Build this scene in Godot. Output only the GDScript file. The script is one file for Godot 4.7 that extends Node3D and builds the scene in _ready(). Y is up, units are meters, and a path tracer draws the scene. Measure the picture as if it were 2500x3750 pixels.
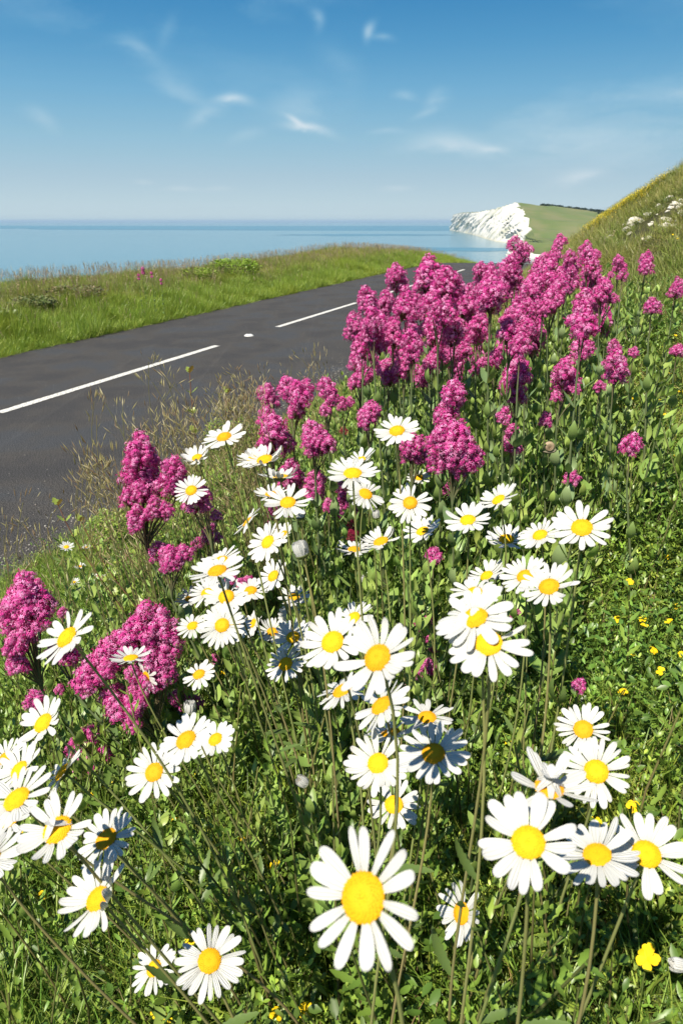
extends Node3D
# A roadside bank of ox-eye daisies and red valerian above the sea, with white chalk cliffs beyond.
# y is up, the road surface lies at y = 0, the camera looks along -z.

const ROAD_SIN := 0.35184   # the road runs 20.6 degrees to the right of -z
const ROAD_COS := 0.93606
const EYE := Vector3(0, 1.7, 0)
const SEA_LEVEL := -60.0

var rng := RandomNumberGenerator.new()
var bumps := FastNoiseLite.new()
var patches := FastNoiseLite.new()
var names := {}

var DAISIES := [
	[-0.1554,1.4363,-0.8722,0.06,-0.2079,0.936,0.284,-0.033,-0.8475,"","white daisy highest on the left, standing against the dark road beside seeding grass"],
	[-0.2588,1.3095,-1.1657,0.06,-0.2017,0.9311,0.304,-0.1765,-1.2272,"r","small white daisy with drooping petals just below the highest daisy by the road"],
	[-0.2451,1.295,-1.0406,0.06,-0.1136,0.7838,0.6105,-0.1131,-1.037,"","white daisy in front of the right lobe of the tall left valerian"],
	[-0.8802,0.7396,-1.9686,0.0504,0.1777,0.9583,0.2238,-0.7183,-2.0024,"","largest of the tiny far daisies at the road edge on the left"],
	[-1.2246,0.2582,-2.9524,0.0504,-0.02,0.9992,-0.0347,-1.167,-2.9553,"","tiny edge-on daisy against the road, right of the other far daisies"],
	[-1.1153,0.3433,-2.5923,0.0504,0.1076,0.9935,0.0377,-1.0552,-2.6101,"","tiny far daisy in the middle of the roadside three, above the lowest"],
	[-1.0279,0.4229,-2.3092,0.0504,0.0551,0.9957,0.0747,-0.9695,-2.3204,"","lowest tiny far daisy on the left, beside the pale scrap in the grass"],
	[-0.1473,1.3191,-0.7435,0.056,-0.2442,0.9656,0.0894,-0.0371,-0.7141,"","rear one of the two overlapping daisies at the left end of the middle band"],
	[-0.1182,1.3929,-0.5768,0.056,-0.1743,0.9806,0.0892,0.0073,-0.5924,"","wide flat daisy overlapping another at the left end of the middle band"],
	[-0.3016,1.009,-1.1825,0.06,-0.1176,0.9667,0.2275,-0.2145,-1.2171,"","leftmost small daisy of the middle cluster, under the overlapping pair"],
	[-0.2004,1.1865,-0.8949,0.06,-0.0448,0.9553,0.2924,-0.1248,-0.9622,"","daisy just right of the leftmost small daisy in the middle cluster"],
	[-0.1403,1.278,-0.726,0.056,-0.1041,0.8755,0.4719,-0.0485,-0.7642,"","daisy with a dark stem crossing its disc below the overlapping pair"],
	[-0.1383,1.1814,-0.9113,0.06,-0.0551,0.9852,0.1622,-0.0652,-0.8924,"","flat daisy with long low petals left of the tall tilted daisy pair"],
	[-0.164,1.2998,-1.1882,0.06,-0.2288,0.9417,0.2465,-0.0815,-1.2022,"","shaded rear daisy tucked behind the arched-petal daisy above the middle"],
	[-0.0924,1.4358,-0.7813,0.056,-0.1815,0.9563,0.2292,-0.0339,-0.8489,"r","daisy with arched drooping petals and one long petal raised to the right"],
	[-0.1217,1.266,-1.0969,0.06,-0.0485,0.9951,0.0856,-0.0611,-1.1533,"","flat daisy half hidden behind the broad daisy above the middle band"],
	[-0.082,1.3831,-0.864,0.06,-0.0701,0.9832,-0.1683,-0.0152,-0.8342,"r","daisy seen edge-on under the arched-petal daisy, petals hanging"],
	[-0.0583,1.4177,-0.6885,0.056,-0.0702,0.9219,0.381,0.0146,-0.7403,"","broad daisy with a pollen-yellow domed disc in front of pink valerian, upper middle"],
	[-0.1458,1.2708,-0.9686,0.06,-0.7325,0.6797,-0.0373,-0.039,-0.9589,"","daisy in side view showing its petal backs, facing up to the left"],
	[-0.0947,1.3194,-0.7947,0.06,-0.4945,0.7445,0.4485,-0.008,-0.774,"","daisy below the side-view one with a dark stem over its disc"],
	[-0.1293,1.0582,-1.3836,0.06,-0.3778,0.9035,0.2025,-0.06,-1.3761,"","small daisy just right of the one whose disc a stem crosses"],
	[-0.1037,1.2017,-0.92,0.06,-0.5205,0.7652,0.3788,-0.0427,-0.8919,"","tilted daisy with long lower petals in the centre of the middle band"],
	[0.0304,1.3398,-1.0597,0.06,-0.3916,0.909,0.143,0.0836,-1.1136,"","rear daisy with one long petal pointing up right, above the flat wide daisy"],
	[0.0115,1.4612,-0.6616,0.056,-0.0381,0.969,0.2442,0.056,-0.6601,"","wide flat daisy in front of pink valerian at the centre of the upper group"],
	[0.0349,1.3353,-0.923,0.06,0.3069,0.8446,0.4386,0.0553,-0.9399,"","daisy tilted to the right directly under the wide flat central daisy"],
	[0.0668,1.4673,-0.7947,0.056,-0.1859,0.9141,0.3603,0.0728,-0.7723,"","highest daisy right of centre, on a curved green stem before pink valerian"],
	[0.1862,1.1311,-1.5454,0.06,-0.0692,0.9508,0.3018,0.1862,-1.5352,"","small shaded daisy alone below the big pink valerian heads"],
	[0.086,1.3748,-0.7921,0.056,-0.1289,0.7647,0.6313,0.0772,-0.7738,"","open daisy with narrow petals alone between the two upper daisy groups"],
	[0.1175,1.2856,-0.9018,0.06,-0.4137,0.8974,0.1535,0.1414,-0.9257,"","daisy turned up left, between the open narrow-petalled one and the right group"],
	[0.0545,1.2912,-0.8552,0.06,-0.3244,0.9422,0.0841,0.0734,-0.8331,"r","daisy with flopped petals right of the edge-on flat daisy mid centre"],
	[0.0195,1.231,-0.9517,0.06,-0.0393,0.9985,-0.0393,0.061,-0.9726,"","flat daisy seen nearly edge-on beside the flopped daisy mid centre"],
	[-0.0843,1.0795,-1.0677,0.06,0.0438,0.9846,0.1695,-0.0562,-1.0962,"","shaded daisy half hidden among stems under the tilted centre daisy"],
	[0.1462,1.3812,-0.7241,0.056,-0.2476,0.9354,0.2524,0.1582,-0.7775,"","left daisy of the touching pair at the upper right group"],
	[0.1966,1.3786,-0.7937,0.056,-0.5592,0.8251,0.0809,0.2211,-0.8369,"","daisy with long petals raised right at the top of the right group"],
	[0.2284,1.2937,-0.8562,0.06,-0.1175,0.9709,0.2089,0.2531,-0.8927,"r","shaded daisy with a deep orange disc in the upper right group"],
	[0.242,1.3473,-0.7556,0.056,-0.4551,0.8773,0.1522,0.2694,-0.7549,"","daisy overlapped by the open wide one in the upper right group"],
	[0.222,1.4391,-0.5751,0.056,-0.2683,0.8506,0.4522,0.2222,-0.5933,"","wide open daisy at the far right of the upper right group, long petals"],
	[0.2011,1.2473,-0.8365,0.06,-0.5212,0.851,0.064,0.2102,-0.846,"","daisy with upward petals above the bright heap of white daisies"],
	[0.1997,1.3438,-0.657,0.056,-0.4129,0.8668,0.2795,0.1884,-0.7062,"","middle daisy of the three in a row at the right of the bright heap"],
	[0.1917,1.3889,-0.5537,0.056,-0.3806,0.877,0.2933,0.1924,-0.5303,"","right-hand and largest of three daisies in a row beside the bright heap"],
	[0.141,1.3357,-0.6348,0.056,-0.3154,0.9315,0.1811,0.1484,-0.6972,"","rear daisy at the top of the bright heap with only a little disc showing"],
	[0.0871,1.4611,-0.3835,0.056,-0.4001,0.9044,0.1486,0.1064,-0.3809,"","daisy in the bright heap whose disc is crossed by a petal in front"],
	[0.0928,1.4546,-0.364,0.056,-0.2654,0.8859,0.3805,0.1172,-0.4148,"","front daisy of the bright heap right of centre with a large round disc"],
	[-0.1034,0.9436,-1.2218,0.06,0.069,0.739,0.6701,-0.0578,-1.2545,"","small round daisy facing straight out in the centre cluster"],
	[-0.1189,1.0473,-1.0037,0.06,0.0967,0.9625,0.2535,-0.0607,-1.0335,"","shaded brownish-disc daisy left of the small round daisy"],
	[-0.0691,1.1523,-0.8282,0.06,-0.1443,0.9136,0.3801,-0.035,-0.8133,"","daisy between the small round one above and the lower left one, centre cluster"],
	[-0.0785,1.1261,-0.8007,0.06,-0.2837,0.8067,0.5185,-0.0521,-0.8146,"","lowest daisy of the centre cluster with an oval disc, standing before green stems"],
	[-0.0071,1.3863,-0.4676,0.056,-0.3439,0.8019,0.4885,0.0536,-0.5131,"","daisy with long lower petals left of the largest centre daisy"],
	[0.0147,1.2416,-0.7353,0.056,-0.5033,0.8336,0.2278,0.025,-0.7181,"","daisy half covered behind the left shoulder of the largest centre daisy"],
	[0.022,1.4564,-0.3461,0.056,-0.5046,0.747,0.4328,0.0338,-0.3444,"","largest daisy in the centre of the picture, with a huge oval disc"],
	[0.034,1.322,-0.468,0.056,-0.5742,0.8185,-0.0206,0.0204,-0.5018,"","daisy peeping out just below the largest centre daisy, facing left"],
	[0.0008,1.2836,-0.5377,0.056,-0.4336,0.8988,-0.0643,0.0157,-0.5404,"","daisy mostly hidden under the largest centre daisy, only petals showing left"],
	[0.0824,1.2599,-0.5276,0.056,-0.05,0.9987,0.0021,0.0573,-0.5051,"","shaded daisy whose disc is cut by a petal, right below the largest centre daisy"],
	[0.0706,1.3231,-0.4103,0.056,-0.1798,0.9493,0.2578,0.0421,-0.4074,"","daisy with a shadow band over its disc right of the round-disc one"],
	[0.03,1.2887,-0.4368,0.056,-0.2637,0.8843,0.3853,0.017,-0.4795,"","daisy with a clear round disc at the lower left of the central column"],
	[0.05,1.2208,-0.5507,0.056,-0.1862,0.9148,-0.3584,0.0769,-0.5956,"f","folded daisy with petals over its disc in the middle of the central column"],
	[0.0539,1.1477,-0.5281,0.056,-0.0979,0.9247,0.3679,0.0403,-0.5286,"","lowest small daisy of the central column with short even petals"],
	[-0.1363,1.2745,-0.6679,0.056,-0.1028,0.7703,0.6293,-0.0471,-0.7336,"","leftmost full daisy of the left centre cluster, facing the viewer"],
	[-0.1741,1.0901,-0.9533,0.06,-0.1315,0.9562,0.2616,-0.0711,-0.9984,"","daisy squeezed behind the leftmost full daisy of the centre left cluster"],
	[-0.1794,0.9476,-1.1892,0.06,-0.744,0.5705,0.3478,-0.1614,-1.2095,"","small side-on daisy at the right end of the left centre cluster"],
	[-0.2566,1.0569,-1.0078,0.06,-0.1318,0.9642,0.2301,-0.1577,-1.0043,"","small daisy at the lower left of the left centre cluster"],
	[-0.2219,1.3896,-0.469,0.056,-0.4764,0.8146,0.3308,-0.0697,-0.5052,"","big tilted daisy between the two left valerian heads, on a long dark stem"],
	[-0.292,1.1424,-0.7918,0.06,-0.046,0.9798,-0.1945,-0.1793,-0.8166,"","flat daisy lying in front of the great dome-shaped valerian head"],
	[-0.3363,0.9757,-0.9732,0.06,-0.6741,0.1602,0.721,-0.2261,-0.9705,"","shaded daisy turned away in front of the dome-shaped valerian head"],
	[-0.2899,1.2503,-0.5311,0.056,-0.3932,0.8375,0.3794,-0.0782,-0.5256,"","daisy at the left with fanned upper petals, above the crowded left heap"],
	[-0.2368,1.0058,-0.9395,0.06,-0.2145,0.9481,0.2348,-0.1417,-0.9391,"","single small daisy right of the dome-shaped valerian, on grass"],
	[-0.1434,1.2586,-0.4982,0.056,-0.3057,0.9274,0.2157,-0.0305,-0.5456,"","upper daisy of the two under the dome-shaped valerian, beside a white bud"],
	[-0.1784,1.2165,-0.5017,0.056,-0.1749,0.8325,0.5256,-0.0405,-0.5393,"","daisy with narrow spaced petals right of the shaded purple valerian"],
	[-0.167,1.0673,-0.715,0.06,-0.2956,0.9181,0.2641,-0.1212,-0.7327,"","grey-shaded daisy right of the bud under the dome-shaped valerian"],
	[-0.3595,0.6995,-1.1913,0.06,-0.2453,0.9654,0.0884,-0.3105,-1.204,"","little part-hidden daisy just left of the white bud"],
	[-0.3005,1.2283,-0.4923,0.056,-0.3762,0.8647,0.3329,-0.0955,-0.523,"","rear daisy of the crowded heap at the left edge"],
	[-0.2742,1.2007,-0.5178,0.056,-0.699,0.7139,0.0414,-0.0955,-0.5734,"","edge-on daisy of the left heap with petals swept up to the right"],
	[-0.2337,1.3166,-0.3716,0.056,-0.2636,0.9532,0.1479,-0.0049,-0.4157,"","front daisy of the heap at the left edge with a big orange-yellow disc"],
	[-0.4386,1.054,-0.6953,0.06,-0.2897,0.9238,0.2502,-0.2513,-0.7198,"","daisy cut by the left picture edge, behind the crowded left heap"],
	[-0.3559,1.1052,-0.5459,0.056,-0.3077,0.9511,-0.0276,-0.2046,-0.5584,"","low daisy at the left edge under the big-disc one, mostly covered"],
	[-0.1908,1.3229,-0.3389,0.056,-0.1811,0.9576,0.2243,-0.0321,-0.4032,"f","large lower left daisy with one petal laid across its disc"],
	[-0.2028,1.209,-0.4317,0.056,-0.3205,0.9262,0.1986,-0.0814,-0.4835,"","daisy right of the one with the laid-over petal, lower left"],
	[-0.1727,1.2575,-0.3381,0.056,-0.3334,0.9035,0.2693,-0.0372,-0.3446,"c","daisy with curled right petals alone in the lower left"],
	[-0.2063,0.9416,-0.4954,0.056,-0.3167,0.9158,0.2471,-0.155,-0.4844,"","smaller of the two bottom left daisies, a stem crossing its disc"],
	[-0.1039,1.1629,-0.3568,0.056,0.1247,0.956,0.2655,0.0002,-0.3344,"","larger of the two bottom left daisies with many even petals"],
	[-0.2692,1.2525,-0.3755,0.056,-0.0789,0.9964,-0.03,-0.0693,-0.401,"","daisy of which only petals enter at the left edge, lower left"],
	[0.0092,1.4411,-0.1985,0.056,-0.4593,0.7403,0.4909,0.0179,-0.2094,"w","biggest and nearest daisy at the bottom centre with widely spaced petals"],
	[0.1122,1.1053,-0.4399,0.056,-0.8085,0.5258,0.2644,0.1197,-0.4349,"","half shaded daisy at the bottom right of the biggest one"],
	[0.0999,1.394,-0.2669,0.056,-0.2846,0.9093,0.3036,0.1124,-0.3113,"","left daisy of the big row of three at the lower right"],
	[0.1601,1.3344,-0.3095,0.056,-0.2909,0.9545,-0.0653,0.1555,-0.3256,"","middle daisy of the big row of three at the lower right"],
	[0.1965,1.3245,-0.3185,0.056,-0.142,0.9451,0.2942,0.1668,-0.3768,"","right daisy of the big row of three, with a dark notch in its disc"],
	[0.2483,1.2191,-0.5584,0.056,-0.3283,0.8331,0.4452,0.2428,-0.598,"","small daisy with few petals above the round even one at the right"],
	[0.206,1.2897,-0.4264,0.056,-0.3612,0.8142,0.4546,0.2194,-0.4642,"","round even-petalled daisy at the right, under the few-petalled one"],
	[0.1267,1.3817,-0.3173,0.056,-0.0092,0.9998,0.0156,0.1027,-0.3691,"u","half closed daisy with petals folded in bars over its disc"],
	[0.2647,0.8923,-0.4552,0.056,-0.3176,0.9258,-0.2049,0.2486,-0.4659,"","daisy barely rising over the bottom picture edge at the right"]]
var BUDS := [
	[-0.0347,1.4277,-0.5428,0.016,-0.3151,0.9356,-0.1593,0.0216,-0.5663,"","half opened daisy bud with cream petals upright in the middle band"],
	[0.0462,0.9549,-1.3548,0.016,-0.1652,0.986,0.023,0.0458,-1.3575,"","small closed daisy bud on a thin stem below the middle band"],
	[-0.044,1.0686,-0.6368,0.016,-0.6804,0.7187,0.1431,-0.0299,-0.6247,"","round cream daisy bud alone in the lower centre among green stems"],
	[-0.1702,1.1919,-0.6197,0.016,0.03,0.9872,-0.1567,-0.0353,-0.6169,"","white rounded daisy bud under the dome-shaped valerian"],
	[0.2943,1.1083,-0.3893,0.0142,-0.9794,0.195,-0.0517,0.2903,-0.3957,"","yellow-white daisy bud on an arched red stem at the right edge"],
	[0.0602,1.2311,-1.079,0.016,-0.1805,0.9816,-0.0632,0.0819,-1.1429,"","pale closed daisy bud under the upper centre daisies"],
	[-0.06,1.3007,-0.9169,0.016,-0.0753,0.9707,-0.2281,-0.0089,-0.9344,"","drooping shut daisy under the broad daisy, upper middle"]]
var VALERIAN := [
	[0.879,-2.718,[0.8137,1.6336,-2.7317,0.0261,0.7878,1.615,-2.6761,0.0207,0.7907,1.6277,-2.6982,0.0145],"pink valerian head standing highest of all, before the green hillside","red valerian on the bank",false],
	[0.601,-2.438,[0.5785,1.6256,-2.4486,0.0272,0.6318,1.609,-2.495,0.0286,0.607,1.5837,-2.4674,0.0307,0.5681,1.5868,-2.4031,0.0224,0.5965,1.6083,-2.4558,0.0172,0.6074,1.6024,-2.4492,0.0181,0.5962,1.5884,-2.4507,0.0165],"twin-topped pink valerian head over the foot of the white cliff","red valerian on the bank",false],
	[0.221,-2.235,[0.1658,1.5529,-2.1982,0.029,0.173,1.5258,-2.2378,0.0381,0.1538,1.5439,-2.1675,0.0203],"lone pink valerian head before the far end of the road","red valerian on the bank",false],
	[0.282,-1.878,[0.2327,1.5884,-1.9108,0.0287,0.2294,1.5675,-1.8986,0.0382,0.2662,1.5497,-1.9522,0.0338,0.2229,1.5375,-1.9304,0.0366,0.2411,1.5728,-1.9708,0.0215,0.2484,1.5487,-1.9393,0.0226,0.2342,1.5517,-1.8874,0.0212],"tallest pink valerian tower on the left of the large drift","red valerian on the bank",false],
	[0.517,-2.583,[0.4936,1.5404,-2.5816,0.0275,0.5314,1.5493,-2.5802,0.0186,0.506,1.5064,-2.6124,0.0329,0.5423,1.5148,-2.6001,0.0245,0.5273,1.5398,-2.6242,0.0145,0.5187,1.526,-2.6082,0.016,0.5214,1.5161,-2.5469,0.0174],"narrow pink valerian against the road's last white dash","red valerian on the bank",false],
	[0.486,-2.041,[0.4673,1.5814,-2.0314,0.0292,0.4777,1.5547,-2.0394,0.0391,0.4372,1.5341,-1.9706,0.028,0.4593,1.5685,-2.0069,0.0209,0.4739,1.5286,-2.0432,0.0212],"broad-topped pink valerian just right of the road's last dash","red valerian on the bank",false],
	[0.592,-1.957,[0.5507,1.5898,-1.9824,0.0285,0.5718,1.5706,-1.9751,0.0372,0.5309,1.5637,-1.9526,0.0307,0.5919,1.5524,-1.9546,0.0277,0.553,1.5441,-1.9179,0.0333,0.5464,1.5846,-1.9697,0.0202,0.5741,1.552,-1.9888,0.0213,0.5719,1.5599,-1.9765,0.0183,0.5619,1.551,-1.9195,0.0188],"bushy pink valerian in the upper middle of the drift","red valerian on the bank",false],
	[0.774,-2.415,[0.7376,1.5889,-2.3587,0.0257,0.7696,1.5663,-2.4062,0.0301,0.7524,1.5443,-2.3763,0.0261,0.7437,1.5706,-2.3673,0.0172,0.7376,1.5538,-2.3187,0.0169],"slim pink valerian left of the tall right-hand tower","red valerian on the bank",false],
	[0.874,-2.494,[0.8266,1.6108,-2.4822,0.0277,0.8263,1.588,-2.4493,0.0328,0.8701,1.5927,-2.5002,0.0217,0.8413,1.5585,-2.4225,0.0303,0.8627,1.5221,-2.4485,0.027,0.8313,1.591,-2.4691,0.0188,0.8394,1.587,-2.4777,0.017,0.8623,1.5735,-2.481,0.0163,0.8474,1.5328,-2.401,0.0175],"tall pink valerian tower on the right of the drift","red valerian on the bank",false],
	[0.788,-2.467,[0.7357,1.5922,-2.513,0.0234,0.7028,1.5814,-2.4449,0.019,0.727,1.5781,-2.4896,0.0132],"small pink valerian just under the highest head","red valerian on the bank",false],
	[0.875,-2.132,[0.829,1.588,-2.1809,0.0204,0.8651,1.5682,-2.2566,0.0233,0.8585,1.5717,-2.2387,0.0137],"upright pink valerian before the hill, right of the tall tower","red valerian on the bank",false],
	[0.96,-2.494,[0.9442,1.5248,-2.5314,0.0135],"very small pink valerian knob before the hill","red valerian on the bank",false],
	[0.831,-2.047,[0.8092,1.5551,-2.0766,0.0189],"round pink valerian below the upright one on the hill side","red valerian on the bank",false],
	[0.928,-2.161,[0.8919,1.5984,-2.1314,0.0219,0.8665,1.5776,-2.0653,0.0233,0.886,1.5888,-2.1108,0.0141],"two-tiered pink valerian standing alone far right before the hill","red valerian on the bank",false],
	[1.069,-2.259,[1.0586,1.5165,-2.2573,0.0214,1.0806,1.4881,-2.3172,0.0294,1.0491,1.505,-2.2399,0.0154],"pink valerian at the right picture edge beneath the chalk scar","red valerian on the bank",false],
	[0.748,-1.565,[0.6986,1.5227,-1.5956,0.0219],"flat-topped pink valerian at the right, half way down the hill foot","red valerian on the bank",false],
	[0.914,-1.805,[0.8657,1.3917,-1.7849,0.0187],"single pink valerian knob at the right edge above yellow flowers","red valerian on the bank",false],
	[0.089,-1.925,[0.0687,1.5098,-1.9546,0.0286,0.0718,1.4874,-1.9494,0.0336,0.0657,1.4902,-2.0066,0.0198],"left front shoulder tower of the large pink drift beside the road","red valerian on the bank",false],
	[0.154,-2.213,[0.1362,1.4822,-2.1727,0.0276,0.1235,1.4536,-2.1707,0.0312,0.1382,1.4657,-2.1827,0.0183],"pink valerian between the left shoulder and the tallest tower","red valerian on the bank",false],
	[0.211,-1.571,[0.1428,1.5418,-1.5554,0.0297,0.1365,1.522,-1.5283,0.0294,0.1385,1.527,-1.5662,0.0186],"pale pink valerian dome below the lone head by the road","red valerian on the bank",false],
	[0.25,-1.578,[0.235,1.5779,-1.6167,0.0305,0.2581,1.5579,-1.6311,0.0284,0.2317,1.5498,-1.6166,0.0359,0.2482,1.5669,-1.6275,0.0183,0.2467,1.5437,-1.6429,0.0202],"wide pink valerian mass right of the tallest tower","red valerian on the bank",false],
	[0.249,-1.51,[0.1883,1.5428,-1.4612,0.0303,0.2095,1.5232,-1.4443,0.0278,0.1907,1.5302,-1.4315,0.0178],"dense pink valerian in the left heart of the drift","red valerian on the bank",false],
	[0.34,-1.412,[0.2921,1.573,-1.389,0.0308,0.2916,1.5536,-1.3993,0.029,0.2971,1.5618,-1.3997,0.0186],"rounded pink valerian dome in the very middle of the drift","red valerian on the bank",false],
	[0.397,-2.126,[0.3675,1.5011,-2.0751,0.0297,0.343,1.4796,-1.9941,0.035,0.3781,1.4501,-2.0415,0.036,0.3455,1.4895,-2.0211,0.02,0.3498,1.467,-2.0102,0.0219],"deep pink valerian left of the middle dome","red valerian on the bank",false],
	[0.636,-1.69,[0.5711,1.5264,-1.6831,0.0257,0.5662,1.5109,-1.666,0.0213,0.5796,1.5171,-1.711,0.0149],"pink valerian dome right of centre with leaves showing below","red valerian on the bank",false],
	[0.458,-1.262,[0.4369,1.5351,-1.2838,0.0289,0.4389,1.5222,-1.2659,0.0266,0.4422,1.5193,-1.2722,0.0172],"large pink valerian in front of the right hand dome","red valerian on the bank",false],
	[0.729,-1.793,[0.6624,1.5413,-1.8219,0.0265,0.6849,1.5438,-1.855,0.0205,0.6553,1.5214,-1.8089,0.023,0.7062,1.5149,-1.8469,0.0147,0.6787,1.5403,-1.8613,0.0148,0.6736,1.5341,-1.8265,0.0135,0.6896,1.5139,-1.8321,0.0118],"spreading pink valerian at the right flank of the drift","red valerian on the bank",false],
	[0.39,-1.497,[0.3567,1.5084,-1.4576,0.0305,0.3339,1.4934,-1.4097,0.0251,0.3785,1.4988,-1.432,0.0208,0.353,1.4919,-1.432,0.0173,0.3653,1.4912,-1.4134,0.0142],"full pink valerian at the lower middle of the drift","red valerian on the bank",false],
	[0.106,-2.109,[0.0384,1.4287,-2.064,0.0266,0.0325,1.3943,-2.0857,0.0284,0.0463,1.4171,-2.0337,0.0167],"lower left corner tower of the drift at the road edge","red valerian on the bank",false],
	[0.125,-1.506,[0.0696,1.5053,-1.4988,0.029,0.0664,1.4769,-1.5223,0.0271,0.0553,1.4889,-1.5252,0.0176],"pink valerian beside the lower left corner tower","red valerian on the bank",false],
	[0.164,-1.654,[0.1153,1.4736,-1.6118,0.0287,0.1182,1.4549,-1.5739,0.0256,0.1164,1.4686,-1.5727,0.0166],"pink valerian in the lower left body of the drift","red valerian on the bank",false],
	[0.174,-1.498,[0.1494,1.459,-1.4888,0.0286,0.1544,1.437,-1.4825,0.0219,0.1473,1.4381,-1.487,0.0157],"pink valerian head low in the left front of the drift","red valerian on the bank",false],
	[0.231,-1.59,[0.2007,1.4788,-1.5744,0.028,0.2104,1.4564,-1.5644,0.0254,0.2018,1.464,-1.5927,0.0168],"pink valerian in the shade under the dense left heart","red valerian on the bank",false],
	[0.296,-1.524,[0.2392,1.4921,-1.4795,0.0287,0.2366,1.4644,-1.5127,0.0221,0.2448,1.4832,-1.4939,0.0158],"pink valerian low in the front centre of the drift","red valerian on the bank",false],
	[0.343,-1.523,[0.3095,1.4825,-1.5822,0.0281,0.3049,1.4603,-1.6017,0.0234,0.3086,1.4633,-1.5923,0.016],"pink valerian below the deep pink heads in the drift","red valerian on the bank",false],
	[0.501,-1.732,[0.4555,1.5022,-1.7424,0.0251,0.4765,1.5046,-1.7214,0.022,0.4703,1.4986,-1.7567,0.0148],"pink valerian right of the middle dome, partly hidden","red valerian on the bank",false],
	[0.581,-1.769,[0.5112,1.5297,-1.724,0.0274,0.4946,1.5058,-1.7107,0.0246,0.5285,1.5487,-1.7371,0.0275,0.4961,1.5113,-1.6867,0.0159,0.5156,1.5232,-1.6963,0.0159],"pink valerian between the middle dome and the right hand dome","red valerian on the bank",false],
	[0.567,-1.967,[0.5089,1.5504,-1.9076,0.0271,0.481,1.5296,-1.8338,0.0291,0.5022,1.5362,-1.8543,0.0173],"pink valerian above right of the middle dome","red valerian on the bank",false],
	[0.062,-1.497,[0.0464,1.4413,-1.5535,0.0279,0.0829,1.4438,-1.5528,0.0254,0.0552,1.437,-1.5852,0.0169],"pink valerian at the bottom left of the drift above grass","red valerian on the bank",false],
	[0.059,-1.611,[0.0369,1.3791,-1.6617,0.0274,0.0529,1.3537,-1.6565,0.0248,0.0312,1.3452,-1.6226,0.0216,0.0488,1.3708,-1.6597,0.0162,0.0508,1.3547,-1.621,0.0142],"ragged pink valerian trailing down the left flank of the drift","red valerian on the bank",false],
	[0.182,-1.6,[0.1428,1.4118,-1.5558,0.0277,0.1389,1.389,-1.559,0.0258,0.1457,1.4053,-1.5169,0.0162],"pink valerian head under the left front of the drift","red valerian on the bank",false],
	[0.249,-1.545,[0.2165,1.4234,-1.5594,0.023,0.2053,1.4071,-1.5417,0.0178,0.2031,1.417,-1.5569,0.0127],"thin pink valerian spray among stems under the drift","red valerian on the bank",false],
	[0.128,-1.67,[0.1085,1.3764,-1.6226,0.0269,0.1127,1.3602,-1.601,0.024,0.1212,1.356,-1.6278,0.0159],"pink valerian low on the left, over the leaning bushy one","red valerian on the bank",false],
	[0.313,-1.578,[0.2768,1.429,-1.5691,0.0206,0.2637,1.4157,-1.5749,0.0155,0.2766,1.4191,-1.5709,0.0112],"loose pink valerian spray over green leaves, below the drift","red valerian on the bank",false],
	[0.568,-1.525,[0.5407,1.4384,-1.5566,0.0244,0.533,1.4231,-1.5337,0.0151,0.5299,1.427,-1.5295,0.0121],"small pink valerian under the large front right one","red valerian on the bank",false],
	[0.711,-1.729,[0.6877,1.4064,-1.7533,0.0212],"flat pink valerian button right of the drift, above the round pair","red valerian on the bank",false],
	[0.832,-1.909,[0.7825,1.3755,-1.8522,0.0176],"smallest pink valerian button right of the round pair","red valerian on the bank",false],
	[0.614,-1.395,[0.5667,1.4295,-1.424,0.0263,0.5778,1.4063,-1.4381,0.0296,0.5795,1.4169,-1.4467,0.0175],"right one of the round valerian pair with leaves behind","red valerian on the bank",false],
	[0.695,-1.784,[0.6591,1.3105,-1.73,0.0168],"tiny pink valerian between the round pair, lower","red valerian on the bank",false],
	[0.513,-1.482,[0.4756,1.4071,-1.457,0.027,0.4882,1.3812,-1.4799,0.032,0.4652,1.3497,-1.4606,0.0147,0.5004,1.3697,-1.4461,0.0121,0.5005,1.3798,-1.4998,0.0187,0.4945,1.3557,-1.491,0.0147,0.4867,1.3536,-1.485,0.0085],"left one of the round valerian pair with a trailing lower lobe","red valerian on the bank",false],
	[0.43,-1.52,[0.4036,1.3969,-1.5693,0.029,0.4011,1.374,-1.5597,0.0389,0.3884,1.3468,-1.5689,0.0262,0.3993,1.3321,-1.5446,0.0285,0.3981,1.3747,-1.5766,0.0213,0.3952,1.3676,-1.537,0.0198,0.4058,1.3345,-1.5624,0.0171],"tall pink valerian column in front of the drift's leafy foot","red valerian on the bank",false],
	[0.384,-1.368,[0.3537,1.4714,-1.373,0.0247],"pink valerian just above the tall front column","red valerian on the bank",false],
	[0.407,-1.573,[0.3559,1.4048,-1.6075,0.0212,0.3162,1.4041,-1.5579,0.0128,0.3365,1.3997,-1.595,0.0106],"dusky pink valerian spray left of the tall front column","red valerian on the bank",false],
	[-0.17,-1.707,[-0.1917,1.3,-1.7044,0.0268,-0.1807,1.276,-1.7038,0.029,-0.1864,1.2889,-1.6928,0.0172],"left upper pink valerian of the cluster against the road","red valerian on the bank",false],
	[-0.101,-1.515,[-0.1239,1.346,-1.555,0.0281,-0.0927,1.3387,-1.509,0.0329,-0.0799,1.3494,-1.5401,0.0223,-0.1015,1.3028,-1.5231,0.0242,-0.118,1.3353,-1.5522,0.0192,-0.0849,1.3407,-1.5408,0.0173,-0.0965,1.3278,-1.5102,0.0142],"broad pink valerian right of the left upper one near the road","red valerian on the bank",false],
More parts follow.
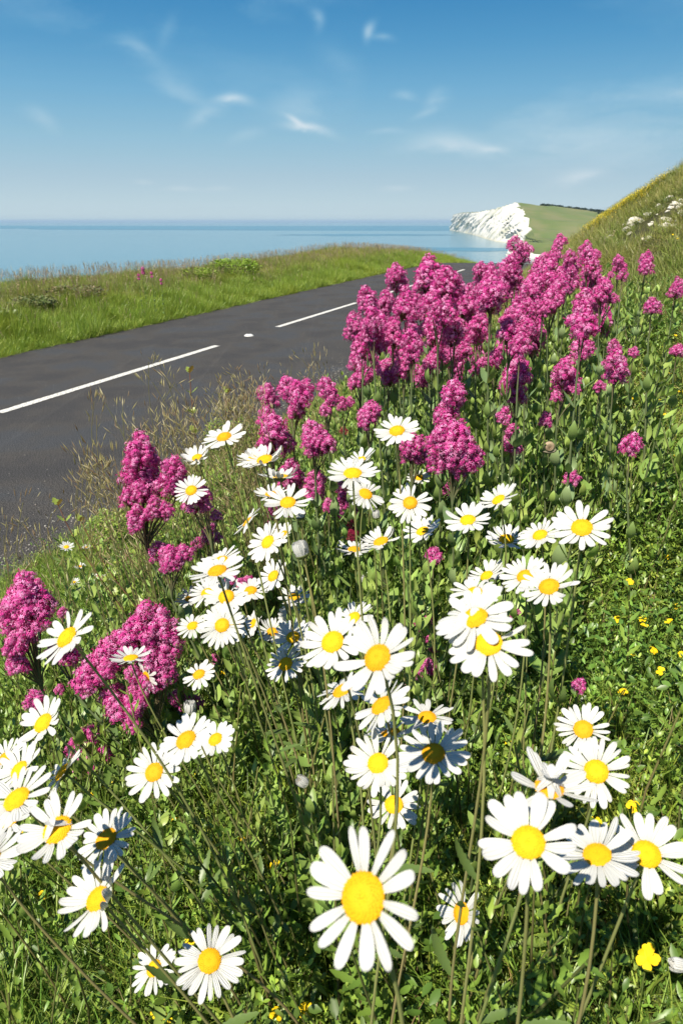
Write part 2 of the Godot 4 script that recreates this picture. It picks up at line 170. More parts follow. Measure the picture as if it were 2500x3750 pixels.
	[0.004,-1.504,[-0.0325,1.3598,-1.4943,0.0252,-0.0222,1.3438,-1.4879,0.0216,-0.0359,1.3161,-1.4719,0.0162,-0.0328,1.3504,-1.5175,0.0148,-0.0214,1.3307,-1.4839,0.0117],"pink valerian spreading at the top of the leafy gap","red valerian on the bank",false],
	[-0.103,-1.541,[-0.1675,1.291,-1.499,0.0276,-0.1515,1.2736,-1.4707,0.0363,-0.1583,1.235,-1.4895,0.0371,-0.1278,1.229,-1.5088,0.0282,-0.1533,1.2797,-1.5123,0.0202,-0.1531,1.2554,-1.4919,0.0229,-0.156,1.2256,-1.4998,0.0203],"tall leaning pink valerian column left of the leafy gap, by the road","red valerian on the bank",false],
	[-0.041,-1.352,[-0.0598,1.2971,-1.3667,0.027,-0.0535,1.2803,-1.3663,0.0322,-0.0596,1.2653,-1.349,0.0202,-0.0269,1.2792,-1.3372,0.0183,-0.0608,1.2868,-1.3391,0.0181,-0.0425,1.2843,-1.3288,0.0159,-0.0397,1.2615,-1.3561,0.0121],"pink valerian dome in the leafy gap, left of the round one","red valerian on the bank",false],
	[0.115,-1.392,[0.0555,1.3466,-1.3427,0.0246,0.049,1.3335,-1.3315,0.0212,0.0705,1.356,-1.3312,0.0114,0.0493,1.3416,-1.3256,0.0141,0.0701,1.3407,-1.3437,0.0102],"round pink valerian alone in the leafy gap above the daisies","red valerian on the bank",false],
	[0.043,-1.636,[0.0022,1.3009,-1.5886,0.0174,0.0214,1.2973,-1.6339,0.0119,0.0192,1.2955,-1.6112,0.0091],"little reddish valerian left of the round one in the gap","red valerian on the bank",false],
	[0.047,-1.635,[0.0063,1.2111,-1.6693,0.0115],"tiny valerian bud cluster under the round one in the gap","red valerian on the bank",true],
	[-0.074,-1.456,[-0.1158,1.1779,-1.4695,0.0242,-0.1034,1.1482,-1.4882,0.0246,-0.1306,1.146,-1.4632,0.0205,-0.1073,1.1607,-1.4703,0.0151,-0.1117,1.1481,-1.4773,0.014],"pink valerian behind the daisies at the left of the upper group","red valerian on the bank",false],
	[-0.006,-1.411,[-0.0563,1.1795,-1.4036,0.025,-0.0608,1.1474,-1.42,0.0273,-0.0545,1.1607,-1.3946,0.016],"pink valerian dome between the two daisy groups, upper middle","red valerian on the bank",false],
	[0.046,-1.635,[0.0066,1.0183,-1.6716,0.0237,0.0195,0.9789,-1.7008,0.0331,0.0025,1.0419,-1.7026,0.0218,-0.0099,0.9983,-1.6447,0.0192,0.0047,0.9948,-1.6967,0.0177,0.0158,1.0191,-1.6738,0.0167,0.0056,1.0034,-1.7132,0.013],"pink valerian under the wide flat central daisy","red valerian on the bank",false],
	[0.076,-1.554,[0.0268,1.0211,-1.4952,0.0188,0.0221,1.0311,-1.4335,0.0151,0.0313,1.0285,-1.4544,0.0104],"dark red valerian in bud below the wide flat central daisy","red valerian on the bank",true],
	[0.203,-1.369,[0.1451,1.2819,-1.3287,0.0265,0.1414,1.2561,-1.3461,0.0219,0.1645,1.2489,-1.3473,0.0186,0.1485,1.2574,-1.3402,0.0151,0.1565,1.2492,-1.3357,0.0125],"pink valerian left lobe beside the big right-centre head","red valerian on the bank",false],
	[0.245,-1.239,[0.2038,1.3369,-1.2317,0.0335,0.1859,1.3187,-1.2215,0.0304,0.2194,1.3188,-1.2113,0.0347,0.2052,1.2909,-1.2218,0.0307,0.1794,1.2785,-1.2218,0.02,0.2394,1.293,-1.2157,0.0305,0.2222,1.265,-1.2245,0.0201,0.2081,1.4064,-1.2512,0.0257,0.2002,1.3708,-1.2621,0.0277,0.1885,1.3543,-1.2557,0.0169,0.1816,1.3202,-1.2341,0.02,0.2235,1.2979,-1.2533,0.0209,0.2175,1.3069,-1.213,0.0202,0.2041,1.2899,-1.2226,0.0157,0.2053,1.2798,-1.2201,0.0157,0.2416,1.2795,-1.2151,0.0157,0.2204,1.3832,-1.293,0.017,0.1973,1.3658,-1.263,0.0139],"biggest pink valerian head right of centre with a domed front","red valerian on the bank",false],
	[0.314,-1.539,[0.2581,1.0911,-1.5753,0.0161],"small loose valerian under the biggest head","red valerian on the bank",false],
	[-0.016,-1.519,[-0.032,1.0637,-1.5301,0.0178],"small pink valerian left of the daisies' middle group","red valerian on the bank",false],
	[-0.143,-1.664,[-0.1785,1.012,-1.6544,0.0235,-0.168,0.9913,-1.6196,0.0274,-0.1797,0.9709,-1.6057,0.021,-0.1776,1.0167,-1.6008,0.0155,-0.1852,0.9804,-1.6,0.0149],"pink valerian hidden behind the broad daisy, upper middle","red valerian on the bank",false],
	[0.195,-1.202,[0.1858,1.079,-1.2316,0.0191],"isolated small pink valerian below the daisies right of centre","red valerian on the bank",false],
	[0.214,-1.698,[0.1769,0.9364,-1.7129,0.0157],"faint pink valerian sprig under the open narrow-petalled daisy","red valerian on the bank",false],
	[0.364,-1.336,[0.3354,1.3294,-1.3766,0.0189],"pink valerian button right of the biggest head, upper","red valerian on the bank",false],
	[0.513,-1.527,[0.4712,1.2755,-1.5353,0.0196],"pink valerian button among grey leaves right of the biggest head","red valerian on the bank",false],
	[0.411,-1.394,[0.3739,1.2515,-1.4483,0.0234,0.3716,1.2803,-1.4357,0.016,0.3815,1.2421,-1.4324,0.0161,0.3755,1.2687,-1.4368,0.0121,0.3794,1.2614,-1.4324,0.0099],"pink valerian lobe touching the right of the biggest head","red valerian on the bank",false],
	[0.528,-1.415,[0.5059,1.1769,-1.4156,0.0194],"lone pink valerian button in the grey-green leaves at right","red valerian on the bank",false],
	[0.588,-1.195,[0.5363,1.3176,-1.2133,0.0227],"flat dark pink valerian plate on a long stem at the far right","red valerian on the bank",false],
	[0.498,-1.473,[0.4552,1.0372,-1.5291,0.0139,0.4749,1.0312,-1.5284,0.0072,0.4682,1.04,-1.5199,0.0065],"red valerian bud head above the upper right daisies","red valerian on the bank",true],
	[0.299,-1.49,[0.2761,0.9793,-1.5219,0.0084],"tiny red valerian bud below the touching daisy pair","red valerian on the bank",true],
	[-0.242,-1.18,[-0.3819,1.2686,-1.1883,0.0301,-0.3722,1.2477,-1.1864,0.0364,-0.3868,1.2366,-1.1514,0.0193,-0.3561,1.262,-1.198,0.0274,-0.3691,1.3209,-1.1953,0.0268,-0.3683,1.3064,-1.1757,0.0325,-0.3529,1.2954,-1.1994,0.0211,-0.307,1.28,-1.1821,0.0254,-0.3075,1.2497,-1.1974,0.029,-0.3219,1.2555,-1.1739,0.021,-0.3685,1.2095,-1.1352,0.0236,-0.373,1.1928,-1.1239,0.0162,-0.3448,1.216,-1.1345,0.0162,-0.3225,1.2095,-1.157,0.0195,-0.372,1.2569,-1.1893,0.0206,-0.3633,1.2492,-1.1497,0.0169,-0.3757,1.2488,-1.1648,0.0143,-0.3574,1.2923,-1.1914,0.0167,-0.3791,1.2932,-1.2147,0.0189,-0.3599,1.2894,-1.2171,0.0171,-0.3263,1.2788,-1.2074,0.0146,-0.3093,1.2611,-1.1869,0.0168,-0.3056,1.2459,-1.177,0.0154,-0.3413,1.2295,-1.1507,0.0138,-0.3814,1.1936,-1.1567,0.0126,-0.3617,1.2034,-1.1365,0.0101,-0.3274,1.2116,-1.1475,0.0111],"tall many-lobed pink valerian standing left against the road","red valerian on the bank",false],
	[-0.143,-1.026,[-0.2475,1.2635,-1.0634,0.0247,-0.2286,1.2813,-1.0544,0.0162,-0.2128,1.2379,-1.066,0.0117,-0.238,1.2608,-1.0825,0.013,-0.2211,1.2647,-1.0443,0.0085],"drooping pink valerian under the daisy on the left","red valerian on the bank",false],
	[-0.211,-1.105,[-0.3429,1.123,-1.1562,0.0246,-0.3147,1.1203,-1.1354,0.0258,-0.2942,1.1254,-1.1513,0.0184,-0.3305,1.0994,-1.144,0.0154,-0.3238,1.1224,-1.1476,0.0157,-0.3011,1.1266,-1.1391,0.0137,-0.303,1.1156,-1.1355,0.0104],"flat layered pink valerian low under the tall left one","red valerian on the bank",false],
	[-0.184,-1.388,[-0.286,1.0758,-1.35,0.0213,-0.3195,1.0409,-1.3674,0.0163,-0.2666,1.0717,-1.3346,0.0123,-0.2911,1.0648,-1.3371,0.0115,-0.2932,1.0471,-1.375,0.009],"shaded pink valerian right of the flat layered one","red valerian on the bank",false],
	[-0.403,-0.971,[-0.5319,1.1264,-1.0131,0.0304,-0.5326,1.1159,-0.9946,0.0355,-0.5145,1.1022,-1.0023,0.0331,-0.5457,1.1047,-0.9779,0.0257,-0.5065,1.0967,-0.9616,0.0294,-0.5643,1.0682,-0.9923,0.0208,-0.5336,1.0589,-0.9545,0.0229,-0.5276,1.0631,-0.9667,0.0204,-0.5447,1.0491,-0.9462,0.0161,-0.5418,1.0152,-0.9547,0.0205,-0.4658,1.098,-0.9839,0.0095,-0.5253,1.124,-0.9817,0.0201,-0.527,1.1136,-0.9694,0.0208,-0.5321,1.1042,-0.9802,0.0181,-0.5401,1.0884,-0.9957,0.0175,-0.5155,1.0925,-0.9661,0.0154,-0.5359,1.0656,-0.9584,0.0134,-0.5382,1.0453,-0.9691,0.0136,-0.5528,1.0486,-0.9713,0.0115,-0.5534,1.0225,-0.9686,0.0116],"pink valerian dome cut by the left edge below the road","red valerian on the bank",false],
	[-0.328,-0.98,[-0.4752,1.0103,-0.9934,0.0212,-0.5133,0.994,-1.0216,0.016,-0.4691,0.9914,-1.0063,0.0129,-0.5109,0.9818,-1.024,0.0118,-0.505,0.9851,-1.0282,0.0091],"pink valerian behind the big tilted daisy at left","red valerian on the bank",false],
	[-0.212,-1.022,[-0.3294,1.066,-1.0106,0.0324,-0.3091,1.0483,-1.0085,0.0325,-0.3491,1.0448,-0.9944,0.0336,-0.3829,1.0298,-0.993,0.0281,-0.294,1.0205,-1.002,0.0241,-0.3264,1.0112,-0.9967,0.0326,-0.4067,0.9943,-1.0022,0.0315,-0.4372,0.9689,-1.0006,0.0317,-0.4395,0.9633,-0.9723,0.0268,-0.4221,0.9765,-1.0086,0.026,-0.3213,0.9691,-0.9913,0.0315,-0.3011,0.988,-0.9834,0.0184,-0.3342,0.9628,-0.9644,0.0211,-0.4059,0.9244,-0.9879,0.0246,-0.3902,0.9133,-0.9677,0.0272,-0.3538,0.9399,-0.9472,0.0223,-0.352,0.9327,-0.9774,0.0158,-0.3613,0.8957,-0.9458,0.0184,-0.3257,1.0428,-1.0107,0.0202,-0.3292,1.0343,-1.0249,0.0209,-0.3655,1.0407,-0.9995,0.0192,-0.3512,1.0218,-0.9938,0.0162,-0.3066,1.0059,-1.0011,0.0177,-0.3637,0.9959,-1.0157,0.0202,-0.4039,0.9898,-0.9708,0.0191,-0.4374,0.9562,-0.9952,0.0183,-0.4379,0.971,-0.9956,0.0165,-0.3594,0.9819,-0.9721,0.0174,-0.3248,0.9657,-0.9903,0.0155,-0.3152,0.9648,-0.9878,0.0124,-0.3645,0.9415,-0.9825,0.0142,-0.3984,0.9241,-0.9661,0.0159,-0.3615,0.9249,-0.9549,0.0153,-0.3639,0.9247,-0.9646,0.0119,-0.3515,0.9196,-0.9487,0.0105],"great dome-shaped pink valerian head at the lower left","red valerian on the bank",false],
	[-0.27,-1.129,[-0.309,0.8403,-1.0855,0.0239,-0.2897,0.8255,-1.0898,0.0193,-0.3204,0.8535,-1.0735,0.0158,-0.3072,0.8376,-1.0839,0.0133,-0.306,0.8446,-1.0743,0.0108],"purple shaded valerian right of the great dome","red valerian on the bank",false],
	[-0.45,-1.04,[-0.5008,0.7808,-1.0385,0.0236,-0.473,0.7989,-1.0353,0.0171,-0.5285,0.7412,-1.0567,0.0193,-0.4985,0.7345,-1.0298,0.0206,-0.4608,0.7455,-1.0307,0.0237,-0.4639,0.7266,-1.0134,0.0157,-0.5084,0.7194,-1.0169,0.0126,-0.4797,0.7761,-1.0409,0.0127,-0.4921,0.777,-1.0408,0.0112,-0.5125,0.7537,-1.0295,0.0122,-0.4869,0.7324,-1.0369,0.0138,-0.4846,0.7123,-1.0455,0.0125,-0.4851,0.715,-1.0174,0.0088],"purple valerian in shade behind the edge-on daisy","red valerian on the bank",false],
	[-0.524,-1.105,[-0.6103,0.82,-1.1086,0.0212,-0.6061,0.8411,-1.0703,0.0126,-0.5594,0.8448,-1.1087,0.0113,-0.5946,0.8356,-1.0751,0.0103],"pale pink valerian low in the grass at the left","red valerian on the bank",false],
	[-0.686,-1.201,[-0.7221,0.6615,-1.1493,0.014],"bit of pink valerian behind the crowded left daisies","red valerian on the bank",false],
	[-0.199,-1.199,[-0.2757,0.8211,-1.2452,0.0125],"pink valerian sprig behind stems right of the great dome","red valerian on the bank",false],
	[0.191,-1.088,[0.1616,0.9742,-1.1456,0.0208,0.1565,0.9493,-1.1448,0.0209,0.1778,0.9609,-1.1217,0.0174,0.1562,0.9743,-1.131,0.0127,0.1769,0.9408,-1.1514,0.0121],"pink valerian peeping out right of the largest centre daisy","red valerian on the bank",false],
	[0.211,-0.995,[0.1664,0.9901,-1.0418,0.0133],"dark pink valerian under the one beside the largest centre daisy","red valerian on the bank",false],
	[0.141,-0.965,[0.1459,0.9999,-0.967,0.0167,0.1214,0.9804,-0.954,0.018,0.1376,0.9649,-0.9856,0.0111],"lower pink valerian pair of tufts right of the largest centre daisy","red valerian on the bank",false],
	[0.377,-0.862,[0.3511,1.0683,-0.8282,0.0118],"dull purple valerian on the turf at the right, under the leaves","red valerian on the bank",false],
	[0.327,-1.02,[0.3236,1.0376,-1.0799,0.0087,0.3148,1.0247,-1.0926,0.0061,0.3193,1.0374,-1.079,0.0045],"crimson valerian sprig behind the bright daisy heap","red valerian on the bank",false],
	[-0.096,-1.203,[-0.2268,1.0437,-1.2033,0.0195,-0.1863,1.0341,-1.2015,0.0147,-0.1996,1.0431,-1.1842,0.0105],"pink valerian behind the middle band's left daisies","red valerian on the bank",false],
	[0.65,-2.438,[0.6013,1.3184,-2.4338,0.0308,0.5922,1.2938,-2.3356,0.0297,0.6193,1.2952,-2.4109,0.0204,0.5589,1.2988,-2.3524,0.0302,0.586,1.3091,-2.37,0.0186,0.5958,1.3013,-2.3634,0.0155,0.6022,1.2887,-2.426,0.016],"pink valerian packed in among others inside the large drift beside the road","packed valerian inside the drift",false],
	[0.955,-3.309,[0.9195,1.3554,-3.276,0.0325,0.8934,1.2834,-3.277,0.0288,0.9476,1.3235,-3.3222,0.0267,0.8783,1.3322,-3.2117,0.0186,0.9001,1.3009,-3.2358,0.0169],"pink valerian packed in among others inside the large drift beside the road","packed valerian inside the drift",false],
	[0.349,-2.437,[0.3168,1.2212,-2.4941,0.0293,0.3349,1.1858,-2.5463,0.0345,0.2956,1.1536,-2.4921,0.0261,0.2862,1.1729,-2.5455,0.0341,0.3287,1.1884,-2.5669,0.0201,0.3028,1.1635,-2.5141,0.0187,0.279,1.1716,-2.4563,0.0182],"pink valerian packed in among others inside the large drift beside the road","packed valerian inside the drift",false],
	[0.46,-2.86,[0.3966,1.2267,-2.8038,0.0332,0.4044,1.2024,-2.7352,0.0271,0.415,1.1965,-2.7212,0.0271,0.3889,1.1801,-2.7379,0.0235,0.4115,1.1995,-2.8079,0.019,0.4223,1.1743,-2.8123,0.0173,0.4238,1.1704,-2.8014,0.0161],"pink valerian packed in among others inside the large drift beside the road","packed valerian inside the drift",false],
	[0.133,-2.524,[0.0693,1.3085,-2.4768,0.0318,0.0748,1.2646,-2.5193,0.0258,0.0589,1.2777,-2.562,0.0183],"pink valerian packed in among others inside the large drift beside the road","packed valerian inside the drift",false],
	[0.541,-2.541,[0.4778,1.3079,-2.589,0.0308,0.4426,1.2854,-2.5525,0.032,0.4594,1.296,-2.5378,0.0193],"pink valerian packed in among others inside the large drift beside the road","packed valerian inside the drift",false],
	[0.587,-2.67,[0.5674,1.2083,-2.7186,0.0286,0.5337,1.1526,-2.6952,0.034,0.5979,1.1919,-2.7088,0.0362,0.5661,1.1682,-2.7522,0.0197,0.5606,1.1637,-2.7517,0.0222],"pink valerian packed in among others inside the large drift beside the road","packed valerian inside the drift",false],
	[0.399,-2.421,[0.3415,1.3742,-2.3906,0.0312,0.3302,1.3221,-2.4102,0.0209,0.3639,1.3385,-2.4361,0.0301,0.3172,1.3421,-2.3691,0.016,0.3396,1.3364,-2.3592,0.0154],"pink valerian packed in among others inside the large drift beside the road","packed valerian inside the drift",false],
	[0.737,-2.652,[0.724,1.4626,-2.6288,0.0291,0.6808,1.4016,-2.5755,0.0279,0.7117,1.4384,-2.6006,0.0288,0.7346,1.4313,-2.5587,0.0261,0.6936,1.4287,-2.6096,0.0177,0.6975,1.4179,-2.6251,0.0178,0.7325,1.4331,-2.6357,0.0174],"pink valerian packed in among others inside the large drift beside the road","packed valerian inside the drift",false],
	[0.681,-3.289,[0.6643,1.1312,-3.3041,0.033,0.6809,1.0956,-3.3415,0.0436,0.6501,1.1067,-3.2657,0.0335,0.6187,1.0849,-3.2873,0.0297,0.641,1.1275,-3.2285,0.0231,0.6673,1.0991,-3.278,0.0237,0.6326,1.0819,-3.2863,0.0197],"pink valerian packed in among others inside the large drift beside the road","packed valerian inside the drift",false],
	[0.704,-2.888,[0.6815,1.5006,-2.8686,0.0319,0.699,1.4678,-2.8593,0.0267,0.685,1.4336,-2.8669,0.0245,0.6922,1.4778,-2.9189,0.0185,0.699,1.4471,-2.8796,0.016],"pink valerian packed in among others inside the large drift beside the road","packed valerian inside the drift",false],
	[0.545,-2.472,[0.5176,1.522,-2.5071,0.032,0.4868,1.488,-2.4589,0.026,0.5336,1.4796,-2.5503,0.0211,0.4939,1.5091,-2.4725,0.0179,0.5052,1.4849,-2.4694,0.0144],"pink valerian packed in among others inside the large drift beside the road","packed valerian inside the drift",false],
	[0.507,-3.049,[0.4594,1.2883,-3.1031,0.0293,0.4477,1.2272,-3.0877,0.0298,0.4595,1.2232,-3.086,0.0365,0.4752,1.2422,-3.1544,0.0187,0.4539,1.2077,-3.1438,0.0209],"pink valerian packed in among others inside the large drift beside the road","packed valerian inside the drift",false],
	[0.647,-2.87,[0.6047,1.4682,-2.8426,0.0335,0.5844,1.4268,-2.8145,0.0323,0.5728,1.4469,-2.7365,0.0267,0.5988,1.4418,-2.8076,0.0202,0.5701,1.4265,-2.7786,0.0183],"pink valerian packed in among others inside the large drift beside the road","packed valerian inside the drift",false],
	[0.534,-2.833,[0.4854,1.1721,-2.8437,0.029,0.4685,1.1503,-2.7551,0.0279,0.4409,1.1166,-2.7378,0.0258,0.4621,1.1213,-2.7518,0.0272,0.4902,1.1472,-2.8297,0.0178,0.4801,1.1116,-2.8548,0.0173,0.4651,1.1126,-2.7923,0.0167],"pink valerian packed in among others inside the large drift beside the road","packed valerian inside the drift",false],
	[0.753,-2.609,[0.6917,1.4159,-2.6682,0.0311,0.7065,1.3464,-2.6926,0.026,0.7125,1.3486,-2.7055,0.0257,0.7292,1.393,-2.6459,0.0294,0.7002,1.3751,-2.6413,0.0175,0.7064,1.353,-2.6575,0.0158,0.72,1.3591,-2.7076,0.0173],"pink valerian packed in among others inside the large drift beside the road","packed valerian inside the drift",false],
	[0.299,-3.04,[0.2629,1.2107,-3.0673,0.0311,0.2152,1.174,-2.9982,0.0283,0.2167,1.1934,-3.0121,0.0298,0.2304,1.1864,-3.031,0.0255,0.2291,1.1942,-2.9909,0.0182,0.2292,1.1759,-3.0468,0.0183,0.225,1.1939,-3.0088,0.0171],"pink valerian packed in among others inside the large drift beside the road","packed valerian inside the drift",false],
	[0.498,-2.816,[0.4494,1.3099,-2.8592,0.0335,0.4676,1.2746,-2.8363,0.0284,0.4559,1.2927,-2.7961,0.0188],"pink valerian packed in among others inside the large drift beside the road","packed valerian inside the drift",false],
	[0.699,-2.372,[0.6472,1.3945,-2.4164,0.0318,0.6592,1.3753,-2.4218,0.0265,0.6411,1.3508,-2.4217,0.0319,0.6712,1.3616,-2.4029,0.0298,0.6412,1.3786,-2.4228,0.0181,0.6481,1.3635,-2.4109,0.018,0.6267,1.3665,-2.3455,0.0186],"pink valerian packed in among others inside the large drift beside the road","packed valerian inside the drift",false],
	[0.566,-2.16,[0.5117,1.4186,-2.1813,0.0287,0.5126,1.3957,-2.1432,0.0275,0.5168,1.4092,-2.1529,0.0173],"pink valerian packed in among others inside the large drift beside the road","packed valerian inside the drift",false],
	[0.213,-2.574,[0.1486,1.371,-2.5445,0.03,0.1356,1.3112,-2.5352,0.0283,0.1353,1.3261,-2.609,0.0186],"pink valerian packed in among others inside the large drift beside the road","packed valerian inside the drift",false],
	[1.153,-2.918,[1.1003,1.349,-2.9705,0.0332,1.1023,1.2723,-2.9751,0.0385,1.0892,1.3249,-2.9043,0.0384,1.0884,1.3131,-2.9223,0.0285,1.0791,1.3242,-2.8917,0.0216,1.0841,1.3029,-2.9081,0.0236,1.0765,1.3159,-2.9209,0.0208],"pink valerian packed in among others inside the large drift beside the road","packed valerian inside the drift",false],
	[0.571,-2.657,[0.5037,1.474,-2.6015,0.0287,0.5157,1.4124,-2.5717,0.0239,0.5109,1.4363,-2.6323,0.0166],"pink valerian packed in among others inside the large drift beside the road","packed valerian inside the drift",false],
	[0.205,-2.798,[0.1875,1.4163,-2.7603,0.0307,0.1709,1.3463,-2.7731,0.0338,0.164,1.3909,-2.716,0.024,0.2264,1.3895,-2.7157,0.0304,0.1763,1.3787,-2.7622,0.0199,0.1698,1.3701,-2.7041,0.0176,0.2057,1.3886,-2.7582,0.0171],"pink valerian packed in among others inside the large drift beside the road","packed valerian inside the drift",false],
	[0.69,-2.537,[0.6559,1.3493,-2.5939,0.032,0.6168,1.329,-2.5849,0.0248,0.6317,1.3313,-2.588,0.0176],"pink valerian packed in among others inside the large drift beside the road","packed valerian inside the drift",false],
	[0.856,-3.456,[0.8442,1.1621,-3.4672,0.0329,0.8413,1.0831,-3.4881,0.0397,0.7975,1.1233,-3.468,0.0368,0.8219,1.1342,-3.377,0.0219,0.8022,1.1055,-3.4758,0.0237],"pink valerian packed in among others inside the large drift beside the road","packed valerian inside the drift",false],
	[1.152,-3.334,[1.122,1.2831,-3.3038,0.0308,1.1362,1.2189,-3.2903,0.0433,1.1368,1.21,-3.2711,0.0412,1.1093,1.2597,-3.2677,0.0228,1.1329,1.2173,-3.2365,0.0259],"pink valerian packed in among others inside the large drift beside the road","packed valerian inside the drift",false],
	[0.727,-2.453,[0.6664,1.3193,-2.4833,0.0324,0.6863,1.306,-2.4551,0.031,0.6845,1.2828,-2.4789,0.0241,0.6626,1.3083,-2.4419,0.0195,0.6638,1.2982,-2.4033,0.0167],"pink valerian packed in among others inside the large drift beside the road","packed valerian inside the drift",false],
	[0.908,-2.554,[0.8847,1.5289,-2.6074,0.0285,0.933,1.4623,-2.6307,0.0282,0.9028,1.4825,-2.6608,0.0217,0.9021,1.5022,-2.5931,0.0216,0.8969,1.4912,-2.5628,0.0172,0.8903,1.4773,-2.5725,0.0151,0.9063,1.486,-2.6285,0.0135],"pink valerian packed in among others inside the large drift beside the road","packed valerian inside the drift",false],
	[1.069,-2.948,[1.0526,1.4213,-2.9695,0.0323,1.1229,1.3577,-3.0127,0.0249,1.062,1.3839,-2.9517,0.0176],"pink valerian packed in among others inside the large drift beside the road","packed valerian inside the drift",false],
	[0.269,-2.394,[0.2359,1.3625,-2.3812,0.0314,0.2599,1.311,-2.3084,0.0276,0.2294,1.3441,-2.3527,0.0215,0.2558,1.3501,-2.3505,0.0218,0.2427,1.3254,-2.3469,0.0183,0.2548,1.3264,-2.3441,0.0153,0.2413,1.3462,-2.3402,0.0134],"pink valerian packed in among others inside the large drift beside the road","packed valerian inside the drift",false],
	[0.745,-2.821,[0.7356,1.256,-2.8211,0.0297,0.7523,1.1923,-2.8347,0.0367,0.7138,1.2092,-2.8466,0.0282,0.7676,1.1981,-2.8901,0.0383,0.7587,1.221,-2.829,0.0206,0.7331,1.1899,-2.8952,0.0205,0.7527,1.1951,-2.8849,0.0207],"pink valerian packed in among others inside the large drift beside the road","packed valerian inside the drift",false],
	[0.168,-3.389,[0.1339,1.1969,-3.3588,0.0335,0.1492,1.1716,-3.2675,0.0431,0.1347,1.1811,-3.2383,0.0276,0.106,1.1238,-3.3249,0.0324,0.1451,1.17,-3.3668,0.0242,0.1612,1.1685,-3.322,0.0223,0.1313,1.1498,-3.331,0.0188],"pink valerian packed in among others inside the large drift beside the road","packed valerian inside the drift",false],
	[0.56,-2.903,[0.5338,1.3986,-2.9474,0.0286,0.5502,1.3767,-2.9514,0.0339,0.5454,1.3811,-2.9402,0.0193],"pink valerian packed in among others inside the large drift beside the road","packed valerian inside the drift",false],
	[0.195,-2.896,[0.184,1.3193,-2.8485,0.0293,0.1836,1.2827,-2.8555,0.0352,0.143,1.2611,-2.8389,0.024,0.1714,1.3024,-2.8796,0.0202,0.1517,1.2659,-2.8278,0.0182],"pink valerian packed in among others inside the large drift beside the road","packed valerian inside the drift",false],
	[0.883,-2.83,[0.8688,1.5159,-2.8248,0.0325,0.8968,1.4856,-2.8098,0.0356,0.8755,1.4611,-2.7661,0.0273,0.8609,1.5087,-2.7577,0.0207,0.8656,1.478,-2.7437,0.0192],"pink valerian packed in among others inside the large drift beside the road","packed valerian inside the drift",false],
	[0.426,-2.478,[0.3626,1.4812,-2.4782,0.0288,0.3655,1.4387,-2.4711,0.0271,0.384,1.4471,-2.4849,0.0211,0.3495,1.4601,-2.4407,0.0171,0.3735,1.4483,-2.4163,0.0146],"pink valerian packed in among others inside the large drift beside the road","packed valerian inside the drift",false],
	[0.944,-2.739,[0.9177,1.385,-2.7091,0.0333,0.9159,1.353,-2.709,0.0352,0.8899,1.3701,-2.6482,0.0208],"pink valerian packed in among others inside the large drift beside the road","packed valerian inside the drift",false],
	[0.41,-2.921,[0.3951,1.3689,-2.9208,0.0292,0.3759,1.3203,-2.9973,0.0302,0.4321,1.3424,-2.929,0.0275,0.3844,1.3352,-2.9835,0.0285,0.3746,1.3517,-2.9184,0.0182,0.4088,1.3335,-2.907,0.0176,0.4023,1.3371,-3.0012,0.0176],"pink valerian packed in among others inside the large drift beside the road","packed valerian inside the drift",false],
	[0.784,-2.223,[0.7726,1.4802,-2.2141,0.0286,0.7399,1.449,-2.2002,0.0274,0.7536,1.4332,-2.2076,0.0215,0.7784,1.4554,-2.2301,0.0294,0.7527,1.4659,-2.1944,0.0173,0.7651,1.4294,-2.2344,0.0154,0.7529,1.4472,-2.1972,0.0156],"pink valerian packed in among others inside the large drift beside the road","packed valerian inside the drift",false],
	[0.73,-2.419,[0.6779,1.381,-2.4413,0.0292,0.6743,1.319,-2.4298,0.0245,0.6773,1.3381,-2.4762,0.0238,0.711,1.3253,-2.475,0.0223,0.6901,1.3457,-2.4838,0.017,0.6731,1.3314,-2.4096,0.0147,0.6978,1.3306,-2.4873,0.0144],"pink valerian packed in among others inside the large drift beside the road","packed valerian inside the drift",false],
	[0.612,-2.236,[0.5692,1.4533,-2.2722,0.0298,0.5581,1.4253,-2.2248,0.0259,0.5567,1.4346,-2.2147,0.017],"pink valerian packed in among others inside the large drift beside the road","packed valerian inside the drift",false],
	[0.085,-2.303,[0.0738,1.3036,-2.3089,0.0298,0.0642,1.2779,-2.3504,0.0203,0.1059,1.2558,-2.3605,0.0314,0.0428,1.2644,-2.3827,0.0203,0.0748,1.2802,-2.3464,0.0157,0.082,1.2598,-2.3769,0.0162,0.0648,1.2669,-2.3119,0.0156],"pink valerian packed in among others inside the large drift beside the road","packed valerian inside the drift",false],
	[0.584,-3.374,[0.5546,1.3962,-3.3839,0.0316,0.6049,1.3635,-3.392,0.0393,0.5791,1.3765,-3.4124,0.0221],"pink valerian packed in among others inside the large drift beside the road","packed valerian inside the drift",false],
	[0.17,-3.014,[0.1589,1.103,-3.0482,0.0311,0.1927,1.076,-3.0211,0.0254,0.1817,1.0767,-3.0667,0.0177],"pink valerian packed in among others inside the large drift beside the road","packed valerian inside the drift",false],
	[0.622,-2.882,[0.57,1.3198,-2.9204,0.0316,0.5414,1.3,-2.9392,0.0355,0.5882,1.2522,-2.8973,0.039,0.59,1.2856,-2.9869,0.0318,0.5465,1.3118,-2.9358,0.0208,0.5753,1.2703,-2.9407,0.0233,0.5838,1.2736,-2.9472,0.022],"pink valerian packed in among others inside the large drift beside the road","packed valerian inside the drift",false],
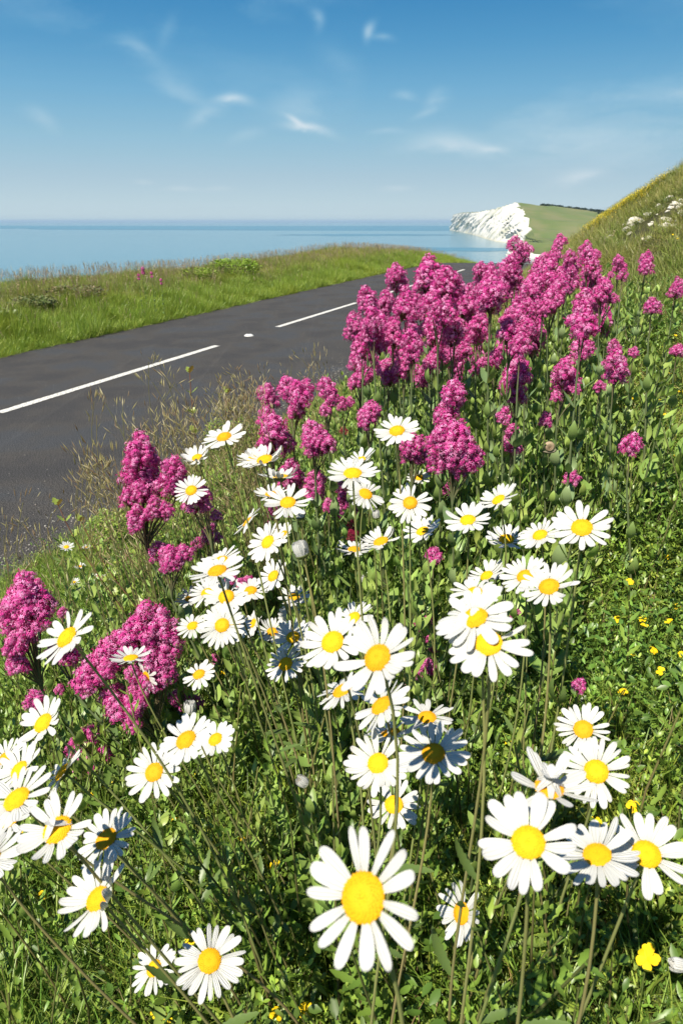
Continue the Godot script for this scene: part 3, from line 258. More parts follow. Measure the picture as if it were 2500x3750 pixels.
	[0.382,-2.949,[0.339,1.3881,-2.9893,0.0291,0.3063,1.3514,-3.0336,0.0257,0.3343,1.3366,-2.9853,0.0279,0.2994,1.3306,-2.9729,0.0247,0.323,1.3753,-2.9794,0.0168,0.3144,1.3376,-3.0358,0.0168,0.3156,1.325,-2.9988,0.0164],"pink valerian packed in among others inside the large drift beside the road","packed valerian inside the drift",false],
	[0.402,-3.138,[0.3732,1.3922,-3.0782,0.0295,0.3894,1.3613,-2.9908,0.036,0.3206,1.3645,-3.0133,0.0389,0.3667,1.3746,-3.0207,0.0202,0.3465,1.3671,-2.98,0.023],"pink valerian packed in among others inside the large drift beside the road","packed valerian inside the drift",false],
	[0.937,-3.3,[0.8827,1.1696,-3.253,0.0309,0.9018,1.1354,-3.2329,0.0406,0.8696,1.1617,-3.1586,0.0216],"pink valerian packed in among others inside the large drift beside the road","packed valerian inside the drift",false],
	[0.899,-3.23,[0.8414,1.4182,-3.2494,0.0305,0.8435,1.4006,-3.2276,0.0265,0.8134,1.3752,-3.2673,0.0406,0.8949,1.3592,-3.2583,0.03,0.8204,1.4103,-3.1913,0.0174,0.8297,1.3856,-3.2319,0.0207,0.8342,1.3663,-3.2549,0.0218],"pink valerian packed in among others inside the large drift beside the road","packed valerian inside the drift",false],
	[0.557,-3.322,[0.4925,1.3892,-3.3257,0.0306,0.5079,1.359,-3.3348,0.0437,0.4711,1.3309,-3.3168,0.0375,0.4538,1.3244,-3.2795,0.0338,0.5166,1.366,-3.3426,0.0231,0.4791,1.3378,-3.2801,0.0248,0.4694,1.3201,-3.3166,0.0222],"pink valerian packed in among others inside the large drift beside the road","packed valerian inside the drift",false],
	[0.434,-2.96,[0.4153,1.3681,-2.9924,0.0303,0.4161,1.3202,-3.0245,0.0366,0.4514,1.3246,-2.945,0.0387,0.4238,1.3465,-2.9802,0.0366,0.408,1.3327,-3.0237,0.0208,0.4161,1.3318,-2.9294,0.0229,0.423,1.3317,-2.9784,0.0235],"pink valerian packed in among others inside the large drift beside the road","packed valerian inside the drift",false],
	[0.141,-3.241,[0.1284,1.064,-3.2668,0.0316,0.1017,0.9939,-3.2657,0.0336,0.1247,1.0327,-3.2538,0.0415,0.111,0.9927,-3.336,0.0417,0.1118,1.0156,-3.3497,0.0207,0.1024,1.0047,-3.3126,0.0237,0.1259,1.0192,-3.2901,0.0257],"pink valerian packed in among others inside the large drift beside the road","packed valerian inside the drift",false],
	[0.381,-2.271,[0.3496,1.3202,-2.2681,0.029,0.372,1.2717,-2.2349,0.0259,0.3448,1.2987,-2.2753,0.0288,0.3487,1.3064,-2.261,0.0206,0.3475,1.2997,-2.2107,0.0167,0.3747,1.282,-2.2796,0.0172,0.3468,1.3069,-2.2338,0.0151],"pink valerian packed in among others inside the large drift beside the road","packed valerian inside the drift",false],
	[0.301,-2.651,[0.2438,1.2647,-2.6292,0.0283,0.2467,1.2118,-2.6695,0.0233,0.2252,1.2002,-2.6836,0.0237,0.2566,1.2101,-2.6516,0.0335,0.248,1.2318,-2.6483,0.016,0.2209,1.2195,-2.5998,0.0142,0.2406,1.2098,-2.6326,0.0175],"pink valerian packed in among others inside the large drift beside the road","packed valerian inside the drift",false],
	[0.773,-2.835,[0.7599,1.3094,-2.8683,0.0327,0.7419,1.2636,-2.7852,0.0286,0.7786,1.2616,-2.7556,0.036,0.7522,1.2704,-2.7541,0.0303,0.7562,1.2802,-2.8529,0.0192,0.7624,1.2541,-2.7951,0.0203,0.7606,1.2534,-2.7584,0.0206],"pink valerian packed in among others inside the large drift beside the road","packed valerian inside the drift",false],
	[0.414,-2.358,[0.3515,1.3884,-2.3327,0.0281,0.3319,1.361,-2.3337,0.0193,0.3711,1.3481,-2.3137,0.0294,0.3823,1.358,-2.3119,0.0307,0.3386,1.3611,-2.3633,0.0149,0.3602,1.3402,-2.3973,0.0156,0.371,1.3492,-2.3026,0.0186],"pink valerian packed in among others inside the large drift beside the road","packed valerian inside the drift",false],
	[1.223,-3.449,[1.1853,1.4303,-3.4086,0.0315,1.1902,1.3533,-3.3384,0.0422,1.1908,1.3932,-3.4134,0.0231],"pink valerian packed in among others inside the large drift beside the road","packed valerian inside the drift",false],
	[-3.548,-12.926,[-3.5478,0.9143,-12.9262,0.041,-3.5478,0.8543,-12.9262,0.041],"tallest of the tiny pink valerian beyond the road at left","valerian beyond the road",false],
	[-3.392,-12.897,[-3.3916,0.847,-12.8975,0.0293,-3.3916,0.787,-12.8975,0.0293],"tiny pink valerian just right of the tallest one beyond the road","valerian beyond the road",false],
	[-3.221,-12.85,[-3.2208,0.7347,-12.8497,0.0293,-3.2208,0.6747,-12.8497,0.0293],"low tiny pink valerian farthest right beyond the road","valerian beyond the road",false],
	[-3.621,-12.882,[-3.621,0.8111,-12.8822,0.0264,-3.621,0.7511,-12.8822,0.0264],"low tiny pink valerian left of the tallest one beyond the road","valerian beyond the road",false]]
var BROME := [
	[-0.4532,1.3954,-1.6171,-0.343,-1.553,"bent brown grass seed head reaching over the white road line"],
	[-0.4203,1.3947,-1.5874,-0.374,-1.516,"bent brown grass seed head reaching over the white road line"],
	[-0.3938,1.3745,-1.5335,-0.297,-1.494,"bent brown grass seed head reaching over the white road line"],
	[-0.368,1.3726,-1.4997,-0.247,-1.424,"bent brown grass seed head reaching over the white road line"],
	[-0.4002,1.3852,-1.4419,-0.277,-1.397,"bent brown grass seed head reaching over the white road line"],
	[-0.4735,1.3823,-1.2865,-0.359,-1.201,"dark drooping grass seed head standing out before the road"],
	[-0.4796,1.3608,-1.3622,-0.408,-1.35,"dark drooping grass seed head standing out before the road"],
	[-0.4782,1.351,-1.3032,-0.394,-1.271,"dark drooping grass seed head standing out before the road"],
	[-0.4583,1.3416,-1.4041,-0.359,-1.401,"dark drooping grass seed head standing out before the road"],
	[-0.4615,1.2865,-1.4524,-0.387,-1.424,"pale seeding grass stalk between the road and the tall left valerian"],
	[-0.4006,1.3163,-1.3277,-0.307,-1.266,"pale seeding grass stalk between the road and the tall left valerian"],
	[-0.4143,1.2719,-1.4491,-0.296,-1.427,"pale seeding grass stalk between the road and the tall left valerian"],
	[-0.377,1.3105,-1.4101,-0.283,-1.383,"pale seeding grass stalk between the road and the tall left valerian"],
	[-0.3202,1.3563,-1.3038,-0.213,-1.216,"pale seeding grass stalk between the road and the tall left valerian"],
	[-0.3213,1.3358,-1.4039,-0.191,-1.418,"pale seeding grass stalk between the road and the tall left valerian"],
	[-0.3091,1.3136,-1.4204,-0.242,-1.364,"pale seeding grass stalk between the road and the tall left valerian"],
	[-0.2763,1.3109,-1.3667,-0.17,-1.362,"pale seeding grass stalk between the road and the tall left valerian"],
	[-0.329,1.3153,-1.3513,-0.26,-1.321,"pale seeding grass stalk between the road and the tall left valerian"],
	[-0.3128,1.2918,-1.3717,-0.18,-1.33,"pale seeding grass stalk between the road and the tall left valerian"],
	[-0.3662,1.2829,-1.4019,-0.331,-1.358,"pale seeding grass stalk between the road and the tall left valerian"],
	[-0.2793,1.3268,-1.6482,-0.175,-1.553,"straw coloured seeding grass stalk left of the pink drift, before the road"],
	[-0.2597,1.3117,-1.5989,-0.195,-1.514,"straw coloured seeding grass stalk left of the pink drift, before the road"],
	[-0.2607,1.3276,-1.7055,-0.124,-1.712,"straw coloured seeding grass stalk left of the pink drift, before the road"],
	[-0.2365,1.3192,-1.6229,-0.197,-1.611,"straw coloured seeding grass stalk left of the pink drift, before the road"],
	[-0.2266,1.3443,-1.6597,-0.102,-1.609,"straw coloured seeding grass stalk left of the pink drift, before the road"],
	[-0.1993,1.3448,-1.5409,-0.121,-1.524,"straw coloured seeding grass stalk left of the pink drift, before the road"],
	[-0.2686,1.3222,-1.517,-0.224,-1.423,"straw coloured seeding grass stalk left of the pink drift, before the road"],
	[-0.2522,1.2674,-1.6676,-0.21,-1.586,"straw coloured seeding grass stalk left of the pink drift, before the road"],
	[-0.2655,1.2786,-1.6244,-0.159,-1.614,"straw coloured seeding grass stalk left of the pink drift, before the road"],
	[-0.2251,1.3036,-1.5785,-0.107,-1.514,"straw coloured seeding grass stalk left of the pink drift, before the road"],
	[-0.3067,1.2987,-1.6812,-0.28,-1.662,"straw coloured seeding grass stalk left of the pink drift, before the road"],
	[-0.2448,1.3824,-1.5701,-0.175,-1.472,"straw coloured seeding grass stalk left of the pink drift, before the road"],
	[-0.2808,1.2778,-1.6814,-0.161,-1.623,"straw coloured seeding grass stalk left of the pink drift, before the road"],
	[-0.2199,1.2954,-1.6383,-0.098,-1.633,"straw coloured seeding grass stalk left of the pink drift, before the road"],
	[-0.3065,1.322,-1.6112,-0.168,-1.611,"straw coloured seeding grass stalk left of the pink drift, before the road"],
	[-0.1058,1.3642,-1.8405,-0.042,-1.758,"pale grass stalk at the edge of the drift, before the tarmac"],
	[-0.0805,1.37,-1.8484,-0.044,-1.823,"pale grass stalk at the edge of the drift, before the tarmac"],
	[-0.0639,1.3471,-1.8936,0.021,-1.91,"pale grass stalk at the edge of the drift, before the tarmac"],
	[-0.2158,1.31,-1.9285,-0.162,-1.944,"pale grass stalk at the edge of the drift, before the tarmac"],
	[-0.0487,1.3413,-1.8847,0.052,-1.832,"pale grass stalk at the edge of the drift, before the tarmac"],
	[-0.4566,1.3175,-1.1432,-0.434,-1.076,"brown seeding grass stalk left of the tall valerian, before the road"],
	[-0.4716,1.285,-1.2163,-0.45,-1.169,"brown seeding grass stalk left of the tall valerian, before the road"],
	[-0.4272,1.3069,-1.137,-0.35,-1.072,"brown seeding grass stalk left of the tall valerian, before the road"],
	[-0.4222,1.2935,-1.1608,-0.353,-1.094,"brown seeding grass stalk left of the tall valerian, before the road"],
	[-0.4107,1.304,-1.1758,-0.316,-1.189,"brown seeding grass stalk left of the tall valerian, before the road"],
	[-0.4749,1.2485,-1.2416,-0.427,-1.21,"brown seeding grass stalk left of the tall valerian, before the road"],
	[-0.4785,1.2396,-1.2983,-0.365,-1.296,"brown seeding grass stalk left of the tall valerian, before the road"],
	[-0.5028,1.2522,-1.2627,-0.435,-1.223,"brown seeding grass stalk left of the tall valerian, before the road"],
	[-0.6128,1.2015,-1.2171,-0.572,-1.119,"sparse dark grass stalk rising before the road at the left edge"],
	[-0.6259,1.1586,-1.2231,-0.581,-1.147,"sparse dark grass stalk rising before the road at the left edge"],
	[-0.5655,1.1585,-1.16,-0.496,-1.166,"sparse dark grass stalk rising before the road at the left edge"],
	[-0.6249,1.1646,-1.147,-0.487,-1.108,"sparse dark grass stalk rising before the road at the left edge"],
	[-0.6622,1.0856,-1.2505,-0.625,-1.227,"sparse dark grass stalk rising before the road at the left edge"],
	[-0.5385,1.1999,-1.1675,-0.417,-1.187,"sparse dark grass stalk rising before the road at the left edge"],
	[-0.6611,1.0491,-1.2985,-0.526,-1.295,"sparse dark grass stalk rising before the road at the left edge"],
	[-0.5451,1.1283,-1.1875,-0.504,-1.204,"sparse dark grass stalk rising before the road at the left edge"],
	[-0.6612,1.1465,-1.237,-0.578,-1.151,"sparse dark grass stalk rising before the road at the left edge"],
	[-0.4159,1.2697,-1.3778,-0.375,-1.346,"pale seeding grass stalk between the road and the tall left valerian"],
	[-0.4039,1.3095,-1.319,-0.38,-1.292,"pale seeding grass stalk between the road and the tall left valerian"],
	[-0.4495,1.2402,-1.4474,-0.42,-1.351,"pale seeding grass stalk between the road and the tall left valerian"],
	[-0.4221,1.2653,-1.4601,-0.283,-1.409,"pale seeding grass stalk between the road and the tall left valerian"],
	[-0.3782,1.283,-1.3425,-0.266,-1.345,"pale seeding grass stalk between the road and the tall left valerian"],
	[-0.451,1.242,-1.3754,-0.331,-1.331,"pale seeding grass stalk between the road and the tall left valerian"],
	[-0.4272,1.2187,-1.4224,-0.386,-1.339,"pale seeding grass stalk between the road and the tall left valerian"],
	[-0.3958,1.3068,-1.3157,-0.336,-1.265,"pale seeding grass stalk between the road and the tall left valerian"],
	[-0.4213,1.2296,-1.4628,-0.387,-1.449,"pale seeding grass stalk between the road and the tall left valerian"],
	[-0.3772,1.2585,-1.441,-0.328,-1.414,"pale seeding grass stalk between the road and the tall left valerian"],
	[-0.3655,1.2895,-1.3153,-0.227,-1.241,"pale seeding grass stalk between the road and the tall left valerian"],
	[-0.3666,1.3119,-1.3715,-0.227,-1.285,"pale seeding grass stalk between the road and the tall left valerian"],
	[-0.3306,1.3191,-1.3608,-0.302,-1.295,"pale seeding grass stalk between the road and the tall left valerian"],
	[-0.3495,1.3121,-1.432,-0.298,-1.451,"pale seeding grass stalk between the road and the tall left valerian"],
	[-0.3511,1.326,-1.3557,-0.219,-1.294,"pale seeding grass stalk between the road and the tall left valerian"],
	[-0.3191,1.3237,-1.4445,-0.215,-1.432,"pale seeding grass stalk between the road and the tall left valerian"],
	[-0.347,1.2888,-1.4792,-0.27,-1.388,"pale seeding grass stalk between the road and the tall left valerian"],
	[-0.3017,1.321,-1.4298,-0.2,-1.345,"pale seeding grass stalk between the road and the tall left valerian"],
	[-0.3262,1.2403,-1.4824,-0.221,-1.389,"pale seeding grass stalk between the road and the tall left valerian"],
	[-0.3075,1.2685,-1.3608,-0.25,-1.35,"pale seeding grass stalk between the road and the tall left valerian"],
	[-0.316,1.2976,-1.3633,-0.189,-1.344,"pale seeding grass stalk between the road and the tall left valerian"],
	[-0.2844,1.3019,-1.336,-0.253,-1.27,"pale seeding grass stalk between the road and the tall left valerian"],
	[-0.3322,1.2285,-1.4659,-0.261,-1.468,"pale seeding grass stalk between the road and the tall left valerian"],
	[-0.2823,1.2362,-1.4293,-0.16,-1.4,"pale seeding grass stalk between the road and the tall left valerian"],
	[-0.3401,1.2936,-1.3858,-0.275,-1.342,"pale seeding grass stalk between the road and the tall left valerian"],
	[-0.3367,1.2372,-1.4058,-0.206,-1.386,"pale seeding grass stalk between the road and the tall left valerian"],
	[-0.3592,1.2586,-1.4859,-0.266,-1.451,"pale seeding grass stalk between the road and the tall left valerian"],
	[-0.3315,1.213,-1.4384,-0.283,-1.393,"pale seeding grass stalk between the road and the tall left valerian"],
	[-0.3129,1.2224,-1.4583,-0.193,-1.375,"pale seeding grass stalk between the road and the tall left valerian"],
	[-0.3014,1.283,-1.3945,-0.204,-1.321,"pale seeding grass stalk between the road and the tall left valerian"],
	[-0.3731,1.3018,-1.3358,-0.237,-1.26,"pale seeding grass stalk between the road and the tall left valerian"],
	[-0.3657,1.2589,-1.3745,-0.274,-1.281,"pale seeding grass stalk between the road and the tall left valerian"],
	[-0.3673,1.2725,-1.2689,-0.314,-1.184,"pale seeding grass stalk between the road and the tall left valerian"],
	[-0.2472,1.3211,-1.4596,-0.143,-1.444,"straw coloured seeding grass stalk left of the pink drift, before the road"],
	[-0.2241,1.307,-1.505,-0.198,-1.491,"straw coloured seeding grass stalk left of the pink drift, before the road"],
	[-0.2448,1.3075,-1.537,-0.146,-1.46,"straw coloured seeding grass stalk left of the pink drift, before the road"],
	[-0.2579,1.2611,-1.578,-0.219,-1.535,"straw coloured seeding grass stalk left of the pink drift, before the road"],
	[-0.2493,1.2722,-1.6683,-0.201,-1.605,"straw coloured seeding grass stalk left of the pink drift, before the road"],
	[-0.2228,1.3241,-1.5061,-0.167,-1.461,"straw coloured seeding grass stalk left of the pink drift, before the road"],
	[-0.2527,1.2727,-1.6439,-0.168,-1.641,"straw coloured seeding grass stalk left of the pink drift, before the road"],
	[-0.2678,1.2904,-1.584,-0.241,-1.516,"straw coloured seeding grass stalk left of the pink drift, before the road"],
	[-0.2465,1.3019,-1.5847,-0.187,-1.529,"straw coloured seeding grass stalk left of the pink drift, before the road"],
	[-0.2516,1.3338,-1.5458,-0.173,-1.495,"straw coloured seeding grass stalk left of the pink drift, before the road"],
	[-0.2607,1.2721,-1.635,-0.218,-1.539,"straw coloured seeding grass stalk left of the pink drift, before the road"],
	[-0.2107,1.2712,-1.6474,-0.168,-1.558,"straw coloured seeding grass stalk left of the pink drift, before the road"],
	[-0.2084,1.3466,-1.528,-0.087,-1.522,"straw coloured seeding grass stalk left of the pink drift, before the road"],
	[-0.2293,1.2912,-1.6594,-0.106,-1.612,"straw coloured seeding grass stalk left of the pink drift, before the road"],
	[-0.1945,1.3263,-1.6268,-0.084,-1.57,"straw coloured seeding grass stalk left of the pink drift, before the road"],
	[-0.1867,1.3221,-1.5351,-0.074,-1.447,"straw coloured seeding grass stalk left of the pink drift, before the road"],
	[-0.225,1.3294,-1.5906,-0.102,-1.567,"straw coloured seeding grass stalk left of the pink drift, before the road"],
	[-0.2105,1.2987,-1.5546,-0.109,-1.536,"straw coloured seeding grass stalk left of the pink drift, before the road"],
	[-0.2897,1.2612,-1.6276,-0.174,-1.623,"straw coloured seeding grass stalk left of the pink drift, before the road"],
	[-0.2538,1.2854,-1.5366,-0.128,-1.495,"straw coloured seeding grass stalk left of the pink drift, before the road"],
	[-0.2454,1.3022,-1.4486,-0.128,-1.447,"straw coloured seeding grass stalk left of the pink drift, before the road"],
	[-0.2013,1.2742,-1.5494,-0.073,-1.478,"straw coloured seeding grass stalk left of the pink drift, before the road"],
	[-0.2501,1.2273,-1.6015,-0.228,-1.592,"straw coloured seeding grass stalk left of the pink drift, before the road"],
	[-0.2379,1.2687,-1.4549,-0.1,-1.449,"straw coloured seeding grass stalk left of the pink drift, before the road"],
	[-0.2558,1.305,-1.4823,-0.15,-1.409,"straw coloured seeding grass stalk left of the pink drift, before the road"],
	[-0.2607,1.243,-1.601,-0.177,-1.514,"straw coloured seeding grass stalk left of the pink drift, before the road"],
	[-0.275,1.2697,-1.5819,-0.251,-1.502,"straw coloured seeding grass stalk left of the pink drift, before the road"],
	[-0.172,1.3045,-1.442,-0.033,-1.392,"straw coloured seeding grass stalk left of the pink drift, before the road"],
	[-0.2118,1.2703,-1.5893,-0.163,-1.506,"straw coloured seeding grass stalk left of the pink drift, before the road"],
	[-0.2156,1.2956,-1.5308,-0.127,-1.544,"straw coloured seeding grass stalk left of the pink drift, before the road"],
	[-0.3216,1.258,-1.5961,-0.201,-1.542,"straw coloured seeding grass stalk left of the pink drift, before the road"],
	[-0.2867,1.2852,-1.6427,-0.198,-1.596,"straw coloured seeding grass stalk left of the pink drift, before the road"],
	[-0.3099,1.2663,-1.6411,-0.268,-1.614,"straw coloured seeding grass stalk left of the pink drift, before the road"],
	[-0.2959,1.3198,-1.6564,-0.187,-1.567,"straw coloured seeding grass stalk left of the pink drift, before the road"],
	[-0.2189,1.3191,-1.6366,-0.118,-1.58,"straw coloured seeding grass stalk left of the pink drift, before the road"],
	[-0.2419,1.382,-1.5322,-0.129,-1.454,"straw coloured seeding grass stalk left of the pink drift, before the road"],
	[-0.249,1.2852,-1.4925,-0.184,-1.461,"straw coloured seeding grass stalk left of the pink drift, before the road"],
	[-0.2559,1.2325,-1.6011,-0.227,-1.606,"straw coloured seeding grass stalk left of the pink drift, before the road"],
	[-0.2979,1.2732,-1.6678,-0.186,-1.639,"straw coloured seeding grass stalk left of the pink drift, before the road"],
	[-0.1664,1.2979,-1.4811,-0.146,-1.483,"straw coloured seeding grass stalk left of the pink drift, before the road"],
	[-0.192,1.2473,-1.6477,-0.162,-1.566,"straw coloured seeding grass stalk left of the pink drift, before the road"],
	[-0.1717,1.293,-1.4822,-0.055,-1.475,"straw coloured seeding grass stalk left of the pink drift, before the road"],
	[-0.2921,1.2753,-1.6116,-0.18,-1.569,"straw coloured seeding grass stalk left of the pink drift, before the road"],
	[-0.2557,1.2967,-1.4998,-0.176,-1.49,"straw coloured seeding grass stalk left of the pink drift, before the road"],
	[-0.2831,1.274,-1.6804,-0.208,-1.632,"straw coloured seeding grass stalk left of the pink drift, before the road"],
	[-0.1291,1.3559,-1.7998,-0.057,-1.712,"pale grass stalk at the edge of the drift, before the tarmac"],
	[-0.0898,1.3051,-1.9481,0.03,-1.854,"pale grass stalk at the edge of the drift, before the tarmac"],
	[-0.0492,1.2921,-1.9733,-0.027,-1.959,"pale grass stalk at the edge of the drift, before the tarmac"],
	[-0.1549,1.3221,-1.7163,-0.034,-1.719,"pale grass stalk at the edge of the drift, before the tarmac"],
	[-0.0953,1.2914,-1.9138,-0.052,-1.91,"pale grass stalk at the edge of the drift, before the tarmac"],
	[-0.4642,1.2911,-1.1805,-0.337,-1.171,"brown seeding grass stalk left of the tall valerian, before the road"],
	[-0.4496,1.3018,-1.1569,-0.336,-1.146,"brown seeding grass stalk left of the tall valerian, before the road"],
	[-0.4516,1.2571,-1.2193,-0.374,-1.154,"brown seeding grass stalk left of the tall valerian, before the road"],
	[-0.4429,1.2541,-1.2001,-0.396,-1.205,"brown seeding grass stalk left of the tall valerian, before the road"],
	[-0.4645,1.2482,-1.2699,-0.417,-1.259,"brown seeding grass stalk left of the tall valerian, before the road"],
	[-0.4373,1.224,-1.2048,-0.304,-1.181,"brown seeding grass stalk left of the tall valerian, before the road"],
	[-0.4496,1.2581,-1.1662,-0.388,-1.131,"brown seeding grass stalk left of the tall valerian, before the road"],
	[-0.4899,1.2012,-1.2654,-0.401,-1.219,"brown seeding grass stalk left of the tall valerian, before the road"],
	[-0.3914,1.2557,-1.1633,-0.331,-1.129,"brown seeding grass stalk left of the tall valerian, before the road"],
	[-0.4272,1.2504,-1.2635,-0.299,-1.186,"brown seeding grass stalk left of the tall valerian, before the road"],
	[-0.4335,1.2776,-1.1523,-0.301,-1.136,"brown seeding grass stalk left of the tall valerian, before the road"],
	[-0.4724,1.2453,-1.1614,-0.396,-1.169,"brown seeding grass stalk left of the tall valerian, before the road"],
	[-0.4317,1.255,-1.2051,-0.298,-1.211,"brown seeding grass stalk left of the tall valerian, before the road"],
	[-0.5087,1.2388,-1.2924,-0.44,-1.282,"brown seeding grass stalk left of the tall valerian, before the road"],
	[-0.4948,1.2493,-1.2079,-0.463,-1.188,"brown seeding grass stalk left of the tall valerian, before the road"],
	[-0.4743,1.2173,-1.2404,-0.418,-1.172,"brown seeding grass stalk left of the tall valerian, before the road"]]
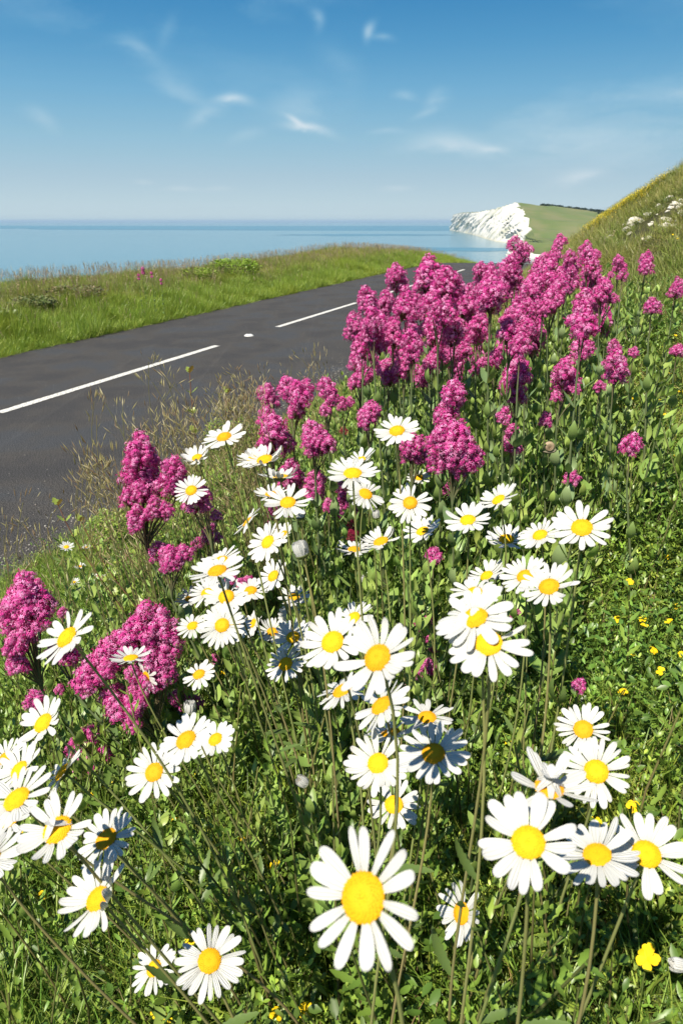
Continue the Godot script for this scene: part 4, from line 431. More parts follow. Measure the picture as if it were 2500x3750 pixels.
var YELLOW := [
	[1.058,-2.308,0.101,0.0083,"small yellow flower in the sunny patch at the right, beside valerian leaves","yellow flowers in the sunny patch"],
	[1.059,-2.22,0.119,0.0077,"small yellow flower in the sunny patch at the right, beside valerian leaves","yellow flowers in the sunny patch"],
	[1.037,-2.234,0.108,0.0067,"small yellow flower in the sunny patch at the right, beside valerian leaves","yellow flowers in the sunny patch"],
	[1.032,-2.258,0.094,0.0075,"small yellow flower in the sunny patch at the right, beside valerian leaves","yellow flowers in the sunny patch"],
	[1.053,-2.234,0.104,0.0085,"small yellow flower in the sunny patch at the right, beside valerian leaves","yellow flowers in the sunny patch"],
	[1.028,-2.141,0.095,0.0063,"small yellow flower in the sunny patch at the right, beside valerian leaves","yellow flowers in the sunny patch"],
	[0.98,-2.137,0.103,0.0076,"small yellow flower in the sunny patch at the right, beside valerian leaves","yellow flowers in the sunny patch"],
	[0.948,-2.034,0.12,0.0079,"small yellow flower in the sunny patch at the right, beside valerian leaves","yellow flowers in the sunny patch"],
	[0.966,-2.113,0.1,0.0062,"small yellow flower in the sunny patch at the right, beside valerian leaves","yellow flowers in the sunny patch"],
	[0.925,-1.935,0.117,0.0063,"small yellow flower in the sunny patch at the right, beside valerian leaves","yellow flowers in the sunny patch"],
	[0.863,-1.8,0.121,0.0079,"small yellow flower in the sunny patch at the right, beside valerian leaves","yellow flowers in the sunny patch"],
	[0.853,-1.759,0.126,0.0073,"small yellow flower in the sunny patch at the right, beside valerian leaves","yellow flowers in the sunny patch"],
	[0.889,-1.758,0.108,0.0079,"small yellow flower in the sunny patch at the right, beside valerian leaves","yellow flowers in the sunny patch"],
	[1.153,-2.31,0.094,0.0086,"small yellow flower in the sunny patch at the right, beside valerian leaves","yellow flowers in the sunny patch"],
	[1.024,-2.402,0.114,0.0081,"small yellow flower in the sunny patch at the right, beside valerian leaves","yellow flowers in the sunny patch"],
	[1.053,-2.409,0.093,0.0068,"small yellow flower in the sunny patch at the right, beside valerian leaves","yellow flowers in the sunny patch"],
	[0.66,-1.226,0.096,0.007,"small yellow flower in the sunny patch at the right, beside valerian leaves","yellow flowers in the sunny patch"],
	[0.561,-1.162,0.105,0.0088,"small yellow flower in the sunny patch at the right, beside valerian leaves","yellow flowers in the sunny patch"],
	[0.496,-1.028,0.109,0.0077,"small yellow flower in the low green turf at the right, beside the daisies","yellow flowers in the right turf"],
	[0.523,-0.99,0.107,0.0072,"small yellow flower in the low green turf at the right, beside the daisies","yellow flowers in the right turf"],
	[0.527,-0.945,0.093,0.008,"small yellow flower in the low green turf at the right, beside the daisies","yellow flowers in the right turf"],
	[0.46,-0.932,0.109,0.0066,"small yellow flower in the low green turf at the right, beside the daisies","yellow flowers in the right turf"],
	[0.521,-0.881,0.12,0.0061,"small yellow flower in the low green turf at the right, beside the daisies","yellow flowers in the right turf"],
	[0.485,-0.858,0.125,0.0076,"small yellow flower in the low green turf at the right, beside the daisies","yellow flowers in the right turf"],
	[0.427,-0.816,0.123,0.0075,"small yellow flower in the low green turf at the right, beside the daisies","yellow flowers in the right turf"],
	[0.248,-0.811,0.095,0.0074,"small yellow flower in the low green turf at the right, beside the daisies","yellow flowers in the right turf"],
	[0.326,-0.637,0.099,0.0076,"small yellow flower in the low green turf at the right, beside the daisies","yellow flowers in the right turf"],
	[0.546,-1.061,0.09,0.0081,"small yellow flower in the low green turf at the right, beside the daisies","yellow flowers in the right turf"],
	[0.545,-0.968,0.122,0.0077,"small yellow flower in the low green turf at the right, beside the daisies","yellow flowers in the right turf"],
	[0.581,-1.061,0.104,0.008,"small yellow flower in the low green turf at the right, beside the daisies","yellow flowers in the right turf"],
	[0.363,-0.613,0.106,0.0089,"small yellow flower in the low green turf at the right, beside the daisies","yellow flowers in the right turf"],
	[1.007,-2.309,0.126,0.0073,"small yellow flower at the right edge under the grassy hill","yellow flowers under the hill"],
	[1.037,-2.26,0.122,0.0067,"small yellow flower at the right edge under the grassy hill","yellow flowers under the hill"],
	[1.049,-2.201,0.127,0.008,"small yellow flower at the right edge under the grassy hill","yellow flowers under the hill"],
	[1.235,-2.543,0.09,0.0079,"small yellow flower at the right edge under the grassy hill","yellow flowers under the hill"],
	[1.137,-2.28,0.105,0.0079,"small yellow flower at the right edge under the grassy hill","yellow flowers under the hill"],
	[1.454,-3.081,0.095,0.0088,"small yellow flower at the right edge under the grassy hill","yellow flowers under the hill"],
	[1.418,-2.93,0.128,0.0077,"small yellow flower at the right edge under the grassy hill","yellow flowers under the hill"],
	[1.016,-2.22,0.11,0.008,"small yellow flower at the right edge under the grassy hill","yellow flowers under the hill"],
	[1.048,-2.462,0.095,0.0064,"small yellow flower at the right edge under the grassy hill","yellow flowers under the hill"],
	[1.35,-2.908,0.106,0.0071,"small yellow flower at the right edge under the grassy hill","yellow flowers under the hill"],
	[1.79,-4.402,0.109,0.0096,"small yellow flower at the right edge under the grassy hill","yellow flowers under the hill"],
	[1.756,-4.769,0.093,0.0086,"small yellow flower at the right edge under the grassy hill","yellow flowers under the hill"],
	[2.784,-6.977,0.123,0.0103,"small yellow flower at the right edge under the grassy hill","yellow flowers under the hill"],
	[2.465,-5.482,0.115,0.0077,"small yellow flower at the right edge under the grassy hill","yellow flowers under the hill"],
	[2.396,-5.266,0.116,0.0078,"small yellow flower at the right edge under the grassy hill","yellow flowers under the hill"],
	[-0.593,-0.984,0.098,0.0068,"small yellow flower in the lower left grass under the daisies","yellow flowers in the lower left"],
	[-0.567,-0.887,0.13,0.0071,"small yellow flower in the lower left grass under the daisies","yellow flowers in the lower left"],
	[-0.442,-0.82,0.102,0.0063,"small yellow flower in the lower left grass under the daisies","yellow flowers in the lower left"],
	[-0.447,-0.749,0.107,0.0084,"small yellow flower in the lower left grass under the daisies","yellow flowers in the lower left"],
	[-0.276,-0.844,0.104,0.0073,"small yellow flower in the lower left grass under the daisies","yellow flowers in the lower left"],
	[-0.264,-0.831,0.095,0.0065,"small yellow flower in the lower left grass under the daisies","yellow flowers in the lower left"],
	[-0.159,-0.619,0.094,0.0085,"small yellow flower in the lower left grass under the daisies","yellow flowers in the lower left"],
	[-0.196,-0.574,0.124,0.0074,"small yellow flower in the lower left grass under the daisies","yellow flowers in the lower left"],
	[-0.208,-0.477,0.113,0.0072,"small yellow flower in the lower left grass under the daisies","yellow flowers in the lower left"],
	[-0.179,-0.472,0.118,0.0067,"small yellow flower in the lower left grass under the daisies","yellow flowers in the lower left"],
	[-0.434,-0.874,0.104,0.0082,"small yellow flower in the lower left grass under the daisies","yellow flowers in the lower left"],
	[-0.448,-0.976,0.104,0.009,"small yellow flower in the lower left grass under the daisies","yellow flowers in the lower left"],
	[-0.602,-0.904,0.109,0.006,"small yellow flower in the lower left grass under the daisies","yellow flowers in the lower left"],
	[-0.587,-0.907,0.109,0.0086,"small yellow flower in the lower left grass under the daisies","yellow flowers in the lower left"],
	[-0.576,-1.44,0.097,0.0073,"small yellow flower in the grass around the great dome-shaped valerian","yellow flowers round the great valerian"],
	[-0.449,-1.092,0.112,0.0086,"small yellow flower in the grass around the great dome-shaped valerian","yellow flowers round the great valerian"],
	[-0.414,-1.087,0.091,0.0082,"small yellow flower in the grass around the great dome-shaped valerian","yellow flowers round the great valerian"],
	[-0.285,-0.953,0.093,0.0081,"small yellow flower in the grass around the great dome-shaped valerian","yellow flowers round the great valerian"],
	[-0.438,-0.955,0.128,0.0079,"small yellow flower in the grass around the great dome-shaped valerian","yellow flowers round the great valerian"],
	[-1.008,-2.339,0.091,0.0068,"small yellow flower in the grass around the great dome-shaped valerian","yellow flowers round the great valerian"],
	[-0.998,-2.399,0.109,0.0087,"small yellow flower in the grass around the great dome-shaped valerian","yellow flowers round the great valerian"],
	[-0.524,-1.463,0.107,0.0067,"small yellow flower in the grass around the great dome-shaped valerian","yellow flowers round the great valerian"],
	[-0.443,-1.271,0.12,0.0082,"small yellow flower in the grass around the great dome-shaped valerian","yellow flowers round the great valerian"],
	[-0.275,-1.279,0.129,0.0079,"small yellow flower in the grass around the great dome-shaped valerian","yellow flowers round the great valerian"],
	[-0.54,-1.186,0.121,0.0086,"small yellow flower in the grass around the great dome-shaped valerian","yellow flowers round the great valerian"],
	[-0.299,-1.356,0.098,0.0061,"small yellow flower in the grass around the great dome-shaped valerian","yellow flowers round the great valerian"],
	[-0.135,-0.727,0.123,0.0079,"small yellow flower deep among the stems at the bottom centre","yellow flowers at the bottom centre"],
	[-0.077,-0.644,0.125,0.0085,"small yellow flower deep among the stems at the bottom centre","yellow flowers at the bottom centre"],
	[-0.159,-0.619,0.095,0.0068,"small yellow flower deep among the stems at the bottom centre","yellow flowers at the bottom centre"],
	[-0.057,-0.46,0.124,0.0077,"small yellow flower deep among the stems at the bottom centre","yellow flowers at the bottom centre"],
	[-0.044,-0.46,0.121,0.0087,"small yellow flower deep among the stems at the bottom centre","yellow flowers at the bottom centre"],
	[-0.053,-0.466,0.091,0.0068,"small yellow flower deep among the stems at the bottom centre","yellow flowers at the bottom centre"],
	[0.276,-0.423,0.15,0.0093,"large yellow buttercup of the low pair below the row of three daisies","buttercups at the bottom right"],
	[0.275,-0.403,0.15,0.01,"large yellow buttercup of the low pair below the row of three daisies","buttercups at the bottom right"]]
var BUSHES := [
	[-0.534,-3.112,0.161,0.155,0.161,2210,0.016,"small-leaved green hawthorn bush right of the tall left valerian"],
	[-0.652,-4.459,0.1495,0.186,0.1495,1700,0.016,"loose hawthorn growth under the highest left daisy, before the road"],
	[-0.954,-5.088,0.115,0.155,0.115,1190,0.016,"hawthorn growth between the brown grass and the highest left daisy"],
	[-1.149,-3.065,0.115,0.1395,0.138,1530,0.016,"hawthorn bush at the road edge under the tall left valerian"],
	[-0.727,-2.702,0.1265,0.1395,0.138,1700,0.015,"dense low hawthorn behind the flat layered valerian"],
	[-0.532,-2.244,0.1035,0.124,0.115,1360,0.015,"low green hawthorn beside the left end of the daisy band"],
	[-0.813,-2.402,0.115,0.093,0.115,1190,0.015,"low hawthorn edging the grass under the flat layered valerian"],
	[-0.418,-4,0.115,0.155,0.115,1190,0.016,"hawthorn growth behind the arched-petal daisy, under the leaning valerian"]]
var SPRIGS := [
	[-0.3885,1.3426,-1.7499,-0.339,-1.7,"upright hawthorn sprig with reddish tip standing before the road"],
	[-0.2822,1.3059,-1.6799,-0.232,-1.63,"reddish hawthorn sprig among straw grass before the road"],
	[-0.6417,1.1068,-1.4321,-0.422,-1.382,"hawthorn twig with brown and green leaves reaching left over the road"],
	[-0.57,1.0928,-1.3718,-0.35,-1.322,"low hawthorn twig with orange leaves under the one over the road"]]
var SCRAP := [-1.014, -2.57]
var SNAIL := [0.3496, 1.35, -1.1009]
const WISPS := [[-14.16,11.04,1.69,0.47,-20,0.3],[-12.46,9.88,2.53,0.77,-25,0.105],[-10.68,8.98,2.32,0.77,-22,0.12],[-7.84,8.48,1.69,0.41,-4,0.45],[-1.62,12.9,0.8,0.47,-60,0.42],[1.82,12.14,0.8,0.41,70,0.63],[2.88,11.75,1.05,0.3,-6,0.45],[4.54,8.28,1.16,0.3,-8,0.45],[6.91,7.92,1.27,0.59,25,0.6],[6.16,7.17,1.48,0.24,15,0.39],[-2.41,6.43,2.32,0.44,-12,0.75],[-3.39,6.94,1.05,0.24,-30,0.45],[3.42,6.08,1.69,0.24,-2,0.375],[7.85,5.25,4.22,0.77,-4,0.63],[10.07,4.6,1.9,0.53,-5,0.51],[11.03,4.85,1.48,0.3,2,0.375],[-2.96,8.3,3.37,1.18,-6,0.21],[17.73,3.06,2.53,0.59,0,0.42],[4.14,2.28,1.9,0.24,0,0.375],[-12.05,2.24,1.69,0.21,0,0.33],[-9.25,2.26,1.48,0.21,0,0.3],[-14.74,2.66,1.05,0.18,0,0.3],[-21,6.5,1.48,0.59,-30,0.33],[-10.24,7.35,1.9,0.65,30,0.225],[-7.02,5.87,1.9,0.53,20,0.21],[0,9.95,2.53,1.18,-60,0.18],[-11.88,12.05,1.69,0.47,45,0.21]]
var SHRUBS := [
	[17.5, -4.5, 0.75, 0.27, 2400, [Color(0.19, 0.3, 0.03), Color(0.24, 0.35, 0.04)], "bright green bramble shrub on the far verge beyond the dashes"],
	[15.6, -4.5, 0.5, 0.17, 900, [Color(0.2, 0.29, 0.035), Color(0.24, 0.33, 0.045)], "low yellow-green bramble left of the bright shrub beyond the road"],
	[10.9, -4.3, 0.6, 0.13, 1000, [Color(0.14, 0.17, 0.06), Color(0.19, 0.18, 0.08), Color(0.25, 0.2, 0.11)], "dark dead-looking bramble in the middle of the far verge"],
	[9.6, -4.1, 0.4, 0.11, 600, [Color(0.14, 0.19, 0.06), Color(0.18, 0.2, 0.075)], "dark bramble left of the bigger dark one on the far verge"],
	[8.4, -3.7, 0.35, 0.1, 400, [Color(0.15, 0.2, 0.06), Color(0.19, 0.21, 0.075)], "small dark bramble nearest the left edge on the far verge"]]

# ------------------------------------------------------------------ mesh collecting
class Shape:
	var v := PackedVector3Array()
	var n := PackedVector3Array()
	var c := PackedColorArray()
	var t := PackedVector2Array()
	var ix := PackedInt32Array()

	func vert(p: Vector3, nn: Vector3, col: Color, uv := Vector2.ZERO) -> int:
		v.append(p); n.append(nn); c.append(col); t.append(uv)
		return v.size() - 1

	func tri(a: int, b: int, d: int) -> void:
		var g := (v[d] - v[a]).cross(v[b] - v[a])
		if g.dot(n[a] + n[b] + n[d]) < 0.0:
			ix.append(a); ix.append(d); ix.append(b)
		else:
			ix.append(a); ix.append(b); ix.append(d)

	func quad(a: int, b: int, d: int, e: int) -> void:
		tri(a, b, d); tri(a, d, e)

	func flat(a: Vector3, b: Vector3, d: Vector3, want: Vector3, col: Color) -> void:
		var g := (d - a).cross(b - a).normalized()
		if g.dot(want) < 0.0: g = -g
		tri(vert(a, g, col), vert(b, g, col), vert(d, g, col))

	func tube(pts: Array, rad: Array, sides: int, c0: Color, c1: Color) -> void:
		var m := pts.size()
		var ref := Vector3(0.31, 0.2, 0.93)
		var first := v.size()
		for i in m:
			var d: Vector3 = (pts[mini(i + 1, m - 1)] - pts[maxi(i - 1, 0)]).normalized()
			var e1 := d.cross(ref).normalized()
			var e2 := d.cross(e1)
			var col := c0.lerp(c1, float(i) / (m - 1))
			for k in sides:
				var a := TAU * k / sides
				var o := e1 * cos(a) + e2 * sin(a)
				vert(pts[i] + o * rad[i], o, col)
		for i in m - 1:
			for k in sides:
				var k2 := (k + 1) % sides
				quad(first + i * sides + k, first + i * sides + k2, first + (i + 1) * sides + k2, first + (i + 1) * sides + k)

	# a blade: two edges, pointed tip
	func blade(at: Vector3, dir: Vector3, side: Vector3, len: float, wide: float, bend: float, segs: int, c0: Color, c1: Color) -> void:
		var axis := side
		var p := at
		var d := dir
		var first := v.size()
		for i in segs:
			var w := wide * (1.0 - pow(float(i) / segs, 1.6)) * 0.5
			var nn := d.cross(axis).normalized()
			var col := c0.lerp(c1, float(i) / segs)
			vert(p - side * w, nn, col); vert(p + side * w, nn, col)
			d = d.rotated(axis, bend / segs)
			p += d * (len / segs)
		vert(p, d.cross(axis).normalized(), c1)
		for i in segs - 1:
			var a := first + i * 2
			quad(a, a + 1, a + 3, a + 2)
		var z := first + (segs - 1) * 2
		tri(z, z + 1, z + 2)

	# a leaf or petal with a midrib: half widths given at each row
	func leaf(at: Vector3, dir: Vector3, side: Vector3, len: float, rows: Array, widths: Array, bend: float, fold: float, c0: Color, c1: Color) -> void:
		var p := at
		var d := dir
		var first := v.size()
		var m := rows.size()
		for i in m:
			var w: float = widths[i] * len
			var up := side.cross(d).normalized()
			var col := c0.lerp(c1, rows[i])
			var tilt := up * fold * w
			vert(p - side * w + tilt, (up + side * fold).normalized(), col, Vector2(0, rows[i]))
			vert(p, up, col, Vector2(0.5, rows[i]))
			vert(p + side * w + tilt, (up - side * fold).normalized(), col, Vector2(1, rows[i]))
			if i < m - 1:
				var step: float = rows[i + 1] - rows[i]
				d = d.rotated(side, bend * step)
				p += d * len * step
		for i in m - 1:
			var a := first + i * 3
			quad(a, a + 1, a + 4, a + 3)
			quad(a + 1, a + 2, a + 5, a + 4)

	# a lathe round the y axis: profile of (radius, y)
	func lathe(prof: Array, sides: int, c0: Color, c1: Color, at := Vector3.ZERO) -> void:
		var first := v.size()
		var m := prof.size()
		for i in m:
			var a: Vector2 = prof[maxi(i - 1, 0)]
			var b: Vector2 = prof[mini(i + 1, m - 1)]
			var tg := (b - a).normalized()
			for k in sides:
				var an := TAU * k / sides
				var o := Vector3(cos(an), 0, sin(an))
				vert(at + o * prof[i].x + Vector3(0, prof[i].y, 0), (o * tg.y - Vector3(0, tg.x, 0)).normalized(), c0.lerp(c1, float(i) / (m - 1)))
		for i in m - 1:
			for k in sides:
				var k2 := (k + 1) % sides
				quad(first + i * sides + k, first + i * sides + k2, first + (i + 1) * sides + k2, first + (i + 1) * sides + k)

	func done(mat: Material) -> ArrayMesh:
		var arr := []
		arr.resize(Mesh.ARRAY_MAX)
		arr[Mesh.ARRAY_VERTEX] = v
		arr[Mesh.ARRAY_NORMAL] = n
		arr[Mesh.ARRAY_COLOR] = c
		arr[Mesh.ARRAY_TEX_UV] = t
		arr[Mesh.ARRAY_INDEX] = ix
		var me := ArrayMesh.new()
		me.add_surface_from_arrays(Mesh.PRIMITIVE_TRIANGLES, arr)
		me.surface_set_material(0, mat)
		return me

# many copies of one mesh, for what nobody could count
class Scatter:
	var xf: Array[Transform3D] = []
	var col := PackedColorArray()
	func put(t: Transform3D, c: Color) -> void:
		xf.append(t); col.append(c)

func scatter_node(called: String, me: Mesh, sc: Scatter, label: String, category: String, parent: Node = null) -> void:
	var mm := MultiMesh.new()
	mm.transform_format = MultiMesh.TRANSFORM_3D
	mm.use_colors = true
	mm.mesh = me
	mm.instance_count = sc.xf.size()
	for i in sc.xf.size():
		mm.set_instance_transform(i, sc.xf[i])
		mm.set_instance_color(i, sc.col[i])
	var o := MultiMeshInstance3D.new()
	o.multimesh = mm
	o.name = numbered(called)
	o.set_meta("kind", "stuff")
	if label:
		o.set_meta("label", label); o.set_meta("category", category)
	(parent if parent else self).add_child(o, true)

# ------------------------------------------------------------------ naming
func numbered(called: String) -> String:
	var k: int = names.get(called, 0)
	names[called] = k + 1
	return called if k == 0 else "%s_%03d" % [called, k]

func thing(called: String, label: String, category: String, where: Vector3, group := "") -> Node3D:
	var o := Node3D.new()
	o.name = numbered(called)
	o.position = where
	o.set_meta("label", label)
	o.set_meta("category", category)
	if group: o.set_meta("group", group)
	add_child(o)
	return o

func part(called: String, me: Mesh, parent: Node3D, t := Transform3D(), kind := "") -> MeshInstance3D:
	var o := MeshInstance3D.new()
	o.name = called
	o.mesh = me
	o.transform = t
	if kind: o.set_meta("kind", kind)
	parent.add_child(o, true)
	return o

func structure(called: String, me: Mesh) -> MeshInstance3D:
	var o := MeshInstance3D.new()
	o.name = called
	o.mesh = me
	o.set_meta("kind", "structure")
	add_child(o)
	return o

# ------------------------------------------------------------------ the lie of the land
func along(x: float, z: float) -> float: return x * ROAD_SIN - z * ROAD_COS
func across(x: float, z: float) -> float: return 5.19 + x * ROAD_COS + z * ROAD_SIN
func place(s: float, u: float) -> Vector3:
	var w := u - 5.19
	return Vector3(s * ROAD_SIN + w * ROAD_COS, 0, -s * ROAD_COS + w * ROAD_SIN)

func dip(s: float) -> float:
	var e := maxf(0.0, s - 27.0)
	return minf(0.003 * e * e, 54.0)

func rise(s: float, u: float) -> float:
	var h := 0.0
	var b := bumps.get_noise_2d(s * 1.0, u * 1.0)
	if u < -2.37:
		var e := -2.37 - u
		h = 0.3 * smoothstep(0.0, 1.9, e) + b * 0.14 * smoothstep(0.2, 1.2, e)
		h += 0.10 * smoothstep(1.5, 3.5, e) - 0.2 * smoothstep(11.0, 7.0, s) * smoothstep(1.2, 3.0, e)
		h -= maxf(0.0, e - 3.9) * 0.75 * smoothstep(3.9, 5.5, e)
	elif u > 2.45:
		var e := u - 2.45
		var k := 0.37 + 0.36 * smoothstep(0.5, 12.0, s)
		h = k * (e - 0.3 * (1.0 - exp(-e / 0.3)))
		h += b * (0.03 + 0.16 * smoothstep(2.5, 9.0, s)) * smoothstep(0.1, 1.2, e)
		h = h if h < 9.0 else 9.0 + (h - 9.0) / (1.0 + (h - 9.0) / 9.0)
	return maxf(h - dip(s), SEA_LEVEL - 1.0)

func ground(x: float, z: float) -> float:
	return rise(along(x, z), across(x, z))

func grid(ss: Array, us: Array, mat: Material, colour: Callable) -> ArrayMesh:
	var g := Shape.new()
	var w := us.size()
	for s in ss:
		for u in us:
			var p := place(s, u)
			p.y = rise(s, u)
			var q := place(s, u); q.y = 0
			var e := 0.05
			var hs: float = (rise(s + e, u) - p.y) / e
			var hu: float = (rise(s, u + e) - p.y) / e
			var nn := (Vector3.UP - Vector3(ROAD_SIN, 0, -ROAD_COS) * hs - Vector3(ROAD_COS, 0, ROAD_SIN) * hu).normalized()
			g.vert(p, nn, colour.call(s, u))
	for i in ss.size() - 1:
		for j in w - 1:
			g.quad(i * w + j, i * w + j + 1, (i + 1) * w + j + 1, (i + 1) * w + j)
	return g.done(mat)

func steps(a: float, b: float, d: float) -> Array:
	var r := []
	var n := int(round((b - a) / d))
	for i in n: r.append(a + (b - a) * i / n)
	return r

# ------------------------------------------------------------------ materials
func lin(r: float, g: float, b: float) -> Color:
	return Color(r, g, b).linear_to_srgb()

func plain(r: float, g: float, b: float, rough := 0.7) -> StandardMaterial3D:
	var m := StandardMaterial3D.new()
	m.albedo_color = lin(r, g, b)
	m.roughness = rough
	return m

func tinted(rough := 0.6, through := 0.0) -> StandardMaterial3D:
	var m := StandardMaterial3D.new()
	m.vertex_color_use_as_albedo = true
	m.roughness = rough
	m.metallic_specular = 0.35
	if through > 0.0:
		m.backlight_enabled = true
		m.backlight = Color(through, through, through * 0.8).linear_to_srgb()
	return m

func noise_tex(freq: float, seed_: int, octaves: int, ramp: Array, size := 512) -> NoiseTexture2D:
	var f := FastNoiseLite.new()
	f.seed = seed_
	f.frequency = freq
	f.fractal_octaves = octaves
	var t := NoiseTexture2D.new()
	t.width = size; t.height = size
	t.seamless = true
	t.noise = f
	if ramp.size():
		var gr := Gradient.new()
		gr.offsets = ramp[0]
		gr.colors = ramp[1]
		t.color_ramp = gr
	return t

# ------------------------------------------------------------------ sky
func make_sky() -> Sky:
	var wide := 4096
	var high := 2048
	var strip := Image.create(1, high, false, Image.FORMAT_RGB8)
	var stops := [[-90.0, Color8(150, 172, 184)], [0.0, Color8(190, 208, 213)], [1.2, Color8(183, 204, 213)], [3.0, Color8(167, 194, 209)], [5.5, Color8(144, 185, 207)], [8.5, Color8(114, 169, 203)], [11.5, Color8(84, 149, 193)], [14.5, Color8(62, 131, 182)], [22.0, Color8(46, 114, 170)], [40.0, Color8(36, 96, 154)], [90.0, Color8(28, 78, 136)]]
	for r in high:
		var el := 90.0 - (r + 0.5) / high * 180.0
		var col: Color = stops[0][1]
		for k in stops.size() - 1:
			if el >= stops[k][0] and el <= stops[k + 1][0]:
				col = stops[k][1].lerp(stops[k + 1][1], (el - stops[k][0]) / (stops[k + 1][0] - stops[k][0]))
		strip.set_pixel(0, r, col)
	strip.resize(wide, high, Image.INTERPOLATE_NEAREST)
	# thin cirrus all round the sky, stretched along the wind
	var f := FastNoiseLite.new()
	f.seed = 11; f.frequency = 0.011; f.fractal_octaves = 6; f.fractal_gain = 0.56
	f.domain_warp_enabled = true; f.domain_warp_amplitude = 38.0; f.domain_warp_frequency = 0.012
	var a := f.get_seamless_image(1400, 512, false, false, 0.1)
	a.convert(Image.FORMAT_L8)
	a.resize(wide, 512, Image.INTERPOLATE_CUBIC)
	f.seed = 4; f.frequency = 0.006; f.fractal_octaves = 3
	var b := f.get_seamless_image(1024, 512, false, false, 0.1)
	b.convert(Image.FORMAT_L8)
	b.resize(wide, 512, Image.INTERPOLATE_CUBIC)
	var da := a.get_data()
	var db := b.get_data()
	var px := strip.get_data()
	var top := 512    # row of 45 degrees up
	# brushed wisps: azimuth, elevation, half length, half width, slope (degrees), strength
	var wisps := WISPS
	var extra := PackedFloat32Array()
	extra.resize(wide * 512)
	for w in wisps:
		var cx: float = w[0] / 360.0 * wide   # the panorama's left edge is -z
		var cy: float = (90.0 - w[1]) / 180.0 * high - top
		var reach: float = w[2] * wide / 360.0 * 1.3
		var sl := deg_to_rad(w[4])
		for y in range(maxi(0, int(cy - reach)), mini(512, int(cy + reach) + 1)):
			for x in range(int(cx - reach), int(cx + reach) + 1):
				var dx := (x - cx) * 360.0 / wide
				var dy := -(y - cy) * 180.0 / high
				var l: float = (dx * cos(sl) + dy * sin(sl)) / w[2]
				var q := float(da[y * wide + posmod(x, wide)]) / 255.0 - 0.5
				var m: float = (-dx * sin(sl) + dy * cos(sl) + q * 2.6 * w[3] + l * l * w[3] * 0.5) / w[3]
				var e: float = exp(-l * l * 2.2 - m * m * 1.6) * w[5] * (0.25 + 1.9 * maxf(0.0, q + 0.28))
				extra[y * wide + posmod(x, wide)] += e
	for y in 512:
		var el := 45.0 - (y + 0.5) / 512.0 * 45.0
		var fade := smoothstep(0.0, 2.5, el) * (1.0 - smoothstep(26.0, 45.0, el) * 0.7)
		for x in wide:
			var i := y * wide + x
			var k := (da[i] - 104) / 130.0
			var m := (db[i] - 96) / 110.0
			var cov := extra[i]
			if k > 0.0 and m > 0.0:
				cov += k * minf(m, 1.0) * 0.5 * fade
			if cov > 0.004:
				cov = minf(cov, 0.75)
				var o := ((y + top) * wide + x) * 3
				px[o] = int(px[o] + (222 - px[o]) * cov)
				px[o + 1] = int(px[o + 1] + (228 - px[o + 1]) * cov)
				px[o + 2] = int(px[o + 2] + (232 - px[o + 2]) * cov)
	var im := Image.create_from_data(wide, high, false, Image.FORMAT_RGB8, px)
	var m := PanoramaSkyMaterial.new()
	m.panorama = ImageTexture.create_from_image(im)
	m.energy_multiplier = 0.69
	var sky := Sky.new()
	sky.sky_material = m
	return sky

# ------------------------------------------------------------------ flowers
var petal_meshes := {}
var mat := {}
var disc_meshes := []
var calyx_mesh: ArrayMesh
var daisy_leaves := []
var cluster_meshes := []
var bud_clusters := []
var valerian_leaves := []

func petal_shape(bend: float, wide: float, twist: float) -> ArrayMesh:
	var g := Shape.new()
	var rows := [0.0, 0.14, 0.34, 0.56, 0.76, 0.9, 0.97, 1.0]
	var k := wide
	var widths := [0.45 * k, 0.62 * k, 0.88 * k, 1.0 * k, 0.98 * k, 0.78 * k, 0.5 * k, 0.22 * k]
	var dir := Vector3(1, 0.06, 0).normalized()
	var side := Vector3(0, twist, 1).normalized()
	g.leaf(Vector3.ZERO, dir, side, 1.0, rows, widths, bend, -0.16 + twist * 0.4, Color(0.62, 0.62, 0.575), Color(0.65, 0.65, 0.63))
	return g.done(mat.petal)

